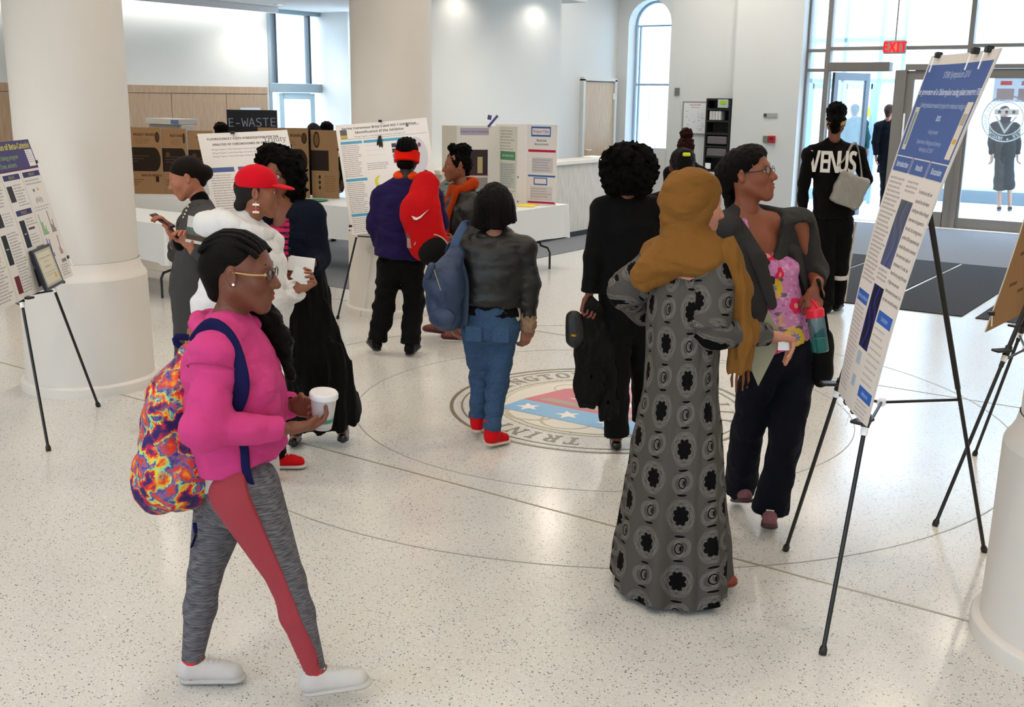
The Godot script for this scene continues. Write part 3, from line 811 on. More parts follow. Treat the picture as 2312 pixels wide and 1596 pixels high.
# ---------------------------------------------------------------- glass entrance and what lies outside it
func entrance() -> void:
	var fr := mat("alu_taupe", Color(0.52, 0.505, 0.485), 0.45)
	var z := -12.0
	var g := struct("window_4", MB.new().bx(Vector3(-3.08, 3.67, z), Vector3(0.3, 1.8, 0.012)).bx(Vector3(-3.08, 2.58, z), Vector3(0.3, 0.24, 0.012)).bx(Vector3(-3.08, 1.22, z), Vector3(0.3, 2.36, 0.012)), pane(), "narrow glass sidelight beside the bright pier", "window")
	for y in [2.72, 2.41]: put("transom", MB.new().bx(Vector3(-3.08, y, z), Vector3(0.38, 0.05, 0.12)), fr, g)
	put("mullion", MB.new().bx(Vector3(-3.27, 2.3, z), Vector3(0.09, 4.6, 0.14)), fr, g)
	put("mullion", MB.new().bx(Vector3(-2.905, 2.3, z), Vector3(0.08, 4.6, 0.14)), fr, g)
	var g2 := struct("window_5", MB.new().bx(Vector3(-1.79, 3.67, z), Vector3(2.1, 1.8, 0.012)).bx(Vector3(-1.79, 2.61, z), Vector3(2.1, 0.22, 0.012)), pane(), "wide glass light over the entrance doors", "window")
	put("transom", MB.new().bx(Vector3(-1.79, 2.745, z), Vector3(2.16, 0.055, 0.12)), fr, g2)
	put("transom", MB.new().bx(Vector3(-1.18, 2.455, z), Vector3(0.94, 0.09, 0.14)), fr, g2)
	put("mullion", MB.new().bx(Vector3(-0.725, 2.3, z), Vector3(0.07, 4.6, 0.14)), fr, g2)
	put("closer_box", MB.new().bx(Vector3(-2.37, 2.46, z + 0.06), Vector3(0.99, 0.14, 0.2), 0.008), mat("closer_taupe", Color(0.46, 0.44, 0.42), 0.45), g2)
	var g3 := struct("window_6", MB.new().bx(Vector3(0.85, 3.67, z), Vector3(3.1, 1.8, 0.012)).bx(Vector3(0.85, 2.61, z), Vector3(3.1, 0.22, 0.012)).bx(Vector3(2.0, 1.2, z), Vector3(0.8, 2.4, 0.012)), pane(), "glass lights beside and over the last entrance door", "window")
	put("transom", MB.new().bx(Vector3(0.85, 2.765, z), Vector3(3.1, 0.05, 0.12)), fr, g3)
	put("transom", MB.new().bx(Vector3(0.85, 2.465, z), Vector3(3.1, 0.06, 0.12)), fr, g3)
	put("mullion", MB.new().bx(Vector3(2.42, 2.3, z), Vector3(0.09, 4.6, 0.14)), fr, g3)
	# doors: the first stands open, the others are shut
	var d3 := struct("door_3", MB.new().bx(Vector3(-1.2, 1.2, z), Vector3(0.62, 2.1, 0.012)), pane(), "glass entrance door in a taupe frame behind the large blue poster", "door")
	put("door_post", MB.new().bx(Vector3(-1.715, 1.2, z), Vector3(0.17, 2.42, 0.12)), fr, d3)
	put("door_leaf", MB.new().bx(Vector3(-1.57, 1.2, z), Vector3(0.12, 2.4, 0.05)).bx(Vector3(-0.83, 1.2, z), Vector3(0.14, 2.4, 0.05)).bx(Vector3(-1.2, 2.34, z), Vector3(0.62, 0.15, 0.05)).bx(Vector3(-1.2, 0.13, z), Vector3(0.62, 0.24, 0.05)), fr, d3)
	put("pull_handle", MB.new().rod(Vector3(-1.6, 0.95, z + 0.08), Vector3(-1.6, 1.75, z + 0.08), 0.014), mat("steel"), d3)
	var d4 := struct("door_4", MB.new().bx(Vector3(0.3, 1.2, z), Vector3(1.9, 2.12, 0.012)), pane(), "large glass entrance panel with the white university emblem", "door")
	put("door_leaf", MB.new().bx(Vector3(-0.70, 1.2, z), Vector3(0.10, 2.4, 0.06)).bx(Vector3(1.3, 1.2, z), Vector3(0.12, 2.4, 0.06)).bx(Vector3(0.3, 2.36, z), Vector3(1.9, 0.14, 0.06)).bx(Vector3(0.3, 0.09, z), Vector3(1.9, 0.18, 0.06)), fr, d4)
	put("notice_sheet", MB.new().bx(Vector3(-0.03, 2.12, z + 0.012), Vector3(0.62, 0.34, 0.004)), mat("notice_sheet", Color(0.72, 0.74, 0.80, 0.55), 0.5, "glass"), d4)
	for q in [[-0.17, 2.22, 0.16, 0.06, Color(0.85, 0.45, 0.48)], [0.12, 2.22, 0.16, 0.06, Color(0.65, 0.66, 0.72)], [-0.17, 2.06, 0.24, 0.16, Color(0.72, 0.70, 0.76)], [0.13, 2.06, 0.24, 0.16, Color(0.70, 0.69, 0.75)]]:
		put("notice_print", MB.new().bx(Vector3(q[0], q[1], z + 0.016), Vector3(q[2], q[3], 0.003)), mat("np%s" % q[4].to_html(), q[4], 0.6), d4)
	# emblem on the glass
	var wh := mat("decal_white", Color(0.92, 0.97, 1.0), 0.6)
	var e := Vector3(-0.12, 1.70, z + 0.012)
	var flat := Transform3D(Basis(Vector3.RIGHT, PI / 2), e)
	for q in [[0.325, 0.345], [0.235, 0.25]]:
		put("emblem_ring", MB.new().lathe(flat, [Vector2(q[0], 0), Vector2(q[0], 0.002), Vector2(q[1], 0.002), Vector2(q[1], 0)], 64), wh, d4)
	var msg := "TRINITY WASHINGTON * SERVE * RIGHTS * "
	for i in msg.length():
		if msg[i] != " ":
			var a := deg_to_rad(100.0 + 360.0 * i / msg.length())
			var up := Vector3(cos(a), sin(a), 0)
			word(d4, "emblem_letter", msg[i], Transform3D(Basis(up.cross(Vector3(0, 0, -1)), up, Vector3(0, 0, -1)), e + up * 0.288), 0.05, 0.002, wh, "Droid Serif")
	put("emblem_shield", MB.new().prism(PackedVector2Array([Vector2(-0.17, 0.14), Vector2(0.17, 0.14), Vector2(0.17, 0.06), Vector2(-0.17, 0.06)]), Transform3D(Basis(), e), 0.002), wh, d4)
	put("emblem_shield", MB.new().prism(PackedVector2Array([Vector2(-0.16, 0.04), Vector2(-0.13, 0.04), Vector2(0.0, -0.17), Vector2(0.13, 0.04), Vector2(0.16, 0.04), Vector2(0.0, -0.22)]), Transform3D(Basis(), e), 0.002), wh, d4)
	put("emblem_shield", MB.new().prism(PackedVector2Array([Vector2(-0.08, 0.03), Vector2(0.08, 0.03), Vector2(0.06, -0.04), Vector2(-0.06, -0.04)]), Transform3D(Basis(), e), 0.002), mat("decal_grey", Color(0.42, 0.45, 0.52), 0.6), d4)
	for i in 3: put("emblem_star", MB.new().prism(star(0.035), Transform3D(Basis(), e + Vector3(-0.1 + 0.1 * i, 0.10, 0.003)), 0.002), mat("decal_grey"), d4)
	var dk := mat("leaf_dark", Color(0.30, 0.34, 0.38), 0.4)
	var d5 := struct("door_5", MB.new().box(Transform3D(Basis(Vector3.UP, 1.25), Vector3(-2.66, 1.2, z - 0.47)), Vector3(0.75, 2.1, 0.01)), pane(), "open glass entrance door swung outwards", "door")
	var xo := Transform3D(Basis(Vector3.UP, 1.25), Vector3(-2.66, 1.2, z - 0.47))
	put("door_leaf", MB.new().box(xo * Transform3D(Basis(), Vector3(-0.42, 0, 0)), Vector3(0.1, 2.36, 0.05)).box(xo * Transform3D(Basis(), Vector3(0.42, 0, 0)), Vector3(0.1, 2.36, 0.05)).box(xo * Transform3D(Basis(), Vector3(0, 1.12, 0)), Vector3(0.76, 0.12, 0.05)).box(xo * Transform3D(Basis(), Vector3(0, -1.06, 0)), Vector3(0.76, 0.2, 0.05)), dk, d5)
	struct("trim_1", MB.new().bx(Vector3(-0.4, 0.012, -11.86), Vector3(5.6, 0.02, 0.14)), mat("threshold", Color(0.90, 0.91, 0.92), 0.5), "pale metal threshold along the entrance", "threshold")
	struct("wall_entrance", wall_box(Vector3(2.46, 0, -12.3), Vector3(9.2, 4.6, -12.0)), mat("wall_paint"), "white wall beside the entrance, out of the frame", "wall")
	# exit sign
	var ex := thing("exit_sign", "red lit exit sign hanging in front of the entrance glass", "sign", "", Vector3(-1.82, 2.755, -11.86))
	put("housing", MB.new().bx(Vector3.ZERO, Vector3(0.34, 0.2, 0.06), 0.012), mat("exit_housing", Color(0.62, 0.56, 0.54), 0.5), ex)
	put("bracket", MB.new().rod(Vector3(0, 0.1, 0), Vector3(0, 1.845, 0), 0.012), mat("exit_housing"), ex)
	var red := mat("exit_red", Color(0.9, 0.05, 0.08), 0.5)
	red.emission_enabled = true; red.emission = Color(1.0, 0.04, 0.07); red.emission_energy_multiplier = 1.1
	word(ex, "letters", "EXIT", Transform3D(Basis(), Vector3(0, -0.004, 0.032)), 0.15, 0.006, red, "Droid Sans", true, 0.85)
	var xl := OmniLight3D.new()
	xl.name = "light"; xl.position = Vector3(0, 0, 0.08); xl.light_color = Color(1, 0.1, 0.1); xl.light_energy = 0.03; xl.omni_range = 6.0; xl.light_size = 0.1; xl.shadow_enabled = true
	ex.add_child(xl)
	# porch: paving, white wing wall with a dark base, outer doors, buildings over the way
	single("porch_paving", wall_box(Vector3(-9, -0.16, -40), Vector3(12, -0.005, -12.45)), mat("porch_pale", Color(0.80, 0.82, 0.83), 0.8), "pale paving of the porch outside the entrance", "paving")
	var pw := thing("porch_wall", "white porch wall with a dark base course outside the entrance", "wall")
	put("face", wall_box(Vector3(-2.35, 0.24, -17.4), Vector3(6.0, 6.0, -17.0)), mat("porch_white", Color(0.74, 0.80, 0.82), 0.8), pw)
	put("base_course", wall_box(Vector3(-2.37, 0, -17.42), Vector3(6.0, 0.24, -16.96)), mat("porch_base", Color(0.36, 0.42, 0.45), 0.7), pw)
	single("porch_return", wall_box(Vector3(-5.4, 0, -17.0), Vector3(-5.2, 6.0, -12.4)), mat("porch_white"), "white side wall of the porch", "wall")
	var og := thing("outer_glazing", "outer porch glazing with a pair of glass doors", "glazing", "", Vector3(-3.8, 0, -15.4))
	var lf := mat("outer_frame", Color(0.60, 0.70, 0.78), 0.45)
	for x in [-1.35, -0.62, 0.02, 0.70, 1.12]: put("mullion", MB.new().bx(Vector3(x, 2.5, 0), Vector3(0.07, 5.0, 0.1)), lf, og)
	for y in [2.3, 3.05, 4.0]: put("transom", MB.new().bx(Vector3(-0.1, y, 0), Vector3(2.5, 0.08, 0.1)), lf, og)
	for x in [-0.3, 0.36]:
		var lv := put("door_leaf", MB.new().bx(Vector3(x - 0.27, 1.15, 0.05), Vector3(0.09, 2.2, 0.05)).bx(Vector3(x + 0.27, 1.15, 0.05), Vector3(0.09, 2.2, 0.05)).bx(Vector3(x, 2.2, 0.05), Vector3(0.5, 0.1, 0.05)).bx(Vector3(x, 0.12, 0.05), Vector3(0.5, 0.22, 0.05)), lf, og)
		put("push_bar", MB.new().rod(Vector3(x - 0.25, 1.05, 0.1), Vector3(x + 0.25, 1.05, 0.1), 0.02), mat("outer_bar", Color(0.8, 0.87, 0.92), 0.4), lv)
	put("sticker", MB.new().lathe(Transform3D(Basis(Vector3.RIGHT, PI / 2), Vector3(0.47, 1.72, 0.10)), [Vector2(0.14, 0), Vector2(0.14, 0.004), Vector2(0.001, 0.004)], 24), mat("sticker_yellow", Color(0.88, 0.88, 0.12), 0.5), og)
	put("sticker_text", MB.new().bx(Vector3(0.47, 1.48, 0.10), Vector3(0.24, 0.1, 0.004)), mat("tray_white"), og)
	for q in [[-7.0, 34.0, 8.0, 9.0, Color(0.80, 0.80, 0.80)], [2.5, 38.0, 9.0, 7.0, Color(0.74, 0.68, 0.64)], [-16.0, 36.0, 7.0, 6.0, Color(0.70, 0.74, 0.74)]]:
		var b := thing("street_building", "pale %s building across the way" % ("grey" if q[0] < -10 else "white" if q[0] < 0 else "brick"), "building", "buildings across the way", Vector3(q[0], 0, -q[1]))
		put("wall", MB.new().bx(Vector3(0, q[3] / 2, 0), Vector3(q[2], q[3], 3)), mat("bld%s" % q[4].to_html(), q[4], 0.8), b)
		for i in 4:
			for j in 3: put("window", MB.new().bx(Vector3(-q[2] / 2 + (i + 0.5) * q[2] / 4, 1.6 + j * 2.1, 1.5), Vector3(0.9, 1.2, 0.1)), mat("outside_window"), b)

func star(r: float) -> PackedVector2Array:
	var p := PackedVector2Array()
	for i in 10: p.append(Vector2.from_angle(PI / 2 + TAU * i / 10) * (r if i % 2 == 0 else r * 0.42))
	return p

func seal() -> void:
	var s := thing("floor_seal", "round university seal inlaid in the terrazzo, blue band with white stars", "emblem", "", Vector3(0, 0.0008, 0))
	var brass := mat("seal_brass", Color(0.47, 0.43, 0.35), 0.35)
	var gold := mat("seal_gold", Color(0.72, 0.68, 0.55), 0.35)
	put("outer_ring", ring(0.955, 0.978, 0.0014), brass, s)
	put("inner_ring", ring(0.893, 0.905, 0.0014), brass, s)
	put("text_ring", ring(0.66, 0.672, 0.0014), gold, s)
	put("text_ring", ring(0.62, 0.628, 0.0014), gold, s)
	var pale := mat("seal_pale", Color(0.86, 0.83, 0.77), 0.3)
	put("field", MB.new().lathe(Transform3D(), [Vector2(0.62, 0), Vector2(0.62, 0.0006), Vector2(0.001, 0.0006)], 96), pale, s)
	var msg := "TRINITY WASHINGTON * SIGILLUM * "
	for i in 32:
		var ch := msg[i] if i < msg.length() else " "
		if ch == " ": continue
		var a := deg_to_rad(-71.2 - 9.25 * i) if i < 18 else deg_to_rad(-71.2 - 166.5 - 13.8 * (i - 18))
		var o := Vector3(cos(a), 0, -sin(a))
		word(s, "letter", ch, Transform3D(Basis(o.cross(Vector3.UP), o, Vector3.UP), o * 0.785 + Vector3(0, 0.0006, 0)), 0.125, 0.0014, brass, "Droid Serif", true, 0.85)
	# shield with its chief towards +z
	var lay := Transform3D(Basis(Vector3.RIGHT, Vector3(0, 0, 1), Vector3.UP), Vector3(0, 0.0008, 0))
	var blue := mat("seal_blue", Color(0.42, 0.66, 0.84), 0.3)
	var redm := mat("seal_red", Color(0.78, 0.32, 0.38), 0.3)
	var tan := mat("seal_tan", Color(0.62, 0.53, 0.47), 0.3)
	var white := mat("seal_white", Color(0.93, 0.91, 0.87), 0.3)
	put("chief", MB.new().prism(PackedVector2Array([Vector2(-0.48, 0.19), Vector2(0.48, 0.19), Vector2(0.49, 0.44), Vector2(-0.49, 0.44)]), lay, 0.0016), blue, s)
	for x in [-0.35, -0.05, 0.25]: put("star", MB.new().prism(star(0.085), lay * Transform3D(Basis(), Vector3(x, 0.32, 0.0012)), 0.0012), white, s)
	put("shield_field", MB.new().prism(PackedVector2Array([Vector2(-0.48, 0.18), Vector2(0.48, 0.18), Vector2(0.40, -0.20), Vector2(0.0, -0.56), Vector2(-0.40, -0.20)]), lay, 0.0014), redm, s)
	put("shield_bar", MB.new().prism(PackedVector2Array([Vector2(-0.40, 0.14), Vector2(0.40, 0.14), Vector2(0.36, 0.06), Vector2(-0.36, 0.06)]), lay * Transform3D(Basis(), Vector3(0, 0, 0.001)), 0.0012), tan, s)
	put("charge", MB.new().prism(PackedVector2Array([Vector2(-0.24, 0.0), Vector2(-0.1, -0.06), Vector2(-0.04, 0.02), Vector2(0.06, -0.03), Vector2(0.14, 0.02), Vector2(0.2, -0.1), Vector2(0.08, -0.2), Vector2(-0.02, -0.15), Vector2(-0.12, -0.22), Vector2(-0.16, -0.12)]), lay * Transform3D(Basis(), Vector3(0, 0, 0.001)), 0.0012), white, s)
	for q in [[-0.30, 0.50, 0.2], [0.02, 0.53, 0.2], [-0.45, -0.28, 0.12], [0.42, -0.3, 0.12]]:
		put("scroll", ring(q[2] * 0.78, q[2] * 0.88, 0.0013, 48), gold, s).position = Vector3(q[0] * 0.85, 0, q[1] * 0.8)

# ---------------------------------------------------------------- tables, boards, easels
func table(at: Vector3, size: Vector2, label: String, drop := 0.36) -> void:
	# folding table; its cloth is a thing of its own
	var t := thing("folding_table", "folding table with dark steel legs " + label, "table", "folding tables under white cloths", at)
	put("table_top", MB.new().bx(Vector3(0, 0.715, 0), Vector3(size.x - 0.02, 0.03, size.y - 0.02), 0.005), mat("table_grey", Color(0.75, 0.75, 0.74), 0.5), t)
	var st := mat("table_steel", Color(0.13, 0.14, 0.16), 0.4)
	var along := Vector3(1, 0, 0) if size.x > size.y else Vector3(0, 0, 1)
	var across := Vector3(0, 0, 1) if size.x > size.y else Vector3(1, 0, 0)
	var L := maxf(size.x, size.y) / 2 - 0.22
	var W := minf(size.x, size.y) / 2 - 0.09
	for s in [-1.0, 1.0]:
		for w in [-1.0, 1.0]:
			var b: Vector3 = along * L * s + across * W * w
			var m: Vector3 = along * L * s + across * W * 0.45 * w
			put("leg", MB.new().tube([m + Vector3.UP * 0.70, m + Vector3.UP * 0.33, m + Vector3.UP * 0.27 + across * w * 0.02, b + Vector3.UP * 0.25 - across * w * 0.03, b + Vector3.UP * 0.2, b + Vector3.UP * 0.009], [0.013, 0.013, 0.013, 0.013, 0.013, 0.013], 8), st, t)
		put("leg_brace", MB.new().rod(along * L * s - across * W * 0.45 + Vector3.UP * 0.3, along * L * s + across * W * 0.45 + Vector3.UP * 0.3, 0.011), st, t)
	# cloth: top and a skirt with shallow folds
	var hx := size.x / 2 + 0.006
	var hz := size.y / 2 + 0.006
	var per := 4.0 * (hx + hz)
	var rim := func(s: float) -> Array:
		var d := s * per
		if d < 2 * hx: return [Vector3(-hx + d, 0, hz), Vector3(0, 0, 1)]
		d -= 2 * hx
		if d < 2 * hz: return [Vector3(hx, 0, hz - d), Vector3(1, 0, 0)]
		d -= 2 * hz
		if d < 2 * hx: return [Vector3(hx - d, 0, -hz), Vector3(0, 0, -1)]
		d -= 2 * hx
		return [Vector3(-hx, 0, -hz + d), Vector3(-1, 0, 0)]
	var nz := noise_of(int(at.x * 100), 1.2, 2)
	var f := func(u: float, v: float) -> Vector3:
		var q: Array = rim.call(fposmod(u, 1.0))
		var p: Vector3 = q[0]
		var corner := 0.0
		for c in [0.0, 2 * hx / per, (2 * hx + 2 * hz) / per, (4 * hx + 2 * hz) / per, 1.0]: corner = maxf(corner, 1.0 - absf(u - c) * per / 0.10)
		var k := maxf(v, 0.0)
		return p + q[1] * (k * (0.018 + 0.012 * nz.get_noise_2d(u * per, 3.0) + 0.035 * corner)) + Vector3(0, 0.742 - 0.012 * (1.0 - k) * 0 - k * (drop + 0.02 * corner + 0.012 * nz.get_noise_2d(u * per, 40.0)), 0)
	var mb := MB.new().grid(220, 8, f)
	mb.quad(Vector3(-hx, 0.742, -hz), Vector3(hx, 0.742, -hz), Vector3(hx, 0.742, hz), Vector3(-hx, 0.742, hz), Vector3.UP)
	var c := single("tablecloth", mb, mat("cloth_white", Color(0.86, 0.87, 0.87), 0.55, "cloth"), "white plastic cloth draped over the table " + label, "tablecloth", "white tablecloths")
	c.position = at

func furniture() -> void:
	table(Vector3(-5.95, 0.0, -0.88), Vector2(1.86, 0.74), "beside the woman in the grey suit")
	table(Vector3(-7.6, 0.0, -2.55), Vector2(1.9, 0.75), "under the cardboard display boards", 0.3)
	table(Vector3(-5.45, 0.008, -3.12), Vector2(1.86, 0.75), "behind the column with sky-blue poster")
	table(Vector3(-3.62, 0.0, -3.95), Vector2(0.72, 1.55), "under the white tri-fold boards")
	# cardboard display boards, backs turned to the hall
	card_board(Vector3(-7.75, 0.744, -2.30), 0.60, 0.78, 0.50, false, "cardboard display board whose dark label has a rounded end", 1)
	card_board(Vector3(-7.42, 0.744, -2.53), 0.55, 0.77, 0.30, false, "cardboard display board between the other two cardboard backs", 2)
	card_board(Vector3(-7.17, 0.744, -2.72), 0.65, 0.75, 0.30, false, "cardboard display board half hidden behind the white poster", 3)
	card_board(Vector3(-6.08, 0.752, -3.02), 0.60, 0.80, 0.58, false, "cardboard display board beside the woman with the red bag", 4)
	card_board(Vector3(-5.70, 0.752, -3.30), 0.35, 0.78, 0.34, false, "cardboard display board with three dots behind the sky-blue poster", 5)
	var bx := thing("flat_box", "flat white box with a blue label lying on the cardboard boards", "box", "", Vector3(-8.10, 1.55, -2.95))
	put("lid", MB.new().bx(Vector3(0.24, 0.035, 0.1), Vector3(0.62, 0.07, 0.3), 0.006), mat("binder_white"), bx)
	put("label", MB.new().bx(Vector3(0.5, 0.035, 0.252), Vector3(0.14, 0.05, 0.004)), mat("label_blue", Color(0.35, 0.45, 0.66), 0.5), bx)
	single("box_stack", MB.new().bx(Vector3(-7.86, 1.148, -2.84), Vector3(0.66, 0.80, 0.16), 0.006), mat("binder_white"), "tall white carton standing behind the cardboard boards", "carton")
	# black board with chalk lettering
	var ew := thing("chalk_board", "black board lettered E-WASTE in white chalk", "board", "", Vector3(-7.75, 1.52, -4.05), 0.6)
	put("board", MB.new().bx(Vector3.ZERO, Vector3(0.66, 0.40, 0.03), 0.004), mat("board_black", Color(0.045, 0.05, 0.08), 0.6), ew)
	word(ew, "lettering", "E-WASTE", Transform3D(Basis(Vector3(0, 0, 1), 0.02), Vector3(0.0, 0.04, 0.017)), 0.11, 0.002, mat("chalk", Color(0.62, 0.64, 0.72), 0.9), "Droid Sans Mono", false, 1.0)
	put("prop", MB.new().bx(Vector3(0, -0.84, -0.03), Vector3(0.05, 1.3, 0.03)).bx(Vector3(0, -1.46, -0.03), Vector3(0.4, 0.045, 0.3)), mat("board_black"), ew)
	# small things on the tables
	single("green_plate", MB.new().lathe(Transform3D(Basis(), Vector3(-5.55, 0.752, -2.98)), [Vector2(0.001, 0.004), Vector2(0.10, 0.004), Vector2(0.14, 0.012), Vector2(0.145, 0.010), Vector2(0.10, 0.0)], 28), mat("plate_green", Color(0.25, 0.62, 0.45), 0.5), "flat green plate on the white cloth beside the cardboard board", "plate")
	single("yellow_folder", MB.new().box(Transform3D(Basis(Vector3.UP, 0.4), Vector3(-3.5, 0.748, -4.25)), Vector3(0.2, 0.008, 0.3)), mat("folder_yellow", Color(0.93, 0.84, 0.25), 0.5), "yellow folder on the white cloth under the tri-fold boards", "folder")
	var pk := thing("wall_paper", "small sheet of paper taped to the wood panelling", "paper", "", Vector3(-10.37, 1.62, -6.35))
	put("sheet", MB.new().bx(Vector3.ZERO, Vector3(0.006, 0.16, 0.42)), mat("paper_blue", Color(0.80, 0.86, 0.90), 0.7), pk)
	# grey stacking chair behind the scarf woman
	var ch := thing("stacking_chair", "grey plastic chair with a rounded back behind the scarf", "chair", "", Vector3(-3.2, 0, -2.55), 0.5)
	var pl := mat("chair_grey", Color(0.46, 0.52, 0.51), 0.5)
	put("backrest", Sdf.new().ell(Vector3(0, 0.92, -0.2), Vector3(0.25, 0.26, 0.02), 0.02, Basis(Vector3.RIGHT, -0.15)).ell(Vector3(0, 0.88, -0.05), Vector3(0.19, 0.2, 0.13), 0.03, Basis(), true).build(0.012), pl, ch)
	put("seat", Sdf.new().box(Transform3D(Basis(), Vector3(0, 0.45, 0.0)), Vector3(0.23, 0.02, 0.22), 0.02).build(0.012), pl, ch)
	for q in [[-0.2, -0.2], [0.2, -0.2], [-0.2, 0.2], [0.2, 0.2]]:
		put("leg", MB.new().rod(Vector3(q[0] * 0.9, 0.44, q[1] * 0.9), Vector3(q[0] * 1.1, 0.0, q[1] * 1.1), 0.011), mat("steel"), ch)
	for q in [-0.17, 0.17]: put("back_post", MB.new().rod(Vector3(q, 0.44, -0.2), Vector3(q, 0.8, -0.21), 0.011), mat("steel"), ch)

func card_board(at: Vector3, turn: float, high: float, w: float, wings: bool, label: String, n: int) -> void:
	var t := thing("cardboard_display", label, "display board", "cardboard display boards", at, turn)
	var im := sheet(512, 640, Color(0.60, 0.47, 0.335))
	var dk := Color(0.17, 0.13, 0.10)
	var ink := Color(0.34, 0.24, 0.15)
	if n == 5:
		area(im, 0, 190, 330, 190, dk)
		disc(im, 110, 90, 60, 76, dk); disc(im, 110, 90, 42, 58, Color(0.45, 0.33, 0.21))
		for i in 3: disc(im, 150, 440 + i * 50, 22, 18, dk)
		para(im, Rect2i(240, 420, 240, 160), 16, ink, n)
	else:
		area(im, 0, 190, 420, 230, dk); disc(im, 420, 305, 78, 115, dk)
		disc(im, 470, 92, 28, 50, dk); disc(im, 470, 92, 20, 40, Color(0.30, 0.22, 0.14))
		text(im, "PROJECT BOARD", 180, 80, 34, dk, "Droid Sans", true)
		para(im, Rect2i(200, 100, 200, 70), 14, ink, n)
		disc(im, 120, 250, 46, 26, Color(0.32, 0.25, 0.19))
		for i in 3: area(im, 60, 270 + i * 26, 300 - i * 70, 7, Color(0.34, 0.28, 0.22))
		text(im, "MADE IN AMERICA", 250, 470, 28, dk, "Droid Sans", true)
		area(im, 425, 470, 38, 54, dk)
		for i in 3: area(im, 60, 500 + i * 22, 220 - i * 40, 6, ink)
		if n == 3: area(im, 0, 500, 512, 140, Color(0.80, 0.80, 0.80))
	var m := printed("cardboard_print", im, 0.85)
	var edge := mat("cardboard", Color(0.58, 0.455, 0.325), 0.85, "card")
	var put_panel := func(x: Transform3D, wide: float, u0: float, u1: float) -> void:
		put("panel", MB.new().box(x, Vector3(wide, high, 0.006)), edge, t)
		put("panel_print", MB.new().quad(x * Vector3(-wide / 2, high / 2, 0.0036), x * Vector3(wide / 2, high / 2, 0.0036), x * Vector3(wide / 2, -high / 2, 0.0036), x * Vector3(-wide / 2, -high / 2, 0.0036), x.basis.z, [Vector2(u0, 0), Vector2(u1, 0), Vector2(u1, 1), Vector2(u0, 1)]), m, t)
	put_panel.call(Transform3D(Basis(), Vector3(0, high / 2, 0)), w, 0.0, 1.0)
	for s in ([-1.0, 1.0] if wings else []):
		var b := Basis(Vector3.UP, s * 1.0)
		put_panel.call(Transform3D(b, Vector3(s * (w / 2 + 0.09), high / 2, -0.145)), 0.33, 0.0 if s < 0 else 0.7, 0.3 if s < 0 else 1.0)

func poster_sheet(t: Node3D, tl: Vector3, tr: Vector3, br: Vector3, bl: Vector3, bow: float, m: Material, back: Material, twist := 0.0) -> void:
	# printed sheet on a thin backing board; corners in t's own axes
	var n := (br - tl).cross(tr - bl).normalized()
	var f := func(u: float, v: float) -> Vector3:
		var p := tl.lerp(tr, u).lerp(bl.lerp(br, u), v)
		return p + n * (bow * sin(PI * v) + twist * sin(PI * u) * (v - 0.5) * 2.0)
	put("sheet", MB.new().grid(16, 24, f), m, t)
	var g := func(u: float, v: float) -> Vector3: return f.call(1.0 - u, v) - n * 0.006
	var mb := MB.new().grid(16, 24, g)
	for e in [[Vector2(0, 0), Vector2(1, 0)], [Vector2(0, 1), Vector2(1, 1)], [Vector2(0, 0), Vector2(0, 1)], [Vector2(1, 0), Vector2(1, 1)]]:
		for i in 12:
			var a: Vector2 = e[0].lerp(e[1], i / 12.0)
			var b: Vector2 = e[0].lerp(e[1], (i + 1) / 12.0)
			var pa: Vector3 = f.call(a.x, a.y)
			var pb: Vector3 = f.call(b.x, b.y)
			var mid := (tl + tr + br + bl) / 4
			var o := ((pa + pb) / 2 - mid).slide((pb - pa).normalized()).slide(n).normalized()
			mb.quad(pa, pb, pb - n * 0.006, pa - n * 0.006, o)
	put("backing", mb, back, t)

func clip(t: Node3D, p: Vector3, b: Basis) -> void:
	put("binder_clip", MB.new().box(Transform3D(b, p), Vector3(0.03, 0.02, 0.022), 0.003), mat("clip_black", Color(0.05, 0.05, 0.055), 0.4), t)
	put("clip_wire", MB.new().rod(p + b * Vector3(0, -0.01, 0.012), p + b * Vector3(0.0, -0.06, 0.02), 0.0025), mat("steel"), t)

func easel(label: String, f1: Vector3, f2: Vector3, rear: Vector3, apex: Vector3, hb: float, shade := "") -> Node3D:
	var t := thing("easel", label, "easel", "black tripod easels")
	var bk := mat("easel_black", Color(0.055, 0.055, 0.06), 0.38)
	for p in [f1, f2, rear]:
		var d: Vector3 = (apex - p).normalized()
		var L: float = (apex - p).length()
		put("leg", MB.new().rod(p + d * 0.01, p + d * (L * 0.52), 0.0085).rod(p + d * (L * 0.45), apex, 0.011), bk, t)
		put("rubber_foot", MB.new().lathe(Transform3D(frame_of(Vector3(d.z, 0, -d.x), d), p + d * 0.0), [Vector2(0.001, 0.0), Vector2(0.014, 0.001), Vector2(0.015, 0.02), Vector2(0.010, 0.034)], 12), bk, t)
		if p != rear:
			var q: Vector3 = p + d * (hb / d.y)
			put("collar", MB.new().rod(q - d * 0.03, q + d * 0.0, 0.014), mat("steel"), t)
			put("support_bracket", MB.new().rod(q, q + d * 0.05, 0.016).box(Transform3D(frame_of((p - rear) * Vector3(1, 0, 1)), q + d * 0.03 + ((p - rear) * Vector3(1, 0, 1)).normalized() * 0.03), Vector3(0.05, 0.012, 0.09), 0.003), bk, t)
	var m := (f1 + f2) / 2
	var hub := m.lerp(rear, 0.32) + Vector3.UP * hb * 0.97
	for p in [f1, f2, rear]:
		var d2: Vector3 = (apex - p).normalized()
		put("spreader_arm", MB.new().rod(p + d2 * ((hb - 0.02 if p != rear else hb * 0.95) / d2.y), hub, 0.006), bk, t)
	put("spreader_hub", MB.new().bx(hub, Vector3(0.03, 0.03, 0.03), 0.005), mat("steel"), t)
	return t

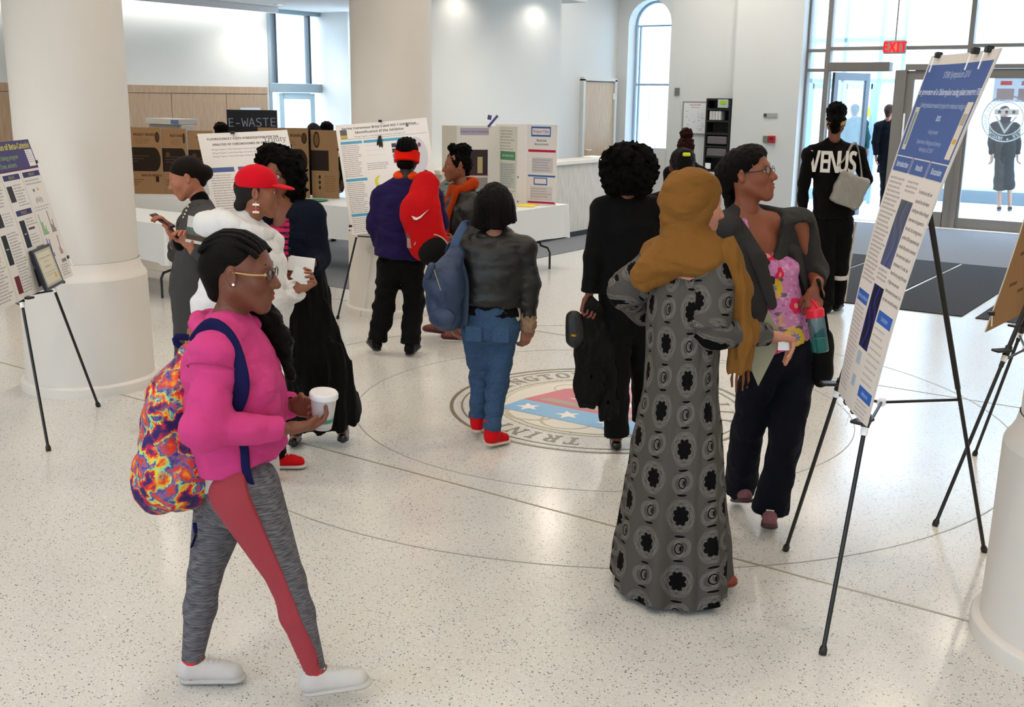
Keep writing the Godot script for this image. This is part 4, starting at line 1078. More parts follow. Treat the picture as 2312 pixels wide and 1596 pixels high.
# ---------------------------------------------------------------- the printed posters
func bars(im: Image, x: int, y: int, hs: Array, c: Array, w := 12) -> void:
	for i in hs.size(): area(im, x + i * (w + 5), y - hs[i], w, hs[i], c[i % c.size()])
	area(im, x - 6, y, hs.size() * (w + 5) + 10, 2, Color(0.3, 0.3, 0.3))

func posters() -> void:
	var ink := Color(0.22, 0.22, 0.24)
	var grey := Color(0.45, 0.45, 0.48)
	var board := mat("foam_board", Color(0.80, 0.78, 0.75), 0.7)
	var paper := Color(0.93, 0.92, 0.91)
	# large blue-headed poster on the right easel
	var im := sheet(1024, 1780, Color(0.90, 0.87, 0.84))
	var nb := Color(0.27, 0.38, 0.62)
	area(im, 18, 46, 990, 520, nb)
	text(im, "STEM Symposium 2016", 512, 110, 40, Color(0.80, 0.83, 0.90), "Droid Sans", false, true)
	text(im, "The presence of a Chloroplast using plant reserve FISH", 512, 190, 38, Color(0.88, 0.90, 0.95), "Droid Serif", true, true)
	text(im, "Undergraduate research project for molecular biology lab", 512, 250, 30, Color(0.78, 0.82, 0.90), "Droid Sans", false, true)
	text(im, "BIOL", 512, 310, 34, Color(0.82, 0.85, 0.92), "Droid Sans", true, true)
	text(im, "Faculty mentor", 512, 370, 26, Color(0.75, 0.79, 0.88), "Droid Sans", false, true)
	text(im, "Department of Biology and Chemistry", 512, 420, 26, Color(0.75, 0.79, 0.88), "Droid Sans", false, true)
	text(im, "Washington, DC 20017", 512, 455, 26, Color(0.75, 0.79, 0.88), "Droid Sans", false, true)
	area(im, 60, 250, 70, 210, Color(0.78, 0.78, 0.74)); area(im, 76, 275, 38, 160, Color(0.52, 0.56, 0.55))
	area(im, 890, 220, 92, 250, Color(0.88, 0.84, 0.78)); area(im, 900, 270, 72, 50, Color(0.70, 0.66, 0.60)); area(im, 905, 380, 62, 22, Color(0.86, 0.68, 0.30))
	for i in 3:
		area(im, 24 + i * 334, 490, 316, 84, Color(0.85, 0.83, 0.82)); area(im, 30 + i * 334, 496, 304, 72, nb)
		text(im, ["Introduction", "Results", "Discussion"][i], 182 + i * 334, 545, 38, Color(0.85, 0.88, 0.93), "Droid Sans", true, true)
	para(im, Rect2i(40, 590, 330, 560), 17, ink, 1, 1.35)
	para(im, Rect2i(400, 590, 250, 80), 17, ink, 2, 1.35)
	for y in 330:
		for x in 250:
			if (x + y) % 2 == 0:
				var k := 0.5 + 0.5 * sin(x * 0.07 + sin(y * 0.022) * 2.5) * cos(x * 0.023 + y * 0.011)
				area(im, 400 + x, 690 + y, 2, 1, Color(0.27 + 0.12 * k, 0.29 + 0.14 * k, 0.42 + 0.2 * k * y / 330.0))
				area(im, 400 + x, 1120 + y, 2, 1, Color(0.05 + 0.08 * k, 0.06 + 0.14 * k, 0.12 + 0.55 * k * k))
	para(im, Rect2i(400, 1030, 250, 80), 17, ink, 3, 1.35)
	var lines := ["To control our cells, we", "counted the cells where", "staining was visible although", "some were not apparent in", "live cells. Our strategy was to", "perform FISH experiments with a", "simple DNA probe to determine if", "there were extra copies of", "chromosome 17 in cells. We", "found that by using FISH method", "in figure we saw more", "chromosomes than were. It is a", "yes, was a successful method."]
	for i in lines.size(): text(im, lines[i], 676, 640 + i * 44, 24, ink, "Droid Sans", true)
	var lb := Color(0.20, 0.40, 0.75)
	area(im, 30, 1190, 320, 62, lb); text(im, "Materials and Methods", 190, 1232, 28, Color(0.8, 0.86, 0.95), "Droid Sans", false, true)
	para(im, Rect2i(40, 1266, 330, 470), 16, grey, 4, 1.4)
	area(im, 680, 1220, 320, 62, lb); text(im, "Conclusion", 840, 1263, 30, Color(0.8, 0.86, 0.95), "Droid Sans", false, true)
	para(im, Rect2i(680, 1300, 320, 300), 16, grey, 5, 2.2)
	area(im, 430, 1470, 120, 70, Color(0.68, 0.76, 0.80)); area(im, 440, 1600, 100, 60, Color(0.66, 0.74, 0.82))
	area(im, 680, 1620, 320, 60, lb); text(im, "References", 840, 1662, 30, Color(0.8, 0.86, 0.95), "Droid Sans", false, true)
	para(im, Rect2i(680, 1690, 320, 80), 14, grey, 6, 1.5)
	var t := easel("black tripod easel holding the large blue-headed poster", Vector3(1.840, 0.000, 1.504), Vector3(2.296, 0.000, 2.311), Vector3(2.56, 0.000, 0.98), Vector3(2.312, 1.800, 1.770), 0.80)
	var p := thing("poster", "large white poster with a deep blue heading and blue micrographs", "poster", "posters on easels")
	poster_sheet(p, Vector3(2.331, 2.104, 1.778), Vector3(2.689, 2.101, 2.413), Vector3(2.343, 0.843, 2.199), Vector3(2.097, 0.836, 1.766), 0.035, printed("poster_blue", im), board, 0.012)
	for q in [[0.12, 0.0], [0.68, 0.0], [0.86, 0.0]]: clip(p, Vector3(2.331, 2.104, 1.778).lerp(Vector3(2.689, 2.101, 2.413), q[0]), frame_of(Vector3(-0.87, 0.1, 0.49)))
	for q in [0.35, 0.6]: clip(p, Vector3(2.097, 0.836, 1.766).lerp(Vector3(2.343, 0.843, 2.199), q), frame_of(Vector3(-0.87, 0.1, 0.49)))
	# board with a purple heading on the left easel
	im = sheet(1400, 1040, Color(0.91, 0.90, 0.88))
	var pu := Color(0.29, 0.27, 0.47)
	area(im, 0, 0, 1400, 205, pu); area(im, 0, 198, 1400, 10, Color(0.40, 0.12, 0.32))
	text(im, "Localization and Expression of Beta-Catenin In", 150, 60, 58, Color(0.86, 0.82, 0.22), "Droid Sans", true)
	text(im, "A student project of the biology program", 380, 125, 40, Color(0.62, 0.78, 0.32))
	text(im, "Wray and Chow, advisers", 560, 180, 42, Color(0.62, 0.78, 0.32))
	area(im, 1260, 70, 125, 120, Color(0.92, 0.90, 0.92)); para(im, Rect2i(1266, 76, 110, 100), 11, grey, 21)
	var gold := Color(0.62, 0.58, 0.42)
	for x in [350, 700, 1040]: area(im, x, 205, 4, 835, gold)
	for c in [[20, 225, 300], [380, 225, 290], [1070, 225, 310], [740, 470, 270], [730, 225, 280]]:
		area(im, c[0], c[1], c[2], 38, Color(0.22, 0.21, 0.42)); text(im, "RESULTS", c[0] + c[2] / 2, c[1] + 29, 26, Color(0.85, 0.82, 0.35), "Droid Sans", false, true)
	para(im, Rect2i(30, 280, 300, 740), 15, ink, 11); para(im, Rect2i(380, 280, 290, 160), 15, ink, 12)
	area(im, 390, 460, 110, 90, Color(0.18, 0.19, 0.22)); para(im, Rect2i(520, 460, 160, 100), 14, grey, 13)
	area(im, 390, 600, 80, 200, Color(0.12, 0.15, 0.19)); area(im, 410, 690, 40, 8, Color(0.7, 0.75, 0.8)); para(im, Rect2i(490, 590, 190, 420), 14, ink, 14)
	area(im, 730, 300, 90, 110, Color(0.20, 0.20, 0.24)); para(im, Rect2i(840, 290, 180, 160), 14, ink, 15)
	area(im, 740, 540, 90, 190, Color(0.11, 0.15, 0.20)); area(im, 765, 630, 40, 8, Color(0.7, 0.75, 0.8)); para(im, Rect2i(850, 530, 180, 60), 14, ink, 16); area(im, 860, 600, 110, 16, Color(0.35, 0.25, 0.27))
	para(im, Rect2i(850, 640, 180, 90), 14, grey, 17)
	disc(im, 775, 830, 34, 36, Color(0.74, 0.52, 0.66))
	area(im, 900, 740, 130, 180, Color(0.24, 0.30, 0.42)); area(im, 970, 740, 60, 90, Color(0.36, 0.30, 0.46)); area(im, 900, 740, 70, 16, Color(0.35, 0.62, 0.40)); area(im, 970, 740, 60, 16, Color(0.74, 0.35, 0.28)); area(im, 892, 740, 8, 90, Color(0.74, 0.40, 0.30))
	area(im, 740, 880, 70, 130, Color(0.20, 0.20, 0.24)); area(im, 400, 880, 80, 120, Color(0.42, 0.16, 0.18))
	bars(im, 860, 1010, [110, 60, 62, 58, 40], [Color(0.35, 0.3, 0.32), Color(0.35, 0.42, 0.62), Color(0.72, 0.38, 0.42)], 12)
	para(im, Rect2i(1070, 275, 310, 50), 17, ink, 18); area(im, 1150, 350, 34, 20, Color(0.42, 0.50, 0.66)); area(im, 1230, 348, 34, 18, Color(0.85, 0.74, 0.30))
	for i in 5: area(im, 1150 + i * 26, 420 - i % 2 * 10, 9, 34, Color(0.25, 0.24, 0.26))
	para(im, Rect2i(1070, 470, 310, 40), 15, grey, 19)
	bars(im, 1090, 680, [150, 90, 92, 40, 60, 18], [Color(0.36, 0.66, 0.42)], 12)
	bars(im, 1260, 680, [160, 60, 50, 90, 26], [Color(0.42, 0.36, 0.36), Color(0.34, 0.3, 0.3)], 12)
	bars(im, 1100, 850, [140, 40, 130, 26], [Color(0.36, 0.40, 0.68)], 16)
	bars(im, 1290, 850, [50, 140, 30], [Color(0.66, 0.40, 0.52)], 14)
	area(im, 1270, 890, 90, 26, Color(0.52, 0.52, 0.48)); para(im, Rect2i(1230, 925, 160, 100), 13, ink, 20)
	easel("black tripod easel holding the board with a purple heading", Vector3(-1.966, 0.000, 2.665), Vector3(-2.510, 0.000, 1.976), Vector3(-3.023, 0.000, 2.941), Vector3(-2.497, 1.800, 2.525), 0.80)
	p = thing("poster", "wide tri-fold white board with a purple heading and bar charts", "poster", "posters on easels")
	poster_sheet(p, Vector3(-1.973, 1.661, 3.091), Vector3(-2.686, 1.661, 2.188), Vector3(-2.645, 0.827, 1.994), Vector3(-1.918, 0.827, 2.915), 0.012, printed("poster_purple", im), board)
	for v in [0.16, 0.86]: clip(p, Vector3(-2.686, 1.661, 2.188).lerp(Vector3(-2.645, 0.827, 1.994), v), frame_of(Vector3(0.75, 0.2, -0.6)))
	# framed certificate standing on the left easel
	var ce := sheet(300, 400, Color(0.72, 0.73, 0.66))
	area(ce, 26, 26, 248, 348, Color(0.86, 0.83, 0.74))
	text(ce, "Certificate of Merit", 150, 96, 24, grey, "Droid Serif", true, true); text(ce, "awarded to", 150, 140, 18, grey, "Droid Serif", false, true); text(ce, "Molly V.", 150, 200, 30, Color(0.5, 0.48, 0.4), "Droid Serif", true, true)
	text(ce, "for a poster presentation", 150, 260, 18, grey, "Droid Serif", false, true); text(ce, "Beta Beta Beta Society", 150, 290, 18, grey, "Droid Serif", false, true); disc(ce, 226, 318, 22, 26, Color(0.84, 0.70, 0.26))
	var pq := thing("certificate_plaque", "dark blue framed certificate standing on the easel ledge", "certificate")
	var a := Vector3(-2.300, 1.060, 2.478)
	var b := Vector3(-2.475, 1.064, 2.258)
	var c := Vector3(-2.383, 0.840, 2.240)
	var d := Vector3(-2.206, 0.836, 2.460)
	var nn := (c - a).cross(b - d).normalized()
	if nn.dot(Vector3(1, 0, 0.8)) < 0: nn = -nn
	var q4 := [a, b, c, d]
	var mid := (a + b + c + d) / 4
	var fm := MB.new()
	fm.quad(a, b, c, d, -nn)
	fm.quad(a + nn * 0.018, b + nn * 0.018, c + nn * 0.018, d + nn * 0.018, nn)
	for i in 4: fm.quad(q4[i], q4[(i + 1) % 4], q4[(i + 1) % 4] + nn * 0.018, q4[i] + nn * 0.018, ((q4[i] + q4[(i + 1) % 4]) / 2 - mid).normalized())
	put("frame", fm, mat("plaque_navy", Color(0.09, 0.11, 0.20), 0.35), pq)
	var iq := []
	for v in q4: iq.append(mid + (v - mid) * 0.86 + nn * 0.0195)
	put("certificate", MB.new().quad(iq[0], iq[1], iq[2], iq[3], nn), printed("certificate", ce, 0.35), pq)
	# poster with sky-blue headings in front of the far column
	im = sheet(1024, 1200, paper)
	var sb := Color(0.36, 0.66, 0.82)
	text(im, "Serine Consensus Breast and HIV-1 Inhibition", 480, 60, 38, ink, "Droid Sans", true, true); text(im, "Identification of the Inhibitor", 480, 110, 38, ink, "Droid Sans", true, true)
	text(im, "Biology Program, Trinity Washington University, Washington DC", 480, 150, 20, grey, "Droid Sans", false, true)
	area(im, 780, 40, 30, 40, Color(0.42, 0.42, 0.46)); text(im, "Trinity", 820, 72, 34, Color(0.55, 0.55, 0.58), "Droid Serif"); area(im, 30, 165, 970, 3, grey)
	area(im, 40, 60, 76, 100, Color(0.40, 0.40, 0.42)); area(im, 40, 120, 76, 34, Color(0.78, 0.70, 0.36))
	area(im, 30, 190, 240, 30, sb); area(im, 286, 190, 470, 30, sb); area(im, 30, 600, 240, 30, sb); area(im, 30, 980, 240, 30, sb); area(im, 760, 760, 230, 30, sb)
	for q in [[30, 228, 236, 360, 31], [30, 640, 236, 330, 32], [30, 1020, 236, 170, 33], [290, 440, 260, 90, 34], [290, 760, 260, 420, 35], [600, 560, 140, 180, 36], [760, 800, 230, 380, 37]]: para(im, Rect2i(q[0], q[1], q[2], q[3]), 14, ink, q[4], 1.5)
	for i in 3: area(im, 300, 250 + i * 55, 210, 2, Color(0.7, 0.7, 0.72))
	for i in 8: area(im, 590 + (i % 2) * 64, 250 + (i / 2) * 58, 54, 46, Color(0.26, 0.26, 0.32) if i < 4 else Color(0.55, 0.50, 0.74))
	disc(im, 860, 400, 120, 200, Color(0.83, 0.83, 0.86)); disc(im, 900, 290, 18, 26, Color(0.62, 0.22, 0.36)); disc(im, 870, 300, 14, 14, Color(0.86, 0.74, 0.34))
	disc(im, 410, 660, 62, 72, Color(0.86, 0.84, 0.28)); disc(im, 446, 660, 62, 72, paper)
	easel("black tripod easel holding the poster with sky-blue headings", Vector3(-3.271, 0, -0.955), Vector3(-2.60, 0, -1.30), Vector3(-2.88, 0, -1.12), Vector3(-2.93, 1.60, -1.17), 0.76)
	p = thing("poster", "white poster with sky-blue headings and a yellow crescent", "poster", "posters on easels")
	poster_sheet(p, Vector3(-3.262, 1.681, -0.978), Vector3(-2.636, 1.757, -1.438), Vector3(-2.399, 0.849, -1.365), Vector3(-3.025, 0.773, -0.905), 0.03, printed("poster_sky", im), board, 0.02)
	for v in [0.22, 0.92]: clip(p, Vector3(-3.262, 1.681, -0.978).lerp(Vector3(-3.025, 0.773, -0.905), v), frame_of(Vector3(0.57, 0, 0.82)))
	clip(p, Vector3(-2.95, 1.722, -1.20), frame_of(Vector3(0.57, 0, 0.82)))
	# poster behind the red cap
	im = sheet(900, 1300, Color(0.90, 0.89, 0.88))
	text(im, "FLUORESCENCE IN SITU HYBRIDIZATION FOR THE", 440, 70, 30, ink, "Droid Sans", true, true); text(im, "ANALYSIS OF CHROMOSOMES IN YEAST", 410, 125, 30, ink, "Droid Sans", true, true); text(im, "Trinity", 640, 110, 70, Color(0.35, 0.35, 0.38), "Droid Serif")
	for i in 3: text(im, "Biology Program, Trinity Washington University, Washington DC", 380, 170 + i * 34, 19, grey, "Droid Sans", false, true)
	for x in [40, 330, 620]: area(im, x, 340, 250, 46, Color(0.33, 0.40, 0.60)); para(im, Rect2i(x, 405, 250, 860), 15, ink, 40 + x, 1.7)
	easel("black tripod easel behind the person in the red cap", Vector3(-3.10, 0, 0.52), Vector3(-2.52, 0, -0.10), Vector3(-3.30, 0, -0.12), Vector3(-3.04, 1.50, 0.14), 0.66)
	p = thing("poster", "white poster with dull blue headings behind the red cap", "poster", "posters on easels")
	poster_sheet(p, Vector3(-3.308, 1.638, 0.447), Vector3(-2.873, 1.671, -0.055), Vector3(-2.635, 0.694, -0.063), Vector3(-3.07, 0.661, 0.439), 0.03, printed("poster_grey", im), board, 0.015)
	clip(p, Vector3(-3.14, 1.648, 0.25), frame_of(Vector3(0.57, 0, 0.82)))
	clip(p, Vector3(-2.85, 1.55, -0.06), frame_of(Vector3(0.57, 0, 0.82)))
	# cardboard-backed board at the picture edge
	easel("black tripod easel holding the cardboard-backed board", Vector3(2.300, 0, 0.801), Vector3(2.204, 0, -0.419), Vector3(2.98, 0, -0.05), Vector3(2.62, 1.62, 0.06), 0.78)
	im = sheet(512, 700, Color(0.60, 0.46, 0.31))
	for i in 12: area(im, 60 + (i % 3) * 90, 90 + i * 46, 70 - i % 4 * 12, 16, Color(0.42, 0.30, 0.19))
	p = thing("cardboard_poster", "cardboard-backed tri-fold board leaning on an easel at the edge", "display board")
	poster_sheet(p, Vector3(2.418, 1.62, -0.05), Vector3(2.60, 1.66, -0.75), Vector3(2.46, 0.90, -0.55), Vector3(2.335, 0.86, 0.345), 0.01, printed("cardboard_back", im, 0.85), mat("foam_board"))
	clip(p, Vector3(2.345, 0.95, 0.31), frame_of(Vector3(0.57, 0, 0.82)))
	white_trifolds()

func white_trifolds() -> void:
	# two white tri-fold boards on the long white cloth
	var ink := Color(0.42, 0.42, 0.46)
	var wm := mat("trifold_white", Color(0.90, 0.89, 0.87), 0.7)
	var im := sheet(1024, 800, Color(0.91, 0.90, 0.88))
	area(im, 0, 0, 200, 800, Color(0.84, 0.82, 0.77))
	area(im, 240, 20, 330, 70, Color(0.70, 0.68, 0.76)); text(im, "Science in the Community", 405, 66, 26, Color(0.45, 0.42, 0.58), "Droid Sans", true, true)
	area(im, 330, 230, 230, 250, Color(0.24, 0.20, 0.22)); area(im, 440, 300, 60, 160, Color(0.72, 0.66, 0.48)); area(im, 300, 480, 270, 12, Color(0.80, 0.58, 0.58)); area(im, 400, 500, 160, 240, Color(0.60, 0.58, 0.58))
	area(im, 690, 0, 334, 800, Color(0.92, 0.91, 0.87)); para(im, Rect2i(720, 30, 270, 200), 20, ink, 50)
	area(im, 720, 240, 270, 84, Color(0.38, 0.60, 0.44)); text(im, "BACKGROUND", 855, 292, 30, Color(0.78, 0.88, 0.80), "Droid Sans", true, true)
	area(im, 720, 350, 270, 250, Color(0.80, 0.82, 0.80)); para(im, Rect2i(726, 360, 260, 230), 16, ink, 51); area(im, 715, 620, 280, 4, ink); para(im, Rect2i(720, 630, 270, 160), 18, ink, 52)
	var m := printed("trifold_print_a", im, 0.7)
	var t := thing("trifold_board", "white tri-fold board with a green heading strip", "display board", "white tri-fold boards", Vector3(0, 0.744, 0))
	var pts := [Vector3(-4.06, 0, -3.42), Vector3(-3.93, 0, -3.52), Vector3(-3.62, 0, -3.87), Vector3(-3.33, 0, -3.80)]
	fold(t, pts, [0.0, 0.2, 0.68, 1.0], 0.88, m, wm)
	put("paper_flower", MB.new().box(Transform3D(Basis(Vector3(0.5708, 0, 0.8211).normalized(), -0.7), Vector3(-3.66, 0.93, -3.80)), Vector3(0.03, 0.16, 0.012), 0.004).box(Transform3D(Basis(Vector3(0.5708, 0, 0.8211).normalized(), -0.2), Vector3(-3.69, 0.97, -3.78)), Vector3(0.05, 0.05, 0.012), 0.004), mat("flower_purple", Color(0.36, 0.34, 0.60), 0.6), t)
	im = sheet(800, 800, Color(0.91, 0.90, 0.90))
	var re := Color(0.76, 0.14, 0.30)
	var bl := Color(0.24, 0.42, 0.70)
	area(im, 0, 260, 120, 22, re); area(im, 0, 520, 250, 20, bl); area(im, 0, 770, 250, 16, re); area(im, 20, 370, 190, 130, Color(0.62, 0.62, 0.64)); para(im, Rect2i(20, 600, 200, 150), 16, ink, 60)
	area(im, 60, 60, 150, 190, bl); area(im, 72, 74, 126, 162, Color(0.86, 0.87, 0.90)); para(im, Rect2i(82, 90, 110, 130), 12, ink, 61)
	area(im, 400, 20, 300, 100, bl); area(im, 416, 38, 268, 64, Color(0.90, 0.88, 0.90)); text(im, "Project Title", 550, 84, 40, Color(0.62, 0.45, 0.62), "Droid Sans", true, true)
	text(im, "Materials", 560, 170, 34, ink, "Droid Sans", true, true); text(im, "Measurements", 560, 206, 30, ink, "Droid Sans", true, true)
	area(im, 360, 250, 420, 24, re); area(im, 420, 330, 320, 150, Color(0.80, 0.79, 0.82)); para(im, Rect2i(430, 340, 300, 130), 18, ink, 62); area(im, 360, 505, 420, 18, bl)
	area(im, 450, 530, 210, 76, bl); area(im, 466, 540, 178, 52, Color(0.92, 0.88, 0.90)); area(im, 400, 620, 340, 140, Color(0.84, 0.82, 0.84)); para(im, Rect2i(410, 630, 320, 120), 18, ink, 63); area(im, 360, 772, 420, 20, re)
	t = thing("trifold_board", "white tri-fold board with red and blue paper borders", "display board", "white tri-fold boards", Vector3(0, 0.744, 0))
	fold(t, [Vector3(-3.86, 0, -4.12), Vector3(-3.66, 0, -4.46), Vector3(-3.29, 0, -4.52)], [0.0, 0.42, 1.0], 0.89, printed("trifold_print_b", im, 0.7), wm)

func fold(t: Node3D, pts: Array, us: Array, h: float, m: Material, back: Material) -> void:
	for i in pts.size() - 1:
		var a: Vector3 = pts[i]
		var b: Vector3 = pts[i + 1]
		var n := (b - a).cross(Vector3.UP).normalized()
		if n.dot(Vector3(0.57, 0, 0.82)) < 0: n = -n
		put("panel", MB.new().box(Transform3D(Basis((b - a).normalized(), Vector3.UP, (b - a).normalized().cross(Vector3.UP)), (a + b) / 2 + Vector3.UP * h / 2), Vector3((b - a).length() - 0.002, h, 0.005)), back, t)
		var o := n * 0.0032
		put("panel_print", MB.new().quad(a + o + Vector3.UP * h, b + o + Vector3.UP * h, b + o, a + o, n, [Vector2(us[i], 0), Vector2(us[i + 1], 0), Vector2(us[i + 1], 1), Vector2(us[i], 1)]), m, t)

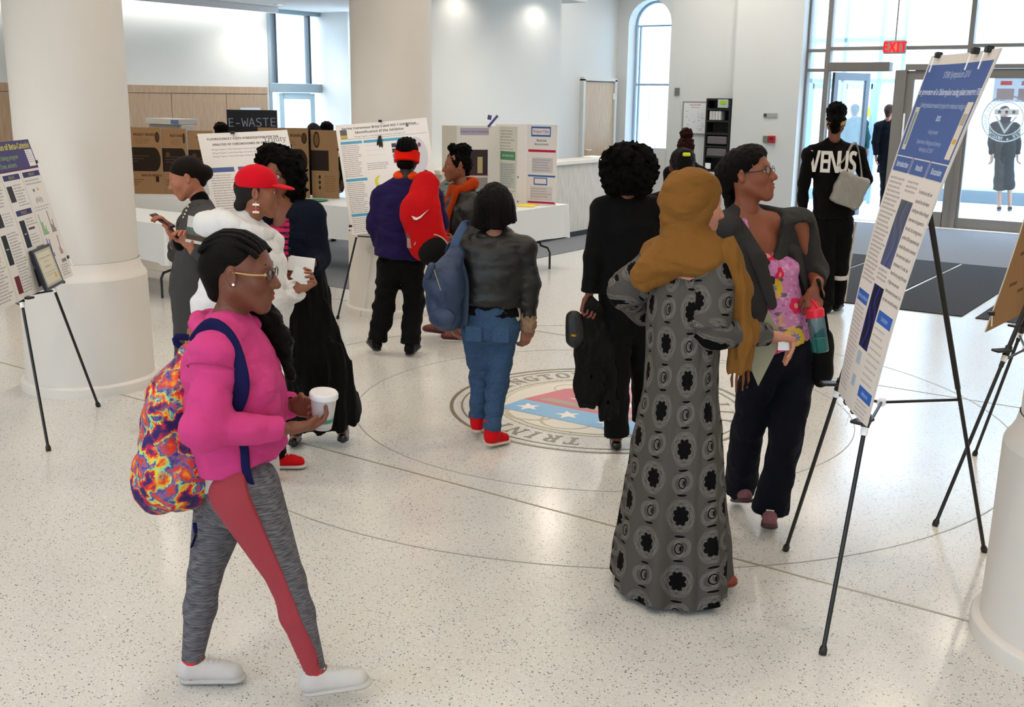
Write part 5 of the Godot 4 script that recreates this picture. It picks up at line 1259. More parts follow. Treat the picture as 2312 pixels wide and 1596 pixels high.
# ---------------------------------------------------------------- joints of every person, metres from the point under the pelvis
const POSE := {
	"p1": {"at": Vector3(0.818, 0, 3.703), "hs": 1.00, "hd": Vector3(0.042, 1.419, -0.029), "nk": Vector3(-0.004, 1.267, 0.003), "pv": Vector3(0.000, 0.743, 0.000), "sR": Vector3(0.086, 1.204, 0.123), "eR": Vector3(0.129, 0.994, 0.215), "wR": Vector3(0.227, 0.959, -0.000), "gR": Vector3(0.259, 0.953, -0.108), "sL": Vector3(-0.088, 1.144, -0.122), "eL": Vector3(-0.116, 0.920, -0.163), "wL": Vector3(0.079, 0.966, -0.178), "gL": Vector3(0.212, 0.974, -0.185), "hR": Vector3(0.097, 0.746, 0.036), "kR": Vector3(0.193, 0.444, -0.026), "aR": Vector3(0.250, 0.114, -0.077), "tR": Vector3(0.399, 0.071, -0.194), "hL": Vector3(-0.094, 0.681, -0.038), "kL": Vector3(-0.162, 0.376, 0.016), "aL": Vector3(-0.186, 0.066, 0.069), "tL": Vector3(-0.033, 0.010, -0.038), "b0": Vector3(-0.098, 1.156, 0.069), "b1": Vector3(-0.135, 1.008, 0.107), "b2": Vector3(-0.105, 0.793, 0.134), "b3": Vector3(-0.201, 0.747, 0.165), "l0": Vector3(-0.105, 1.170, 0.074), "l1": Vector3(-0.135, 1.190, 0.094), "l2": Vector3(-0.131, 1.211, 0.092), "l3": Vector3(-0.103, 1.209, 0.072), "q0": Vector3(0.011, 1.219, 0.139), "q1": Vector3(0.078, 1.280, 0.128), "q2": Vector3(0.137, 1.239, 0.111), "q3": Vector3(0.183, 1.140, 0.116), "q4": Vector3(0.168, 1.069, 0.114), "q5": Vector3(0.111, 0.991, 0.117), "r0": Vector3(0.148, 0.922, 0.092), "r1": Vector3(0.161, 0.842, 0.095), "r2": Vector3(0.166, 0.767, 0.079), "x0": Vector3(-0.131, 0.590, 0.067), "x1": Vector3(-0.144, 0.505, 0.076), "c0": Vector3(0.244, 0.941, -0.147), "c1": Vector3(0.258, 1.050, -0.156), "pt0": Vector3(-0.024, 1.303, -0.130), "pt1": Vector3(0.009, 1.246, -0.153), "pt2": Vector3(0.056, 1.179, -0.162), "pt3": Vector3(0.076, 1.062, -0.176), "us": Vector3(0.073, 0.784, 0.083), "face": Vector3(0.852, 0.000, -0.523), "hf": Vector3(0.861, -0.060, -0.506)},
	"p2": {"at": Vector3(-0.763, 0, 2.234), "hs": 1.00, "hd": Vector3(0.055, 1.474, -0.038), "nk": Vector3(-0.006, 1.324, 0.004), "pv": Vector3(0.000, 0.670, 0.000), "sR": Vector3(0.057, 1.203, 0.155), "eR": Vector3(-0.014, 0.936, 0.254), "wR": Vector3(0.118, 0.817, 0.162), "gR": Vector3(0.197, 0.808, 0.106), "sL": Vector3(-0.037, 1.195, -0.157), "eL": Vector3(0.043, 0.906, -0.152), "wL": Vector3(0.186, 0.986, -0.155), "gL": Vector3(0.242, 1.032, -0.194), "hR": Vector3(0.047, 0.669, 0.077), "kR": Vector3(0.090, 0.369, 0.047), "aR": Vector3(0.074, 0.073, 0.070), "tR": Vector3(0.176, -0.022, -0.001), "hL": Vector3(-0.039, 0.626, -0.083), "kL": Vector3(0.020, 0.313, -0.136), "aL": Vector3(-0.002, 0.055, -0.121), "tL": Vector3(0.145, 0.006, -0.224), "pp0": Vector3(0.197, 1.106, -0.138), "pp1": Vector3(0.263, 1.067, -0.184), "pp2": Vector3(0.234, 0.999, -0.164), "pp3": Vector3(0.172, 1.050, -0.120), "face": Vector3(0.646, 0.000, -0.763), "hf": Vector3(0.724, -0.049, -0.688)},
	"p3": {"at": Vector3(-0.961, 0, 1.713), "hs": 1.00, "hd": Vector3(-0.061, 1.522, 0.043), "nk": Vector3(-0.065, 1.378, 0.021), "pv": Vector3(-0.015, 0.894, -0.014), "sL": Vector3(0.062, 1.317, -0.068), "eL": Vector3(0.087, 1.063, -0.097), "wL": Vector3(0.165, 1.056, 0.068), "gL": Vector3(0.137, 1.048, 0.112), "sR": Vector3(-0.131, 1.318, 0.116), "eR": Vector3(-0.183, 1.068, 0.128), "wR": Vector3(-0.008, 0.995, 0.189), "gR": Vector3(0.045, 0.987, 0.176), "hL": Vector3(0.045, 0.861, -0.032), "kL": Vector3(0.145, 0.450, -0.077), "aL": Vector3(0.171, 0.138, -0.157), "tL": Vector3(0.286, 0.040, -0.030), "hR": Vector3(-0.045, 0.860, 0.032), "kR": Vector3(0.011, 0.481, 0.053), "aR": Vector3(-0.045, 0.072, 0.007), "tR": Vector3(0.055, 0.018, 0.133), "k0": Vector3(0.127, 1.106, 0.167), "k1": Vector3(0.222, 1.088, 0.077), "k2": Vector3(0.212, 1.017, 0.083), "k3": Vector3(0.119, 1.035, 0.173), "w0": Vector3(0.132, 1.037, 0.176), "w1": Vector3(0.206, 1.078, 0.100), "face": Vector3(0.358, 0.000, 0.934), "hf": Vector3(0.269, -0.113, 0.957)},
	"p4": {"at": Vector3(-1.783, 0, 1.764), "hs": 0.97, "hd": Vector3(-0.008, 1.464, 0.006), "nk": Vector3(0.059, 1.317, -0.042), "pv": Vector3(0.000, 0.800, 0.000), "sL": Vector3(0.211, 1.232, 0.047), "eL": Vector3(0.262, 1.005, 0.060), "wL": Vector3(0.195, 1.085, 0.157), "gL": Vector3(0.159, 1.197, 0.182), "sR": Vector3(-0.124, 1.196, -0.084), "eR": Vector3(-0.159, 0.996, -0.011), "wR": Vector3(-0.088, 1.115, 0.062), "gR": Vector3(-0.105, 1.216, 0.098), "hL": Vector3(0.068, 0.775, 0.050), "kL": Vector3(0.026, 0.427, 0.079), "aL": Vector3(0.021, 0.112, 0.083), "tL": Vector3(-0.056, 0.027, 0.149), "hR": Vector3(-0.063, 0.745, -0.054), "kR": Vector3(-0.079, 0.388, -0.042), "aR": Vector3(-0.079, 0.094, -0.043), "tR": Vector3(-0.163, 0.016, 0.016), "f0": Vector3(-0.150, 1.247, 0.141), "f1": Vector3(-0.056, 1.180, 0.088), "v0": Vector3(0.214, 1.274, 0.180), "v1": Vector3(0.280, 1.240, 0.073), "v2": Vector3(0.257, 1.094, 0.088), "v3": Vector3(0.193, 1.126, 0.195), "face": Vector3(-0.656, 0.000, 0.755), "hf": Vector3(-0.626, -0.296, 0.721)},
	"p5": {"at": Vector3(-1.938, 0, -0.281), "hs": 1.00, "hd": Vector3(0.047, 1.505, -0.033), "nk": Vector3(0.040, 1.324, -0.028), "pv": Vector3(0.000, 0.755, 0.000), "sL": Vector3(-0.112, 1.217, 0.078), "eL": Vector3(-0.147, 0.995, 0.127), "wL": Vector3(-0.173, 0.825, 0.048), "gL": Vector3(-0.157, 0.766, -0.012), "sR": Vector3(0.196, 1.222, -0.137), "eR": Vector3(0.202, 1.000, -0.239), "wR": Vector3(0.023, 0.950, -0.260), "gR": Vector3(-0.093, 0.960, -0.240), "hL": Vector3(-0.064, 0.694, 0.044), "kL": Vector3(-0.092, 0.384, 0.089), "aL": Vector3(-0.145, 0.107, 0.126), "tL": Vector3(-0.313, 0.059, 0.024), "hR": Vector3(0.068, 0.696, -0.048), "kR": Vector3(0.079, 0.383, -0.056), "aR": Vector3(0.091, 0.085, 0.009), "tR": Vector3(0.028, 0.038, -0.166), "b0": Vector3(0.267, 1.317, 0.021), "b1": Vector3(0.266, 1.113, 0.082), "b2": Vector3(0.305, 0.904, 0.055), "b3": Vector3(0.358, 0.854, -0.007), "o0": Vector3(0.205, 1.011, 0.149), "o1": Vector3(0.220, 0.856, 0.139), "q0": Vector3(0.177, 1.333, -0.002), "q1": Vector3(0.163, 1.233, 0.057), "q2": Vector3(0.116, 1.036, 0.065), "q3": Vector3(0.142, 0.889, 0.047), "face": Vector3(-0.472, 0.000, -0.882), "hf": Vector3(-0.489, -0.050, -0.871)},
	"p6": {"at": Vector3(-1.877, 0, -0.995), "hs": 0.98, "hd": Vector3(-0.059, 1.404, 0.041), "nk": Vector3(-0.007, 1.232, 0.005), "pv": Vector3(0.000, 0.699, 0.000), "sL": Vector3(0.146, 1.135, 0.020), "eL": Vector3(0.173, 0.876, 0.025), "wL": Vector3(0.079, 0.821, 0.189), "gL": Vector3(0.008, 0.831, 0.238), "sR": Vector3(-0.189, 1.109, -0.039), "eR": Vector3(-0.193, 0.863, 0.013), "wR": Vector3(0.003, 0.836, 0.120), "gR": Vector3(0.099, 0.842, 0.101), "hL": Vector3(0.066, 0.656, 0.039), "kL": Vector3(0.050, 0.370, 0.063), "aL": Vector3(0.021, 0.086, 0.083), "tL": Vector3(-0.108, 0.033, 0.197), "hR": Vector3(-0.057, 0.634, -0.045), "kR": Vector3(-0.164, 0.336, -0.007), "aR": Vector3(-0.237, 0.089, 0.019), "tR": Vector3(-0.359, 0.054, 0.130), "face": Vector3(-0.584, 0.000, 0.812), "hf": Vector3(-0.584, -0.019, 0.812)},
	"p7": {"at": Vector3(-0.071, 0, 1.119), "hs": 0.97, "hd": Vector3(0.015, 1.373, -0.011), "nk": Vector3(0.017, 1.215, -0.012), "pv": Vector3(0.000, 0.737, 0.000), "sL": Vector3(-0.122, 1.145, 0.085), "eL": Vector3(-0.193, 0.935, 0.111), "wL": Vector3(-0.251, 0.753, 0.030), "gL": Vector3(-0.260, 0.672, 0.011), "sR": Vector3(0.144, 1.149, -0.101), "eR": Vector3(0.188, 0.935, -0.107), "wR": Vector3(0.169, 0.725, -0.118), "gR": Vector3(0.151, 0.627, -0.130), "hL": Vector3(-0.056, 0.686, 0.039), "kL": Vector3(-0.114, 0.380, -0.066), "aL": Vector3(-0.130, 0.129, -0.056), "tL": Vector3(-0.262, 0.012, -0.232), "hR": Vector3(0.061, 0.688, -0.043), "kR": Vector3(0.023, 0.382, -0.041), "aR": Vector3(0.020, 0.094, 0.010), "tR": Vector3(0.046, -0.003, -0.130), "b0": Vector3(-0.095, 1.120, 0.189), "b1": Vector3(-0.125, 0.962, 0.259), "b2": Vector3(-0.114, 0.787, 0.251), "q0": Vector3(-0.097, 1.249, 0.117), "q1": Vector3(-0.128, 1.255, 0.029), "q2": Vector3(-0.087, 1.179, 0.207), "q3": Vector3(-0.056, 0.956, 0.161), "q4": Vector3(-0.060, 0.724, 0.164), "z0": Vector3(-0.133, 1.072, 0.386), "z1": Vector3(-0.076, 0.960, 0.383), "face": Vector3(-0.472, 0.000, -0.882), "hf": Vector3(-0.489, -0.050, -0.871)},
	"p8": {"at": Vector3(0.557, 0, 0.702), "hs": 1.00, "hd": Vector3(-0.017, 1.582, 0.012), "nk": Vector3(-0.012, 1.436, 0.008), "pv": Vector3(0.000, 0.917, 0.000), "sL": Vector3(-0.123, 1.363, 0.086), "eL": Vector3(-0.145, 1.107, 0.138), "wL": Vector3(-0.149, 0.899, 0.165), "gL": Vector3(-0.161, 0.802, 0.186), "sR": Vector3(0.111, 1.367, -0.078), "eR": Vector3(0.156, 1.115, -0.109), "wR": Vector3(0.097, 0.915, -0.190), "gR": Vector3(0.070, 0.835, -0.195), "hL": Vector3(-0.050, 0.867, 0.035), "kL": Vector3(-0.038, 0.427, 0.026), "aL": Vector3(-0.018, 0.083, 0.037), "tL": Vector3(-0.134, 0.013, -0.150), "hR": Vector3(0.061, 0.869, -0.043), "kR": Vector3(0.036, 0.429, -0.147), "aR": Vector3(0.052, 0.140, -0.158), "tR": Vector3(-0.041, 0.066, -0.337), "b0": Vector3(-0.198, 0.793, 0.236), "b1": Vector3(-0.187, 0.657, 0.229), "y0": Vector3(-0.132, 0.827, 0.166), "y1": Vector3(-0.125, 0.571, 0.186), "y2": Vector3(-0.119, 0.324, 0.206), "y3": Vector3(-0.033, 0.243, 0.121), "y4": Vector3(-0.066, 0.567, 0.119), "face": Vector3(-0.489, 0.000, -0.872), "hf": Vector3(-0.489, -0.050, -0.871)},
	"p9": {"at": Vector3(0.195, 0, -0.658), "hs": 1.00, "hd": Vector3(-0.015, 1.513, 0.011), "nk": Vector3(-0.028, 1.348, 0.020), "pv": Vector3(0.000, 0.825, 0.000), "sL": Vector3(-0.145, 1.280, 0.102), "eL": Vector3(-0.170, 1.045, 0.119), "wL": Vector3(-0.201, 0.837, 0.019), "gL": Vector3(-0.193, 0.746, 0.013), "sR": Vector3(0.109, 1.284, -0.076), "eR": Vector3(0.153, 1.050, -0.107), "wR": Vector3(0.109, 0.842, -0.198), "gR": Vector3(0.108, 0.751, -0.198), "hL": Vector3(-0.054, 0.779, 0.038), "kL": Vector3(-0.040, 0.415, 0.028), "aL": Vector3(-0.027, 0.073, 0.019), "tL": Vector3(-0.122, 0.005, -0.159), "hR": Vector3(0.058, 0.781, -0.040), "kR": Vector3(0.073, 0.417, -0.051), "aR": Vector3(0.087, 0.075, -0.061), "tR": Vector3(0.006, 0.007, -0.248), "face": Vector3(-0.532, 0.000, -0.847), "hf": Vector3(-0.573, -0.050, -0.818)},
	"p10": {"at": Vector3(-1.469, 0, -4.132), "hs": 1.00, "hd": Vector3(-0.035, 1.457, 0.025), "nk": Vector3(-0.022, 1.313, 0.015), "pv": Vector3(0.000, 0.774, 0.000), "sL": Vector3(-0.149, 1.223, 0.104), "eL": Vector3(-0.171, 1.016, 0.119), "wL": Vector3(-0.201, 0.806, 0.019), "gL": Vector3(-0.198, 0.716, 0.017), "sR": Vector3(0.098, 1.227, -0.068), "eR": Vector3(0.136, 1.021, -0.095), "wR": Vector3(0.094, 0.811, -0.188), "gR": Vector3(0.098, 0.721, -0.191), "hL": Vector3(-0.053, 0.729, 0.037), "kL": Vector3(-0.039, 0.377, 0.027), "aL": Vector3(-0.026, 0.047, 0.018), "tL": Vector3(-0.114, -0.011, -0.164), "hR": Vector3(0.057, 0.730, -0.040), "kR": Vector3(0.072, 0.379, -0.050), "aR": Vector3(0.086, 0.049, -0.060), "tR": Vector3(-0.001, -0.009, -0.244), "face": Vector3(-0.489, 0.000, -0.872), "hf": Vector3(-0.489, -0.050, -0.871)},
	"p11": {"at": Vector3(1.608, 0, 2.161), "hs": 1.05, "hd": Vector3(0.015, 1.561, -0.010), "nk": Vector3(-0.003, 1.397, 0.002), "pv": Vector3(0.000, 0.984, 0.000), "sL": Vector3(-0.136, 1.295, -0.003), "eL": Vector3(-0.241, 1.212, 0.022), "wL": Vector3(-0.247, 1.079, -0.145), "gL": Vector3(-0.213, 1.062, -0.217), "sR": Vector3(0.119, 1.335, 0.014), "eR": Vector3(0.146, 1.107, 0.069), "wR": Vector3(0.284, 1.075, -0.150), "gR": Vector3(0.333, 1.056, -0.209), "hL": Vector3(-0.069, 0.911, -0.049), "kL": Vector3(-0.059, 0.449, -0.057), "aL": Vector3(-0.036, 0.042, -0.073), "tL": Vector3(0.069, 0.015, -0.171), "hR": Vector3(0.056, 0.947, 0.034), "kR": Vector3(0.105, 0.490, -0.037), "aR": Vector3(0.119, 0.061, -0.059), "tR": Vector3(0.230, 0.029, -0.161), "d0": Vector3(0.162, 1.404, 0.009), "d1": Vector3(0.202, 1.264, -0.020), "d2": Vector3(0.226, 1.096, -0.036), "d3": Vector3(0.220, 0.946, -0.056), "c0": Vector3(0.256, 1.159, -0.204), "c1": Vector3(0.315, 1.056, -0.221), "c2": Vector3(0.248, 0.861, -0.173), "c3": Vector3(0.204, 0.948, -0.167), "n0": Vector3(0.330, 1.067, -0.170), "n1": Vector3(0.332, 1.027, -0.171), "face": Vector3(0.415, 0.000, -0.910), "hf": Vector3(0.632, -0.077, -0.771)},
	"p12": {"at": Vector3(1.687, 0, 1.325), "hs": 1.00, "hd": Vector3(-0.156, 1.635, 0.109), "nk": Vector3(-0.172, 1.475, 0.096), "pv": Vector3(-0.007, 0.895, -0.019), "sL": Vector3(0.018, 1.428, -0.061), "eL": Vector3(0.074, 1.211, -0.125), "wL": Vector3(0.147, 1.168, 0.019), "gL": Vector3(0.148, 1.094, 0.043), "sR": Vector3(-0.210, 1.414, 0.196), "eR": Vector3(-0.262, 1.132, 0.159), "wR": Vector3(-0.148, 0.978, 0.226), "gR": Vector3(-0.091, 0.944, 0.210), "hL": Vector3(0.051, 0.849, -0.097), "kL": Vector3(0.043, 0.467, -0.030), "aL": Vector3(-0.013, 0.064, -0.040), "tL": Vector3(0.065, 0.071, 0.162), "hR": Vector3(-0.062, 0.858, 0.044), "kR": Vector3(-0.147, 0.470, -0.043), "aR": Vector3(-0.238, 0.074, -0.199), "tR": Vector3(-0.127, 0.087, -0.057), "o0": Vector3(0.191, 0.884, 0.037), "o1": Vector3(0.151, 1.088, 0.065), "g0": Vector3(0.150, 0.902, -0.105), "g1": Vector3(0.157, 0.739, -0.110), "t0": Vector3(-0.242, 1.535, 0.048), "t1": Vector3(-0.253, 1.418, 0.055), "face": Vector3(0.959, 0.000, 0.284), "hf": Vector3(0.975, 0.216, -0.055)},
	"p13": {"at": Vector3(0.074, 0, -4.015), "hs": 1.00, "hd": Vector3(-0.037, 1.750, 0.026), "nk": Vector3(-0.052, 1.585, 0.036), "pv": Vector3(0.000, 0.905, 0.000), "sL": Vector3(-0.216, 1.475, 0.151), "eL": Vector3(-0.235, 1.197, 0.189), "wL": Vector3(-0.244, 0.952, 0.146), "gL": Vector3(-0.245, 0.848, 0.123), "sR": Vector3(0.140, 1.481, -0.098), "eR": Vector3(0.220, 1.242, -0.178), "wR": Vector3(0.100, 1.085, -0.314), "gR": Vector3(0.019, 1.080, -0.306), "hL": Vector3(-0.062, 0.834, 0.044), "kL": Vector3(-0.017, 0.444, 0.012), "aL": Vector3(0.021, 0.075, 0.034), "tL": Vector3(-0.016, 0.025, -0.208), "hR": Vector3(0.078, 0.837, -0.055), "kR": Vector3(0.078, 0.443, -0.079), "aR": Vector3(0.042, 0.071, -0.152), "tR": Vector3(0.021, 0.012, -0.381), "b0": Vector3(0.059, 1.272, 0.166), "b1": Vector3(0.168, 1.157, 0.126), "b2": Vector3(0.235, 0.995, 0.018), "q0": Vector3(0.144, 1.504, -0.003), "q1": Vector3(0.097, 1.382, 0.127), "q2": Vector3(0.216, 1.270, -0.029), "face": Vector3(-0.358, 0.000, -0.934), "hf": Vector3(-0.270, -0.047, -0.962)},
	"p14": {"at": Vector3(-3.332, 0, -15.036), "hs": 0.98, "hd": Vector3(-0.055, 1.758, 0.038), "nk": Vector3(-0.045, 1.612, 0.031), "pv": Vector3(0.000, 0.979, 0.000), "sL": Vector3(-0.192, 1.528, 0.134), "eL": Vector3(-0.211, 1.252, 0.148), "wL": Vector3(-0.188, 1.031, 0.132), "gL": Vector3(-0.182, 0.939, 0.128), "sR": Vector3(0.114, 1.533, -0.080), "eR": Vector3(0.172, 1.258, -0.121), "wR": Vector3(0.181, 1.037, -0.126), "gR": Vector3(0.187, 0.945, -0.131), "hL": Vector3(-0.065, 0.922, 0.046), "kL": Vector3(-0.038, 0.532, 0.027), "aL": Vector3(-0.017, 0.119, 0.012), "tL": Vector3(-0.062, 0.058, -0.140), "hR": Vector3(0.073, 0.924, -0.051), "kR": Vector3(0.101, 0.534, -0.071), "aR": Vector3(0.138, 0.121, -0.097), "tR": Vector3(0.094, 0.061, -0.249), "face": Vector3(-0.402, 0.000, -0.916), "hf": Vector3(-0.402, 0.000, -0.916)},
	"p15": {"at": Vector3(-2.164, 0, -13.289), "hs": 0.98, "hd": Vector3(-0.061, 1.767, 0.043), "nk": Vector3(-0.050, 1.618, 0.035), "pv": Vector3(0.000, 0.968, 0.000), "sL": Vector3(-0.200, 1.531, 0.140), "eL": Vector3(-0.218, 1.249, 0.153), "wL": Vector3(-0.194, 1.022, 0.136), "gL": Vector3(-0.187, 0.927, 0.131), "sR": Vector3(0.114, 1.536, -0.080), "eR": Vector3(0.175, 1.255, -0.123), "wR": Vector3(0.185, 1.028, -0.130), "gR": Vector3(0.192, 0.933, -0.135), "hL": Vector3(-0.067, 0.910, 0.047), "kL": Vector3(-0.036, 0.508, 0.026), "aL": Vector3(-0.012, 0.083, 0.009), "tL": Vector3(-0.053, 0.019, -0.146), "hR": Vector3(0.075, 0.912, -0.053), "kR": Vector3(0.106, 0.510, -0.075), "aR": Vector3(0.147, 0.085, -0.103), "tR": Vector3(0.108, 0.022, -0.259), "face": Vector3(0.033, 0.000, -0.999), "hf": Vector3(0.033, 0.000, -0.999)},
	"p16": {"at": Vector3(-0.746, 0, -15.422), "hs": 0.98, "hd": Vector3(-0.077, 1.761, 0.054), "nk": Vector3(-0.063, 1.612, 0.044), "pv": Vector3(0.000, 0.962, 0.000), "sL": Vector3(0.102, 1.530, -0.071), "eL": Vector3(0.169, 1.249, -0.118), "wL": Vector3(0.184, 1.022, -0.129), "gL": Vector3(0.193, 0.927, -0.135), "sR": Vector3(-0.211, 1.525, 0.148), "eR": Vector3(-0.224, 1.242, 0.157), "wR": Vector3(-0.195, 1.016, 0.136), "gR": Vector3(-0.186, 0.921, 0.130), "hL": Vector3(0.077, 0.906, -0.054), "kL": Vector3(0.116, 0.505, -0.081), "aL": Vector3(0.165, 0.081, -0.115), "tL": Vector3(0.200, 0.047, 0.043), "hR": Vector3(-0.066, 0.904, 0.046), "kR": Vector3(-0.027, 0.503, 0.019), "aR": Vector3(0.005, 0.078, -0.004), "tR": Vector3(0.041, 0.044, 0.154), "face": Vector3(0.489, 0.000, 0.872), "hf": Vector3(0.489, 0.000, 0.872)},
	"p17": {"at": Vector3(-6.723, 0, -4.116), "hs": 0.98, "hd": Vector3(0.016, 1.461, -0.011), "nk": Vector3(0.013, 1.339, -0.009), "pv": Vector3(0.000, 0.807, 0.000), "sL": Vector3(-0.116, 1.268, 0.082), "eL": Vector3(-0.155, 1.037, 0.108), "wL": Vector3(-0.153, 0.851, 0.107), "gL": Vector3(-0.155, 0.773, 0.109), "sR": Vector3(0.139, 1.272, -0.097), "eR": Vector3(0.166, 1.042, -0.116), "wR": Vector3(0.155, 0.856, -0.109), "gR": Vector3(0.154, 0.778, -0.108), "hL": Vector3(-0.059, 0.759, 0.041), "kL": Vector3(-0.067, 0.430, 0.047), "aL": Vector3(-0.083, 0.081, 0.058), "tL": Vector3(-0.193, 0.020, -0.048), "hR": Vector3(0.057, 0.761, -0.040), "kR": Vector3(0.049, 0.432, -0.034), "aR": Vector3(0.048, 0.083, -0.033), "tR": Vector3(-0.061, 0.023, -0.140), "face": Vector3(-0.785, 0.000, -0.620), "hf": Vector3(-0.785, 0.000, -0.620)},
	"p18": {"at": Vector3(-7.002, 0, -4.653), "hs": 0.98, "hd": Vector3(0.014, 1.410, -0.010), "nk": Vector3(0.011, 1.290, -0.008), "pv": Vector3(0.000, 0.769, 0.000), "sL": Vector3(-0.115, 1.221, 0.081), "eL": Vector3(-0.152, 0.994, 0.106), "wL": Vector3(-0.150, 0.812, 0.105), "gL": Vector3(-0.152, 0.736, 0.106), "sR": Vector3(0.135, 1.224, -0.094), "eR": Vector3(0.162, 0.999, -0.113), "wR": Vector3(0.152, 0.817, -0.106), "gR": Vector3(0.150, 0.741, -0.105), "hL": Vector3(-0.058, 0.722, 0.040), "kL": Vector3(-0.065, 0.400, 0.046), "aL": Vector3(-0.079, 0.059, 0.055), "tL": Vector3(-0.188, 0.000, -0.052), "hR": Vector3(0.056, 0.724, -0.039), "kR": Vector3(0.049, 0.402, -0.034), "aR": Vector3(0.048, 0.061, -0.034), "tR": Vector3(-0.059, 0.002, -0.142), "face": Vector3(-0.402, 0.000, -0.916), "hf": Vector3(-0.402, 0.000, -0.916)},
	"p19": {"at": Vector3(-7.839, 0, -3.579), "hs": 0.98, "hd": Vector3(0.025, 1.395, -0.018), "nk": Vector3(0.021, 1.277, -0.014), "pv": Vector3(0.000, 0.763, 0.000), "sL": Vector3(-0.105, 1.208, 0.074), "eL": Vector3(-0.145, 0.985, 0.102), "wL": Vector3(-0.147, 0.806, 0.103), "gL": Vector3(-0.150, 0.731, 0.105), "sR": Vector3(0.141, 1.212, -0.099), "eR": Vector3(0.163, 0.990, -0.114), "wR": Vector3(0.150, 0.811, -0.105), "gR": Vector3(0.148, 0.736, -0.103), "hL": Vector3(-0.058, 0.718, 0.040), "kL": Vector3(-0.071, 0.400, 0.049), "aL": Vector3(-0.091, 0.064, 0.064), "tL": Vector3(-0.212, 0.006, -0.035), "hR": Vector3(0.054, 0.719, -0.038), "kR": Vector3(0.042, 0.402, -0.029), "aR": Vector3(0.035, 0.066, -0.024), "tR": Vector3(-0.085, 0.008, -0.123), "face": Vector3(-0.402, 0.000, -0.916), "hf": Vector3(-0.402, 0.000, -0.916)},
	"p20": {"at": Vector3(-8.838, 0, -2.879), "hs": 0.98, "hd": Vector3(0.036, 1.389, -0.025), "nk": Vector3(0.030, 1.269, -0.021), "pv": Vector3(0.000, 0.748, 0.000), "sL": Vector3(-0.099, 1.199, 0.070), "eL": Vector3(-0.144, 0.973, 0.101), "wL": Vector3(-0.148, 0.791, 0.104), "gL": Vector3(-0.153, 0.715, 0.107), "sR": Vector3(0.151, 1.203, -0.106), "eR": Vector3(0.170, 0.978, -0.119), "wR": Vector3(0.154, 0.796, -0.108), "gR": Vector3(0.149, 0.720, -0.105), "hL": Vector3(-0.059, 0.701, 0.042), "kL": Vector3(-0.078, 0.379, 0.055), "aL": Vector3(-0.104, 0.037, 0.073), "tL": Vector3(-0.237, -0.022, -0.017), "hR": Vector3(0.054, 0.703, -0.038), "kR": Vector3(0.036, 0.381, -0.025), "aR": Vector3(0.024, 0.039, -0.016), "tR": Vector3(-0.108, -0.020, -0.108), "face": Vector3(-0.402, 0.000, -0.916), "hf": Vector3(-0.402, 0.000, -0.916)},
}

# ---------------------------------------------------------------- bodies
var head_a: Array
var lips_a: Array
var brow_a: Array
var eye_a: Array
var iris_a: Array
var hands := {}

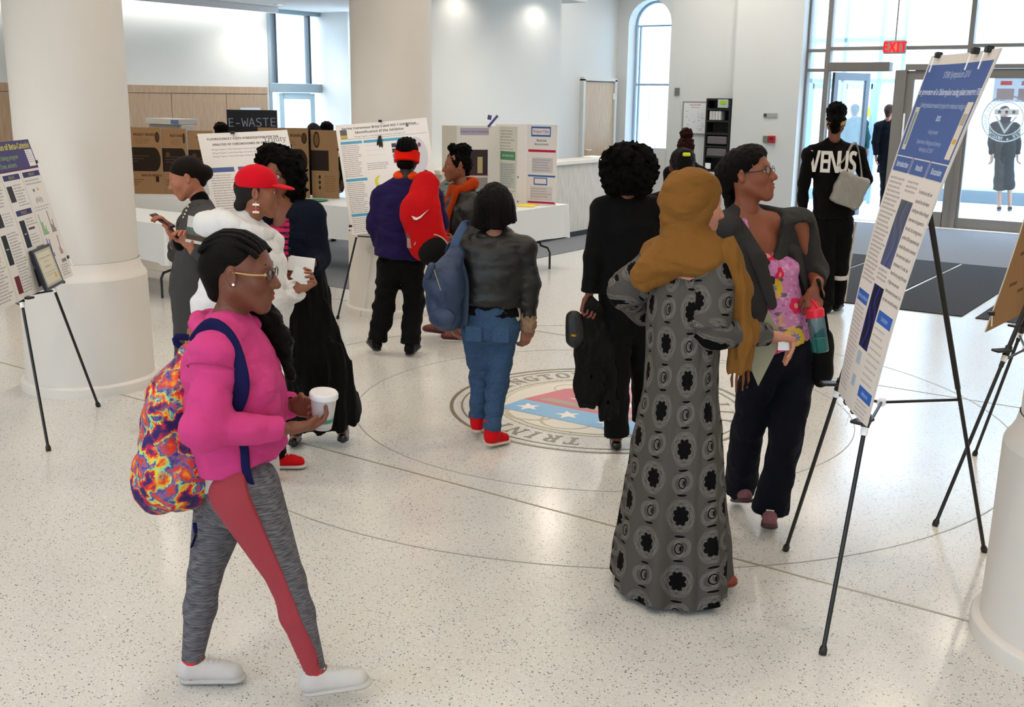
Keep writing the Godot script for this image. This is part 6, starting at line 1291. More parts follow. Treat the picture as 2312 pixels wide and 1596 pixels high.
func make_heads() -> void:
	# face towards +z, crown up, origin between the ears
	var s := Sdf.new()
	s.ell(Vector3(0, 0.030, -0.014), Vector3(0.074, 0.084, 0.096), 0.03)
	s.ell(Vector3(0, -0.030, 0.024), Vector3(0.061, 0.082, 0.066), 0.035)
	for k in [-1.0, 1.0]:
		s.cap(Vector3(k * 0.050, -0.050, -0.004), Vector3(k * 0.014, -0.102, 0.062), 0.020, 0.017, 0.03)
		s.ell(Vector3(k * 0.036, -0.026, 0.058), Vector3(0.024, 0.022, 0.022), 0.03)
		s.ell(Vector3(k * 0.076, -0.004, -0.010), Vector3(0.009, 0.031, 0.018), 0.008, Basis(Vector3.UP, k * 0.35) * Basis(Vector3.RIGHT, -0.2))
	s.ell(Vector3(0, -0.106, 0.064), Vector3(0.019, 0.016, 0.016), 0.025)
	s.cap(Vector3(-0.036, 0.020, 0.070), Vector3(0.036, 0.020, 0.070), 0.011, 0.011, 0.02)
	for k in [-1.0, 1.0]:
		s.ell(Vector3(k * 0.031, 0.002, 0.094), Vector3(0.017, 0.012, 0.016), 0.012, Basis(), true)
		s.ell(Vector3(k * 0.084, -0.006, -0.006), Vector3(0.006, 0.017, 0.009), 0.006, Basis(), true)
	s.cap(Vector3(0, 0.014, 0.082), Vector3(0, -0.034, 0.108), 0.0075, 0.0125, 0.014)
	for k in [-1.0, 1.0]:
		s.ell(Vector3(k * 0.013, -0.037, 0.098), Vector3(0.0095, 0.0085, 0.011), 0.008)
		s.cap(Vector3(k * 0.018, 0.0105, 0.086), Vector3(k * 0.045, 0.007, 0.075), 0.0045, 0.004, 0.004)
		s.cap(Vector3(k * 0.020, -0.008, 0.085), Vector3(k * 0.044, -0.005, 0.075), 0.004, 0.0035, 0.004)
	s.ell(Vector3(0, -0.068, 0.080), Vector3(0.026, 0.020, 0.015), 0.02)
	s.cap(Vector3(0, -0.055, -0.022), Vector3(0, -0.150, -0.034), 0.050, 0.048, 0.03)
	head_a = s.build(0.0035)
	var l := Sdf.new()
	l.cap(Vector3(-0.021, -0.066, 0.084), Vector3(0, -0.061, 0.0945), 0.0035, 0.0062, 0.004).cap(Vector3(0, -0.061, 0.0945), Vector3(0.021, -0.066, 0.084), 0.0062, 0.0035, 0.004)
	l.cap(Vector3(-0.020, -0.068, 0.083), Vector3(0, -0.0745, 0.0935), 0.0035, 0.0070, 0.003).cap(Vector3(0, -0.0745, 0.0935), Vector3(0.020, -0.068, 0.083), 0.0070, 0.0035, 0.003)
	lips_a = l.build(0.0022)
	var b := Sdf.new()
	for k in [-1.0, 1.0]: b.cap(Vector3(k * 0.014, 0.024, 0.0835), Vector3(k * 0.034, 0.030, 0.0795), 0.0034, 0.0034, 0.004).cap(Vector3(k * 0.034, 0.030, 0.0795), Vector3(k * 0.052, 0.024, 0.064), 0.0032, 0.0018, 0.004)
	brow_a = b.build(0.0022)
	var e := Sdf.new()
	var i := Sdf.new()
	for k in [-1.0, 1.0]:
		e.ell(Vector3(k * 0.031, 0.001, 0.0725), Vector3(0.0122, 0.0122, 0.0122), 0.001)
		i.ell(Vector3(k * 0.031, 0.001, 0.0830), Vector3(0.0052, 0.0052, 0.0022), 0.001)
	eye_a = e.build(0.0025); iris_a = i.build(0.0016)

func hand_shape(pose: String) -> Array:
	# right hand: wrist at the origin, fingers along +z, back of the hand up, thumb at +x
	if hands.has(pose): return hands[pose]
	var bend: Array = {"relaxed": [0.35, 0.45, 0.35, 0.35, 0.3], "grip": [0.75, 1.15, 0.75, 0.9, 0.5], "cup": [0.40, 0.75, 0.55, 0.75, 0.55], "pinch": [1.15, 0.45, 0.2, 0.8, 0.3], "flat": [0.12, 0.2, 0.12, 0.35, 0.2]}[pose]
	var s := Sdf.new()
	s.box(Transform3D(Basis(), Vector3(0, 0, 0.050)), Vector3(0.037, 0.013, 0.042), 0.012, 0.02)
	s.cap(Vector3(0, 0, -0.03), Vector3(0, 0, 0.02), 0.025, 0.026, 0.02, Vector3.UP, 0.75)
	s.cap(Vector3(0.018, -0.006, 0.02), Vector3(0.034, -0.008, 0.050), 0.017, 0.012, 0.015)
	for n in 4:
		var x := [0.029, 0.010, -0.009, -0.027][n] as float
		var L := [0.040, 0.045, 0.042, 0.033][n] as float
		var p := Vector3(x, 0.0, 0.086 - absf(x - 0.008) * 0.15)
		var dir := Vector3(x * 0.7, 0, 1).normalized()
		var a := 0.0
		var r := 0.0088 if n < 3 else 0.0076
		var q0 := p - dir * 0.02
		s.cap(q0, p, r + 0.001, r, 0.006)
		for j in 3:
			a += bend[j] * (1.0 + 0.06 * n)
			var d := Vector3(dir.x * cos(a), -sin(a), dir.z * cos(a))
			var q = p + d * L * [1.0, 0.68, 0.55][j]
			s.cap(p, q, r, r - 0.0007, 0.003)
			p = q; r -= 0.0006
	var tp := Vector3(0.030, -0.006, 0.036)
	var t1 := tp + Vector3(0.62, -bend[3] * 0.55, 0.62).normalized() * 0.036
	var t2 := t1 + Vector3(0.25 - bend[4] * 0.7, -bend[3] * 0.7, 0.9).normalized() * 0.029
	s.cap(tp, t1, 0.0125, 0.010, 0.008).cap(t1, t2, 0.010, 0.0082, 0.003)
	hands[pose] = s.build(0.0032)
	return hands[pose]

func hand_at(J: Dictionary, side: String, pose: String, palm: Vector3, k := 1.0) -> Array:
	var w: Vector3 = J["w" + side]
	var z: Vector3 = (J["g" + side] - w).normalized()
	var y := -(palm - z * palm.dot(z)).normalized()
	var x := y.cross(z)
	if side == "L": x = -x
	return moved(hand_shape(pose), Transform3D(Basis(x * k, y * k, z * k), w + z * 0.012))

func head_x(J: Dictionary) -> Transform3D:
	return Transform3D(frame_of(J.hf).scaled(Vector3.ONE * J.hs), J.hd)

func lat(J: Dictionary) -> Vector3:   # towards the person's left
	return Vector3.UP.cross(J.face).normalized()

func body(who: Node3D, J: Dictionary, skin: Color, ho: Array, c := 0.013, face := true) -> void:
	var s := Sdf.new()
	var f: Vector3 = J.face
	var X := head_x(J)
	s.cap(X * Vector3(0, -0.09, -0.022), J.nk + Vector3(0, -0.02, 0), 0.047, 0.056, 0.03)
	s.cap(J.nk.lerp(J.pv, 0.25), J.nk.lerp(J.pv, 0.62), 0.115, 0.10, 0.05, f, 0.7).cap(J.nk.lerp(J.pv, 0.62), J.pv, 0.10, 0.13, 0.05, f, 0.75)
	s.cap(J.nk + Vector3(0, -0.03, 0), J.nk.lerp(J.pv, 0.25), 0.05, 0.11, 0.05, f, 0.75)
	for q in ["L", "R"]:
		s.cap(J.nk + Vector3(0, -0.04, 0), J["s" + q], 0.045, 0.04, 0.04)
		s.cap(J["s" + q], J["e" + q], 0.042, 0.034, 0.02).cap(J["e" + q], J["w" + q], 0.034, 0.023, 0.015)
		s.cap(J["h" + q], J["k" + q], 0.07, 0.046, 0.03).cap(J["k" + q], J["a" + q], 0.044, 0.032, 0.02)
		s.cap(J["a" + q], J["a" + q].lerp(J["t" + q], 0.7) + Vector3(0, 0.015, 0), 0.03, 0.022, 0.02)
	var parts := [s.build(c), moved(head_a, X)]
	for q in ho: parts.append(q)
	var m := mat("skin%s" % skin.to_html(), skin, 0.5, "skin")
	put("body", join(parts), m, who)
	if face:
		put("eyes", moved(eye_a, X), mat("eye_white", Color(0.85, 0.82, 0.79), 0.25), who)
		put("irises", moved(iris_a, X), mat("iris_brown", Color(0.06, 0.035, 0.025), 0.15), who)
		put("eyebrows", moved(brow_a, X), mat("brow_dark", Color(0.05, 0.035, 0.03), 0.8), who)
		put("lips", moved(lips_a, X), mat("lips%s" % skin.to_html(), skin.lerp(Color(0.62, 0.16, 0.18), 0.42), 0.35, "skin"), who)

func torso(s: Sdf, J: Dictionary, g: float, rc := 0.15, rw := 0.125, rh := 0.155, flat := 0.72, hem := 1.0, k := 0.06) -> void:
	var f: Vector3 = J.face
	var ch: Vector3 = J.nk.lerp(J.pv, 0.30)
	var wa: Vector3 = J.nk.lerp(J.pv, 0.66)
	s.cap(ch, wa, rc + g, rw + g, k, f, flat, false, true).cap(wa, J.nk.lerp(J.pv, hem), rw + g, rh + g, k, f, flat + 0.06, false, true)
	s.cap(J.nk + Vector3(0, -0.055, 0), ch, 0.065 + g, rc + g, k, f, flat)
	for q in ["L", "R"]: s.cap(J.nk + Vector3(0, -0.035, 0), J["s" + q] + Vector3(0, -0.012, 0), 0.038 + g, 0.046 + g, 0.04)

func bust(s: Sdf, J: Dictionary, g: float, r := 0.065) -> void:
	var c: Vector3 = J.nk.lerp(J.pv, 0.42) + J.face * 0.085
	for k in [-1.0, 1.0]: s.ell(c + lat(J) * 0.065 * k, Vector3.ONE * (r + g), 0.05)

func sleeve(s: Sdf, J: Dictionary, q: String, r0: float, r1: float, r2: float, to := 1.0) -> void:
	s.cap(J["s" + q] + Vector3(0, -0.015, 0), J["e" + q], r0, r1, 0.04)
	s.cap(J["e" + q], J["e" + q].lerp(J["w" + q], to), r1, r2, 0.02, Vector3.ZERO, 1.0, false, true)

func trouser(s: Sdf, J: Dictionary, q: String, r0: float, r1: float, r2: float, to := 1.0, k := 0.04) -> void:
	s.cap(J["h" + q], J["k" + q], r0, r1, k)
	s.cap(J["k" + q], J["k" + q].lerp(J["a" + q], to), r1, r2, 0.025, Vector3.ZERO, 1.0, false, true)

func shoe(who: Node3D, J: Dictionary, q: String, up: Material, sole: Material, high := 0.0, kind := "sneaker", c := 0.006) -> void:
	var A: Vector3 = J["a" + q]
	var T: Vector3 = J["t" + q]
	var fw := (T - A) * Vector3(1, 0, 1)
	fw = fw.normalized()
	var hb := A - fw * 0.045 + Vector3(0, -0.078, 0)
	hb.y = maxf(hb.y, 0.002); T.y = maxf(T.y, 0.002)
	var d := (T - hb).normalized()
	var u := d.cross(fw.cross(Vector3.UP)).normalized()
	if u.y < 0: u = -u
	var s := Sdf.new()
	var L := (T - hb).length()
	var wide := 0.037 if kind == "sneaker" else 0.033
	if kind == "sneaker":
		s.cap(hb + d * 0.036 + u * 0.046, T - d * 0.046 + u * 0.032, 0.036, 0.031, 0.02)
		s.cap(hb + d * 0.04 + u * 0.055, A + u * 0.012, 0.034, 0.037, 0.025, Vector3.ZERO, 1.0, false, true)
		s.cap(A + fw * 0.02, T - d * 0.08 + u * 0.05, 0.026, 0.022, 0.02)
		if high > 0.0: s.cap(A, A + Vector3(0, high, 0), 0.040, 0.043, 0.02, Vector3.ZERO, 1.0, false, true)
	else:
		s.cap(hb + d * 0.032 + u * 0.03, T - d * 0.035 + u * 0.020, 0.030, 0.027, 0.02)
		s.ell(hb.lerp(T, 0.45) + u * 0.062, Vector3(0.026, 0.03, 0.026), 0.015, Basis(), true)
	var sh := put("shoe", s.build(c), up, who)
	var so := Sdf.new()
	so.cap(hb + d * 0.036 + u * 0.012, T - d * 0.042 + u * 0.012, wide, wide + 0.002, 0.01, u, 0.36 if kind == "sneaker" else 0.24)
	put("sole", so.build(c), sole, sh)
	if kind == "sneaker":
		var lace := MB.new()
		var side := d.cross(u)
		for i in 4:
			var p: Vector3 = (A + fw * 0.035).lerp(T - d * 0.085 + u * 0.055, i / 3.6) + u * 0.024
			lace.rod(p - side * 0.018, p + side * 0.018, 0.003, -1.0, 6)
		put("laces", lace, mat("lace_white", Color(0.85, 0.84, 0.82), 0.7), sh)

func start(key: String, label: String) -> Array:
	var J: Dictionary = POSE[key]
	return [thing("person", label, "person", "", J.at), J]

func wrinkles(n: int) -> FastNoiseLite:
	var w := noise_of(n, 4.2, 2)
	w.fractal_type = FastNoiseLite.FRACTAL_RIDGED; w.fractal_gain = 0.45
	w.domain_warp_enabled = true; w.domain_warp_amplitude = 0.06; w.domain_warp_frequency = 3.0
	return w

func glasses(who: Node3D, J: Dictionary, m: Material, arm: Material) -> void:
	var X := head_x(J)
	var mb := MB.new()
	for k in [-1.0, 1.0]:
		var pts := []
		var rs := []
		for i in 17:
			var a := TAU * i / 16.0
			pts.append(X * Vector3(k * 0.033 + 0.025 * cos(a), 0.0 + 0.016 * sin(a), 0.099 - absf(0.033 * k + 0.025 * cos(a)) * 0.12)); rs.append(0.0017)
		mb.tube(pts, rs, 6)
	mb.rod(X * Vector3(-0.009, 0.004, 0.100), X * Vector3(0.009, 0.004, 0.100), 0.0017, -1.0, 6)
	var g := put("eyeglasses", mb, m, who)
	for k in [-1.0, 1.0]:
		put("temple", MB.new().tube([X * Vector3(k * 0.058, 0.004, 0.093), X * Vector3(k * 0.077, 0.004, 0.05), X * Vector3(k * 0.080, 0.008, -0.005)], [0.003, 0.0028, 0.0022], 6), arm, g)
		put("lens", MB.new().lathe(Transform3D(X.basis * Basis(Vector3.RIGHT, PI / 2) * Basis.from_scale(Vector3(1, 1, 0.64)), X * Vector3(k * 0.033, 0, 0.096)), [Vector2(0.024, 0), Vector2(0.001, 0.001)], 20), pane(), g)

func straight_strap(called: String, who: Node3D, pts: Array, w: float, m: Material, thick := 0.28, up := Vector3.UP) -> MeshInstance3D:
	var c := Curve3D.new()
	for i in pts.size():
		var t := Vector3.ZERO
		if i > 0 and i < pts.size() - 1: t = (pts[i + 1] - pts[i - 1]) / 6.0
		c.add_point(pts[i], -t, t)
	c.bake_interval = 0.02
	var bp := []
	var rs := []
	for p in c.get_baked_points(): bp.append(p); rs.append(w)
	return put(called, MB.new().tube(bp, rs, 10, thick, up), m, who)

func soft_tube(pts: Array, rs: Array, sides := 20) -> MB:
	# a tube through the points with rounded bends
	var bp := []
	var br := []
	var n := pts.size()
	for i in n - 1:
		for k in 6:
			var t := k / 6.0
			bp.append(pts[i].cubic_interpolate(pts[i + 1], pts[maxi(i - 1, 0)], pts[mini(i + 2, n - 1)], t))
			br.append(lerpf(rs[i], rs[i + 1], t))
	bp.append(pts[n - 1]); br.append(rs[n - 1])
	return MB.new().tube(bp, br, sides)

# ---------------------------------------------------------------- the people, one builder each
func dye() -> StandardMaterial3D:
	var m := mat("tie_dye", Color(1, 1, 1), 0.8)
	if m.albedo_texture == null:
		var n := noise_of(11, 0.012, 3)
		n.domain_warp_enabled = true; n.domain_warp_amplitude = 40.0; n.domain_warp_frequency = 0.02
		var t := NoiseTexture2D.new()
		t.noise = n; t.seamless = true; t.width = 512; t.height = 512
		var g := Gradient.new()
		g.interpolation_mode = Gradient.GRADIENT_INTERPOLATE_LINEAR
		g.offsets = PackedFloat32Array([0.0, 0.30, 0.37, 0.42, 0.46, 0.51, 0.56, 0.60, 0.68, 0.76, 1.0])
		g.colors = PackedColorArray([Color(0.10, 0.08, 0.28), Color(0.16, 0.10, 0.38), Color(0.70, 0.10, 0.36), Color(0.84, 0.13, 0.08), Color(0.93, 0.42, 0.08), Color(0.90, 0.85, 0.20), Color(0.45, 0.83, 0.80), Color(0.20, 0.16, 0.46), Color(0.55, 0.42, 0.62), Color(0.86, 0.16, 0.10), Color(0.92, 0.80, 0.15)])
		t.color_ramp = g
		m.albedo_texture = t; m.uv1_triplanar = true; m.uv1_scale = Vector3.ONE * 1.7; m.uv1_triplanar_sharpness = 6.0
	return m

func person_pink() -> void:
	var r := start("p1", "person walking in a pink sweater and grey leggings with red side panels")
	var who: Node3D = r[0]
	var J: Dictionary = r[1]
	var skin := Color(0.44, 0.255, 0.18)
	body(who, J, skin, [hand_at(J, "R", "cup", Vector3(0.1, 0.75, -0.55), 0.92), hand_at(J, "L", "cup", Vector3(0.2, -0.1, 0.95), 0.92)])
	# leggings: heather grey, red panel down the outer side of the near leg
	var s := Sdf.new()
	s.cap(J.pv + Vector3(0, 0.06, 0), J.pv + Vector3(0, -0.02, 0), 0.125, 0.135, 0.05, J.face, 0.9)
	for q in ["L", "R"]:
		s.cap(J["h" + q], J["k" + q], 0.102, 0.054, 0.05)
		s.cap(J["k" + q], J["k" + q].lerp(J["a" + q], 0.35), 0.054, 0.053, 0.02)
		s.cap(J["k" + q].lerp(J["a" + q], 0.35), J["a" + q] + Vector3(0, 0.01, 0), 0.053, 0.035, 0.02, Vector3.ZERO, 1.0, false, true)
	put("leggings", s.build(0.009), mat("heather_grey", Color(0.50, 0.49, 0.50), 0.85, "heather"), who)
	var nd := -lat(J)   # outwards on the near side
	var bk: Vector3 = -J.face
	var p := Sdf.new()
	p.cap(J.hR + Vector3(0, 0.0, 0), J.kR, 0.120, 0.057, 0.05).cap(J.kR, J.kR.lerp(J.aR, 0.35), 0.057, 0.056, 0.02)
	p.cap(J.kR.lerp(J.aR, 0.35), J.aR + Vector3(0, 0.012, 0), 0.056, 0.038, 0.02, Vector3.ZERO, 1.0, false, true)
	var ln: Vector3 = (J.aR - J.hR).normalized()
	var fn: Vector3 = (J.face - ln * J.face.dot(ln)).normalized()
	p.cut(-nd, J.hR + nd * 0.012).cut(fn, J.hR.lerp(J.aR, 0.5) + fn * 0.040)
	put("side_panel", p.build(0.0045), mat("legging_red", Color(0.62, 0.24, 0.27), 0.8, "cloth"), who)
	var us := Sdf.new()
	us.cap(J.pv + Vector3(0, 0.12, 0), J.pv + Vector3(0, 0.05, 0), 0.14, 0.145, 0.03, J.face, 0.95).cap(J.us + Vector3(0, 0.08, 0), J.us + Vector3(0, 0.0, 0) + nd * 0.004, 0.075, 0.055, 0.03, nd, 0.7)
	put("undershirt", us.build(0.009), mat("undershirt_white", Color(0.78, 0.76, 0.74), 0.8, "cloth"), who)
	# sweater with its hood laid back
	var t := Sdf.new()
	torso(t, J, 0.03, 0.14, 0.13, 0.13, 0.80, 0.86)
	bust(t, J, 0.01, 0.065)
	t.cap(J.nk.lerp(J.pv, 0.6), J.pv + Vector3(0, 0.085, 0) + J.face * 0.02, 0.15, 0.168, 0.06, J.face, 0.95, false, true)
	sleeve(t, J, "R", 0.078, 0.066, 0.046, 0.97); sleeve(t, J, "L", 0.078, 0.064, 0.046, 0.97)
	var sw := put("sweater", t.build(0.009, wrinkles(3), 0.014, Vector3(0.8, 1.4, 0.8)), mat("sweater_pink", Color(0.80, 0.26, 0.50), 0.9, "knit"), who)
	var hd := Sdf.new()
	for i in 9:
		var a := -2.2 + 4.4 * i / 8.0
		var pt: Vector3 = J.nk + (J.face * -cos(a) * 0.085 + lat(J) * sin(a) * 0.10) + Vector3(0, -0.02 + 0.02 * cos(a), 0)
		hd.ell(pt, Vector3(0.035, 0.03, 0.035), 0.03)
	put("hood", hd.build(0.009, wrinkles(5), 0.008), mat("sweater_pink"), sw)
	var seam := []
	var sr := []
	var ud: Vector3 = (J.eR - J.sR).normalized()
	for i in 13:
		var a2 := TAU * i / 12.0
		var ax := ud.cross(Vector3.UP).normalized()
		seam.append(J.sR + ud * 0.055 + (ax * cos(a2) + ud.cross(ax) * sin(a2)) * 0.0765); sr.append(0.0025)
	put("sleeve_seam", MB.new().tube(seam, sr, 6), mat("seam_pink", Color(0.62, 0.17, 0.38), 0.9), sw)
	# hair in cornrows, a tail over the far shoulder
	var X := head_x(J)
	var h := Sdf.new()
	h.ell(Vector3(0, 0.042, -0.026), Vector3(0.079, 0.080, 0.096), 0.02)
	h.cap(Vector3(0, 0.0, -0.085), Vector3(0, -0.07, -0.075), 0.055, 0.035, 0.03)
	h.ell(Vector3(0, -0.01, 0.115), Vector3(0.09, 0.070, 0.060), 0.01, Basis(), true)
	h.ell(Vector3(0, -0.075, 0.035), Vector3(0.10, 0.085, 0.085), 0.01, Basis(), true)
	var hm := mat("hair_braid", Color(0.03, 0.022, 0.02), 0.55, "hair")
	var hair := put("hair", moved(h.build(0.004), X), hm, who)
	for i in 7:
		var y := -0.066 + 0.022 * i
		var row := []
		var rr := []
		for j in 9:
			var a3 := -0.15 + j * 0.30
			var v := Vector3(y * (1.0 - 0.05 * j), 0.036 + 0.084 * sin(a3 + 0.55) * sqrt(maxf(0.1, 1.0 - pow(y / 0.085, 2))), -0.026 + 0.100 * cos(a3 + 0.55))
			row.append(X * v); rr.append(0.0085 + 0.002 * (j % 2))
		put("braid", MB.new().tube(row, rr, 7), hm, hair)
	put("ponytail", Sdf.new().chain([X * Vector3(0.03, -0.05, -0.085), J.pt0, J.pt1, J.pt2, J.pt3], [0.03, 0.033, 0.036, 0.034, 0.014], 0.02).build(0.007, noise_of(9, 26.0, 2), 0.012), hm, hair)
	glasses(who, J, mat("frame_black", Color(0.03, 0.03, 0.035), 0.35), mat("temple_gold", Color(0.72, 0.58, 0.34), 0.35))
	put("ear_studs", MB.new().rod(X * Vector3(-0.082, -0.028, 0.0), X * Vector3(-0.086, -0.028, 0.0), 0.004), mat("steel"), who)
	for q in ["R", "L"]:
		put("sock", Sdf.new().cap(J["a" + q] + Vector3(0, -0.02, 0), J["a" + q] + Vector3(0, 0.012, 0), 0.037, 0.036, 0.01).build(0.006), mat("sock_coral", Color(0.90, 0.20, 0.26), 0.8, "knit"), who)
		shoe(who, J, q, mat("sneaker_white", Color(0.80, 0.78, 0.76), 0.6, "cloth"), mat("sole_white", Color(0.74, 0.72, 0.70), 0.6))
	# tie-dye backpack
	var b := thing("backpack", "tie-dye rainbow backpack with navy straps on the pink sweater", "backpack", "", J.at)
	var bs := Sdf.new()
	var ax2 := lat(J)
	bs.cap(J.b0, J.b1, 0.05, 0.088, 0.05, ax2, 1.5).cap(J.b1, J.b2, 0.088, 0.128, 0.05, ax2, 1.25)
	put("bag", bs.build(0.010, wrinkles(21), 0.0135), dye(), b)
	put("front_pocket", Sdf.new().ell(J.b3.lerp(J.b2, 0.25), Vector3(0.09, 0.12, 0.10), 0.02).build(0.009, wrinkles(22), 0.0108), dye(), b)
	var navy := mat("strap_navy", Color(0.08, 0.08, 0.26), 0.8, "cloth")
	straight_strap("strap", b, [J.q0, J.q1, J.q2, J.q3, J.q4, J.q5], 0.024, navy, 0.3, ax2)
	straight_strap("strap", b, [J.q5 + Vector3(0, -0.02, 0), J.r0, J.r1, J.r2], 0.014, navy, 0.3, ax2)
	straight_strap("strap", b, [J.sL + Vector3(0, 0.09, 0) - J.face * 0.08, J.sL + Vector3(0, 0.10, 0), J.sL + J.face * 0.09 + Vector3(0, -0.04, 0), J.sL + J.face * 0.08 + Vector3(0, -0.2, 0)], 0.024, navy, 0.3, ax2)
	straight_strap("grab_loop", b, [J.l0, J.l1, J.l2, J.l3], 0.011, navy, 0.5, ax2)
	straight_strap("strap_tail", b, [J.x0, J.x0.lerp(J.x1, 0.5) + Vector3(0.01, 0, 0), J.x1], 0.007, navy, 0.4)
	# tumbler
	var up: Vector3 = (J.c1 - J.c0).normalized()
	var cup := thing("tumbler", "clear tumbler with a white lid held by the person in pink", "cup", "", J.at)
	var cx := Transform3D(frame_of(Vector3(up.z, 0, -up.x) + Vector3(0.001, 0, 0.7), up), J.c0)
	put("cup", MB.new().lathe(cx, [Vector2(0.001, -0.012), Vector2(0.029, -0.012), Vector2(0.031, 0.0), Vector2(0.041, 0.095), Vector2(0.039, 0.095), Vector2(0.028, 0.0), Vector2(0.001, -0.005)], 28), mat("cup_clear", Color(0.86, 0.84, 0.84, 0.55), 0.15, "glass"), cup)
	put("drink", MB.new().lathe(cx, [Vector2(0.001, -0.003), Vector2(0.027, -0.002), Vector2(0.035, 0.06), Vector2(0.001, 0.06)], 24), mat("drink_mauve", Color(0.62, 0.50, 0.50), 0.4), cup)
	put("band", MB.new().lathe(cx, [Vector2(0.0325, 0.012), Vector2(0.0342, 0.026)], 28), mat("band_green", Color(0.16, 0.50, 0.42), 0.5), cup)
	put("lid", MB.new().lathe(cx, [Vector2(0.041, 0.088), Vector2(0.045, 0.09), Vector2(0.045, 0.104), Vector2(0.041, 0.110), Vector2(0.038, 0.106), Vector2(0.001, 0.106)], 28), mat("lid_white", Color(0.86, 0.86, 0.87), 0.3), cup)

func person_cap() -> void:
	var r := start("p2", "person in a white hooded sweatshirt, red baseball cap and red shoes")
	var who: Node3D = r[0]
	var J: Dictionary = r[1]
	var skin := Color(0.56, 0.35, 0.245)
	body(who, J, skin, [hand_at(J, "L", "pinch", Vector3(-0.3, -0.2, 0.9)), hand_at(J, "R", "relaxed", Vector3(0, 0, -1))])
	var s := Sdf.new()
	torso(s, J, 0.045, 0.16, 0.16, 0.165, 0.82, 0.97)
	s.cap(J.nk.lerp(J.pv, 0.55), J.pv + Vector3(0, 0.02, 0), 0.205, 0.20, 0.06, J.face, 0.9, false, true)
	sleeve(s, J, "R", 0.088, 0.085, 0.060, 0.97); sleeve(s, J, "L", 0.088, 0.082, 0.056, 0.98)
	var hm := mat("fleece_white", Color(0.88, 0.875, 0.87), 0.95, "knit")
	var sw := put("sweatshirt", s.build(0.011, wrinkles(31), 0.016, Vector3(0.7, 1.2, 0.7)), hm, who)
	var h := Sdf.new()
	for i in 11:
		var a := -2.7 + 5.4 * i / 10.0
		var pt: Vector3 = J.nk + (J.face * -cos(a) * 0.105 + lat(J) * sin(a) * 0.115) + Vector3(0, -0.02 + 0.045 * cos(a), 0)
		h.ell(pt, Vector3(0.05, 0.042, 0.05), 0.04)
	h.ell(J.nk - J.face * 0.16 + Vector3(0, -0.01, 0), Vector3(0.085, 0.075, 0.09), 0.05)
	put("hood", h.build(0.010, wrinkles(33), 0.016, Vector3(1.4, 0.7, 1.4)), hm, sw)
	var t := Sdf.new()
	t.cap(J.pv + Vector3(0, 0.08, 0), J.pv, 0.15, 0.155, 0.05, J.face, 0.8)
	trouser(t, J, "L", 0.10, 0.075, 0.065, 0.93); trouser(t, J, "R", 0.10, 0.075, 0.065, 0.93)
	put("trousers", t.build(0.012, wrinkles(34), 0.0135), mat("trouser_black", Color(0.03, 0.03, 0.035), 0.85, "cloth"), who)
	for q in ["R", "L"]: shoe(who, J, q, mat("shoe_red", Color(0.76, 0.03, 0.07), 0.6, "cloth"), mat("sole_white"), 0.0)
	var X := head_x(J)
	put("hair", moved(Sdf.new().ell(Vector3(0, 0.015, -0.025), Vector3(0.079, 0.085, 0.094), 0.02).cap(Vector3(-0.03, -0.07, -0.085), Vector3(0.03, -0.07, -0.085), 0.03, 0.03, 0.03).ell(Vector3(0, -0.03, 0.085), Vector3(0.11, 0.13, 0.085), 0.01, Basis(), true).build(0.005), X), mat("hair_grey", Color(0.16, 0.15, 0.145), 0.75, "hair"), who)
	var c := Sdf.new()
	c.ell(Vector3(0, 0.040, -0.010), Vector3(0.089, 0.092, 0.106), 0.01).cut(Vector3(0, -1, 0.0).normalized(), Vector3(0, 0.022, 0))
	c.ell(Vector3(0, 0.02, -0.105), Vector3(0.034, 0.03, 0.03), 0.008, Basis(), true)
	var cap := put("cap", moved(c.build(0.005), X), mat("cap_red", Color(0.80, 0.05, 0.13), 0.8, "cloth"), who)
	put("visor", moved(Sdf.new().ell(Vector3(0, 0.030, 0.105), Vector3(0.074, 0.010, 0.075), 0.01, Basis(Vector3.RIGHT, 0.16)).build(0.005), X), mat("cap_red"), cap)
	put("closure_strap", MB.new().tube([X * Vector3(-0.04, 0.018, -0.106), X * Vector3(0, 0.018, -0.116), X * Vector3(0.04, 0.018, -0.106)], [0.008, 0.008, 0.008], 8, 0.3), mat("cap_red"), cap)
	put("button", MB.new().lathe(Transform3D(X.basis, X * Vector3(0, 0.130, -0.010)), [Vector2(0.008, 0), Vector2(0.006, 0.005), Vector2(0.0005, 0.006)], 10), mat("cap_red"), cap)
	var ear := put("earring", MB.new().rod(X * Vector3(-0.082, -0.045, -0.004), X * Vector3(-0.082, -0.10, -0.004), 0.0015), mat("steel"), who)
	for i in 3: put("bead", MB.new().rod(X * Vector3(-0.083, -0.058 - i * 0.018, -0.020), X * Vector3(-0.083, -0.058 - i * 0.018, 0.012), 0.0055), mat("bead_white" if i != 1 else "bead_red", Color(0.92, 0.90, 0.87) if i != 1 else Color(0.70, 0.20, 0.16), 0.3), ear)
	put("ring", MB.new().lathe(Transform3D(frame_of(Vector3.UP, J.gL - J.wL), J.wL.lerp(J.gL, 0.9)), [Vector2(0.012, 0), Vector2(0.014, 0.003), Vector2(0.012, 0.006)], 16), mat("steel"), who)
	var pa := thing("paper_slip", "folded white paper held by the person in the red cap", "paper", "", J.at)
	quad_slab("sheet", pa, [J.pp0, J.pp1, J.pp2, J.pp3], 0.003, mat("paper_white", Color(0.88, 0.88, 0.86), 0.7))

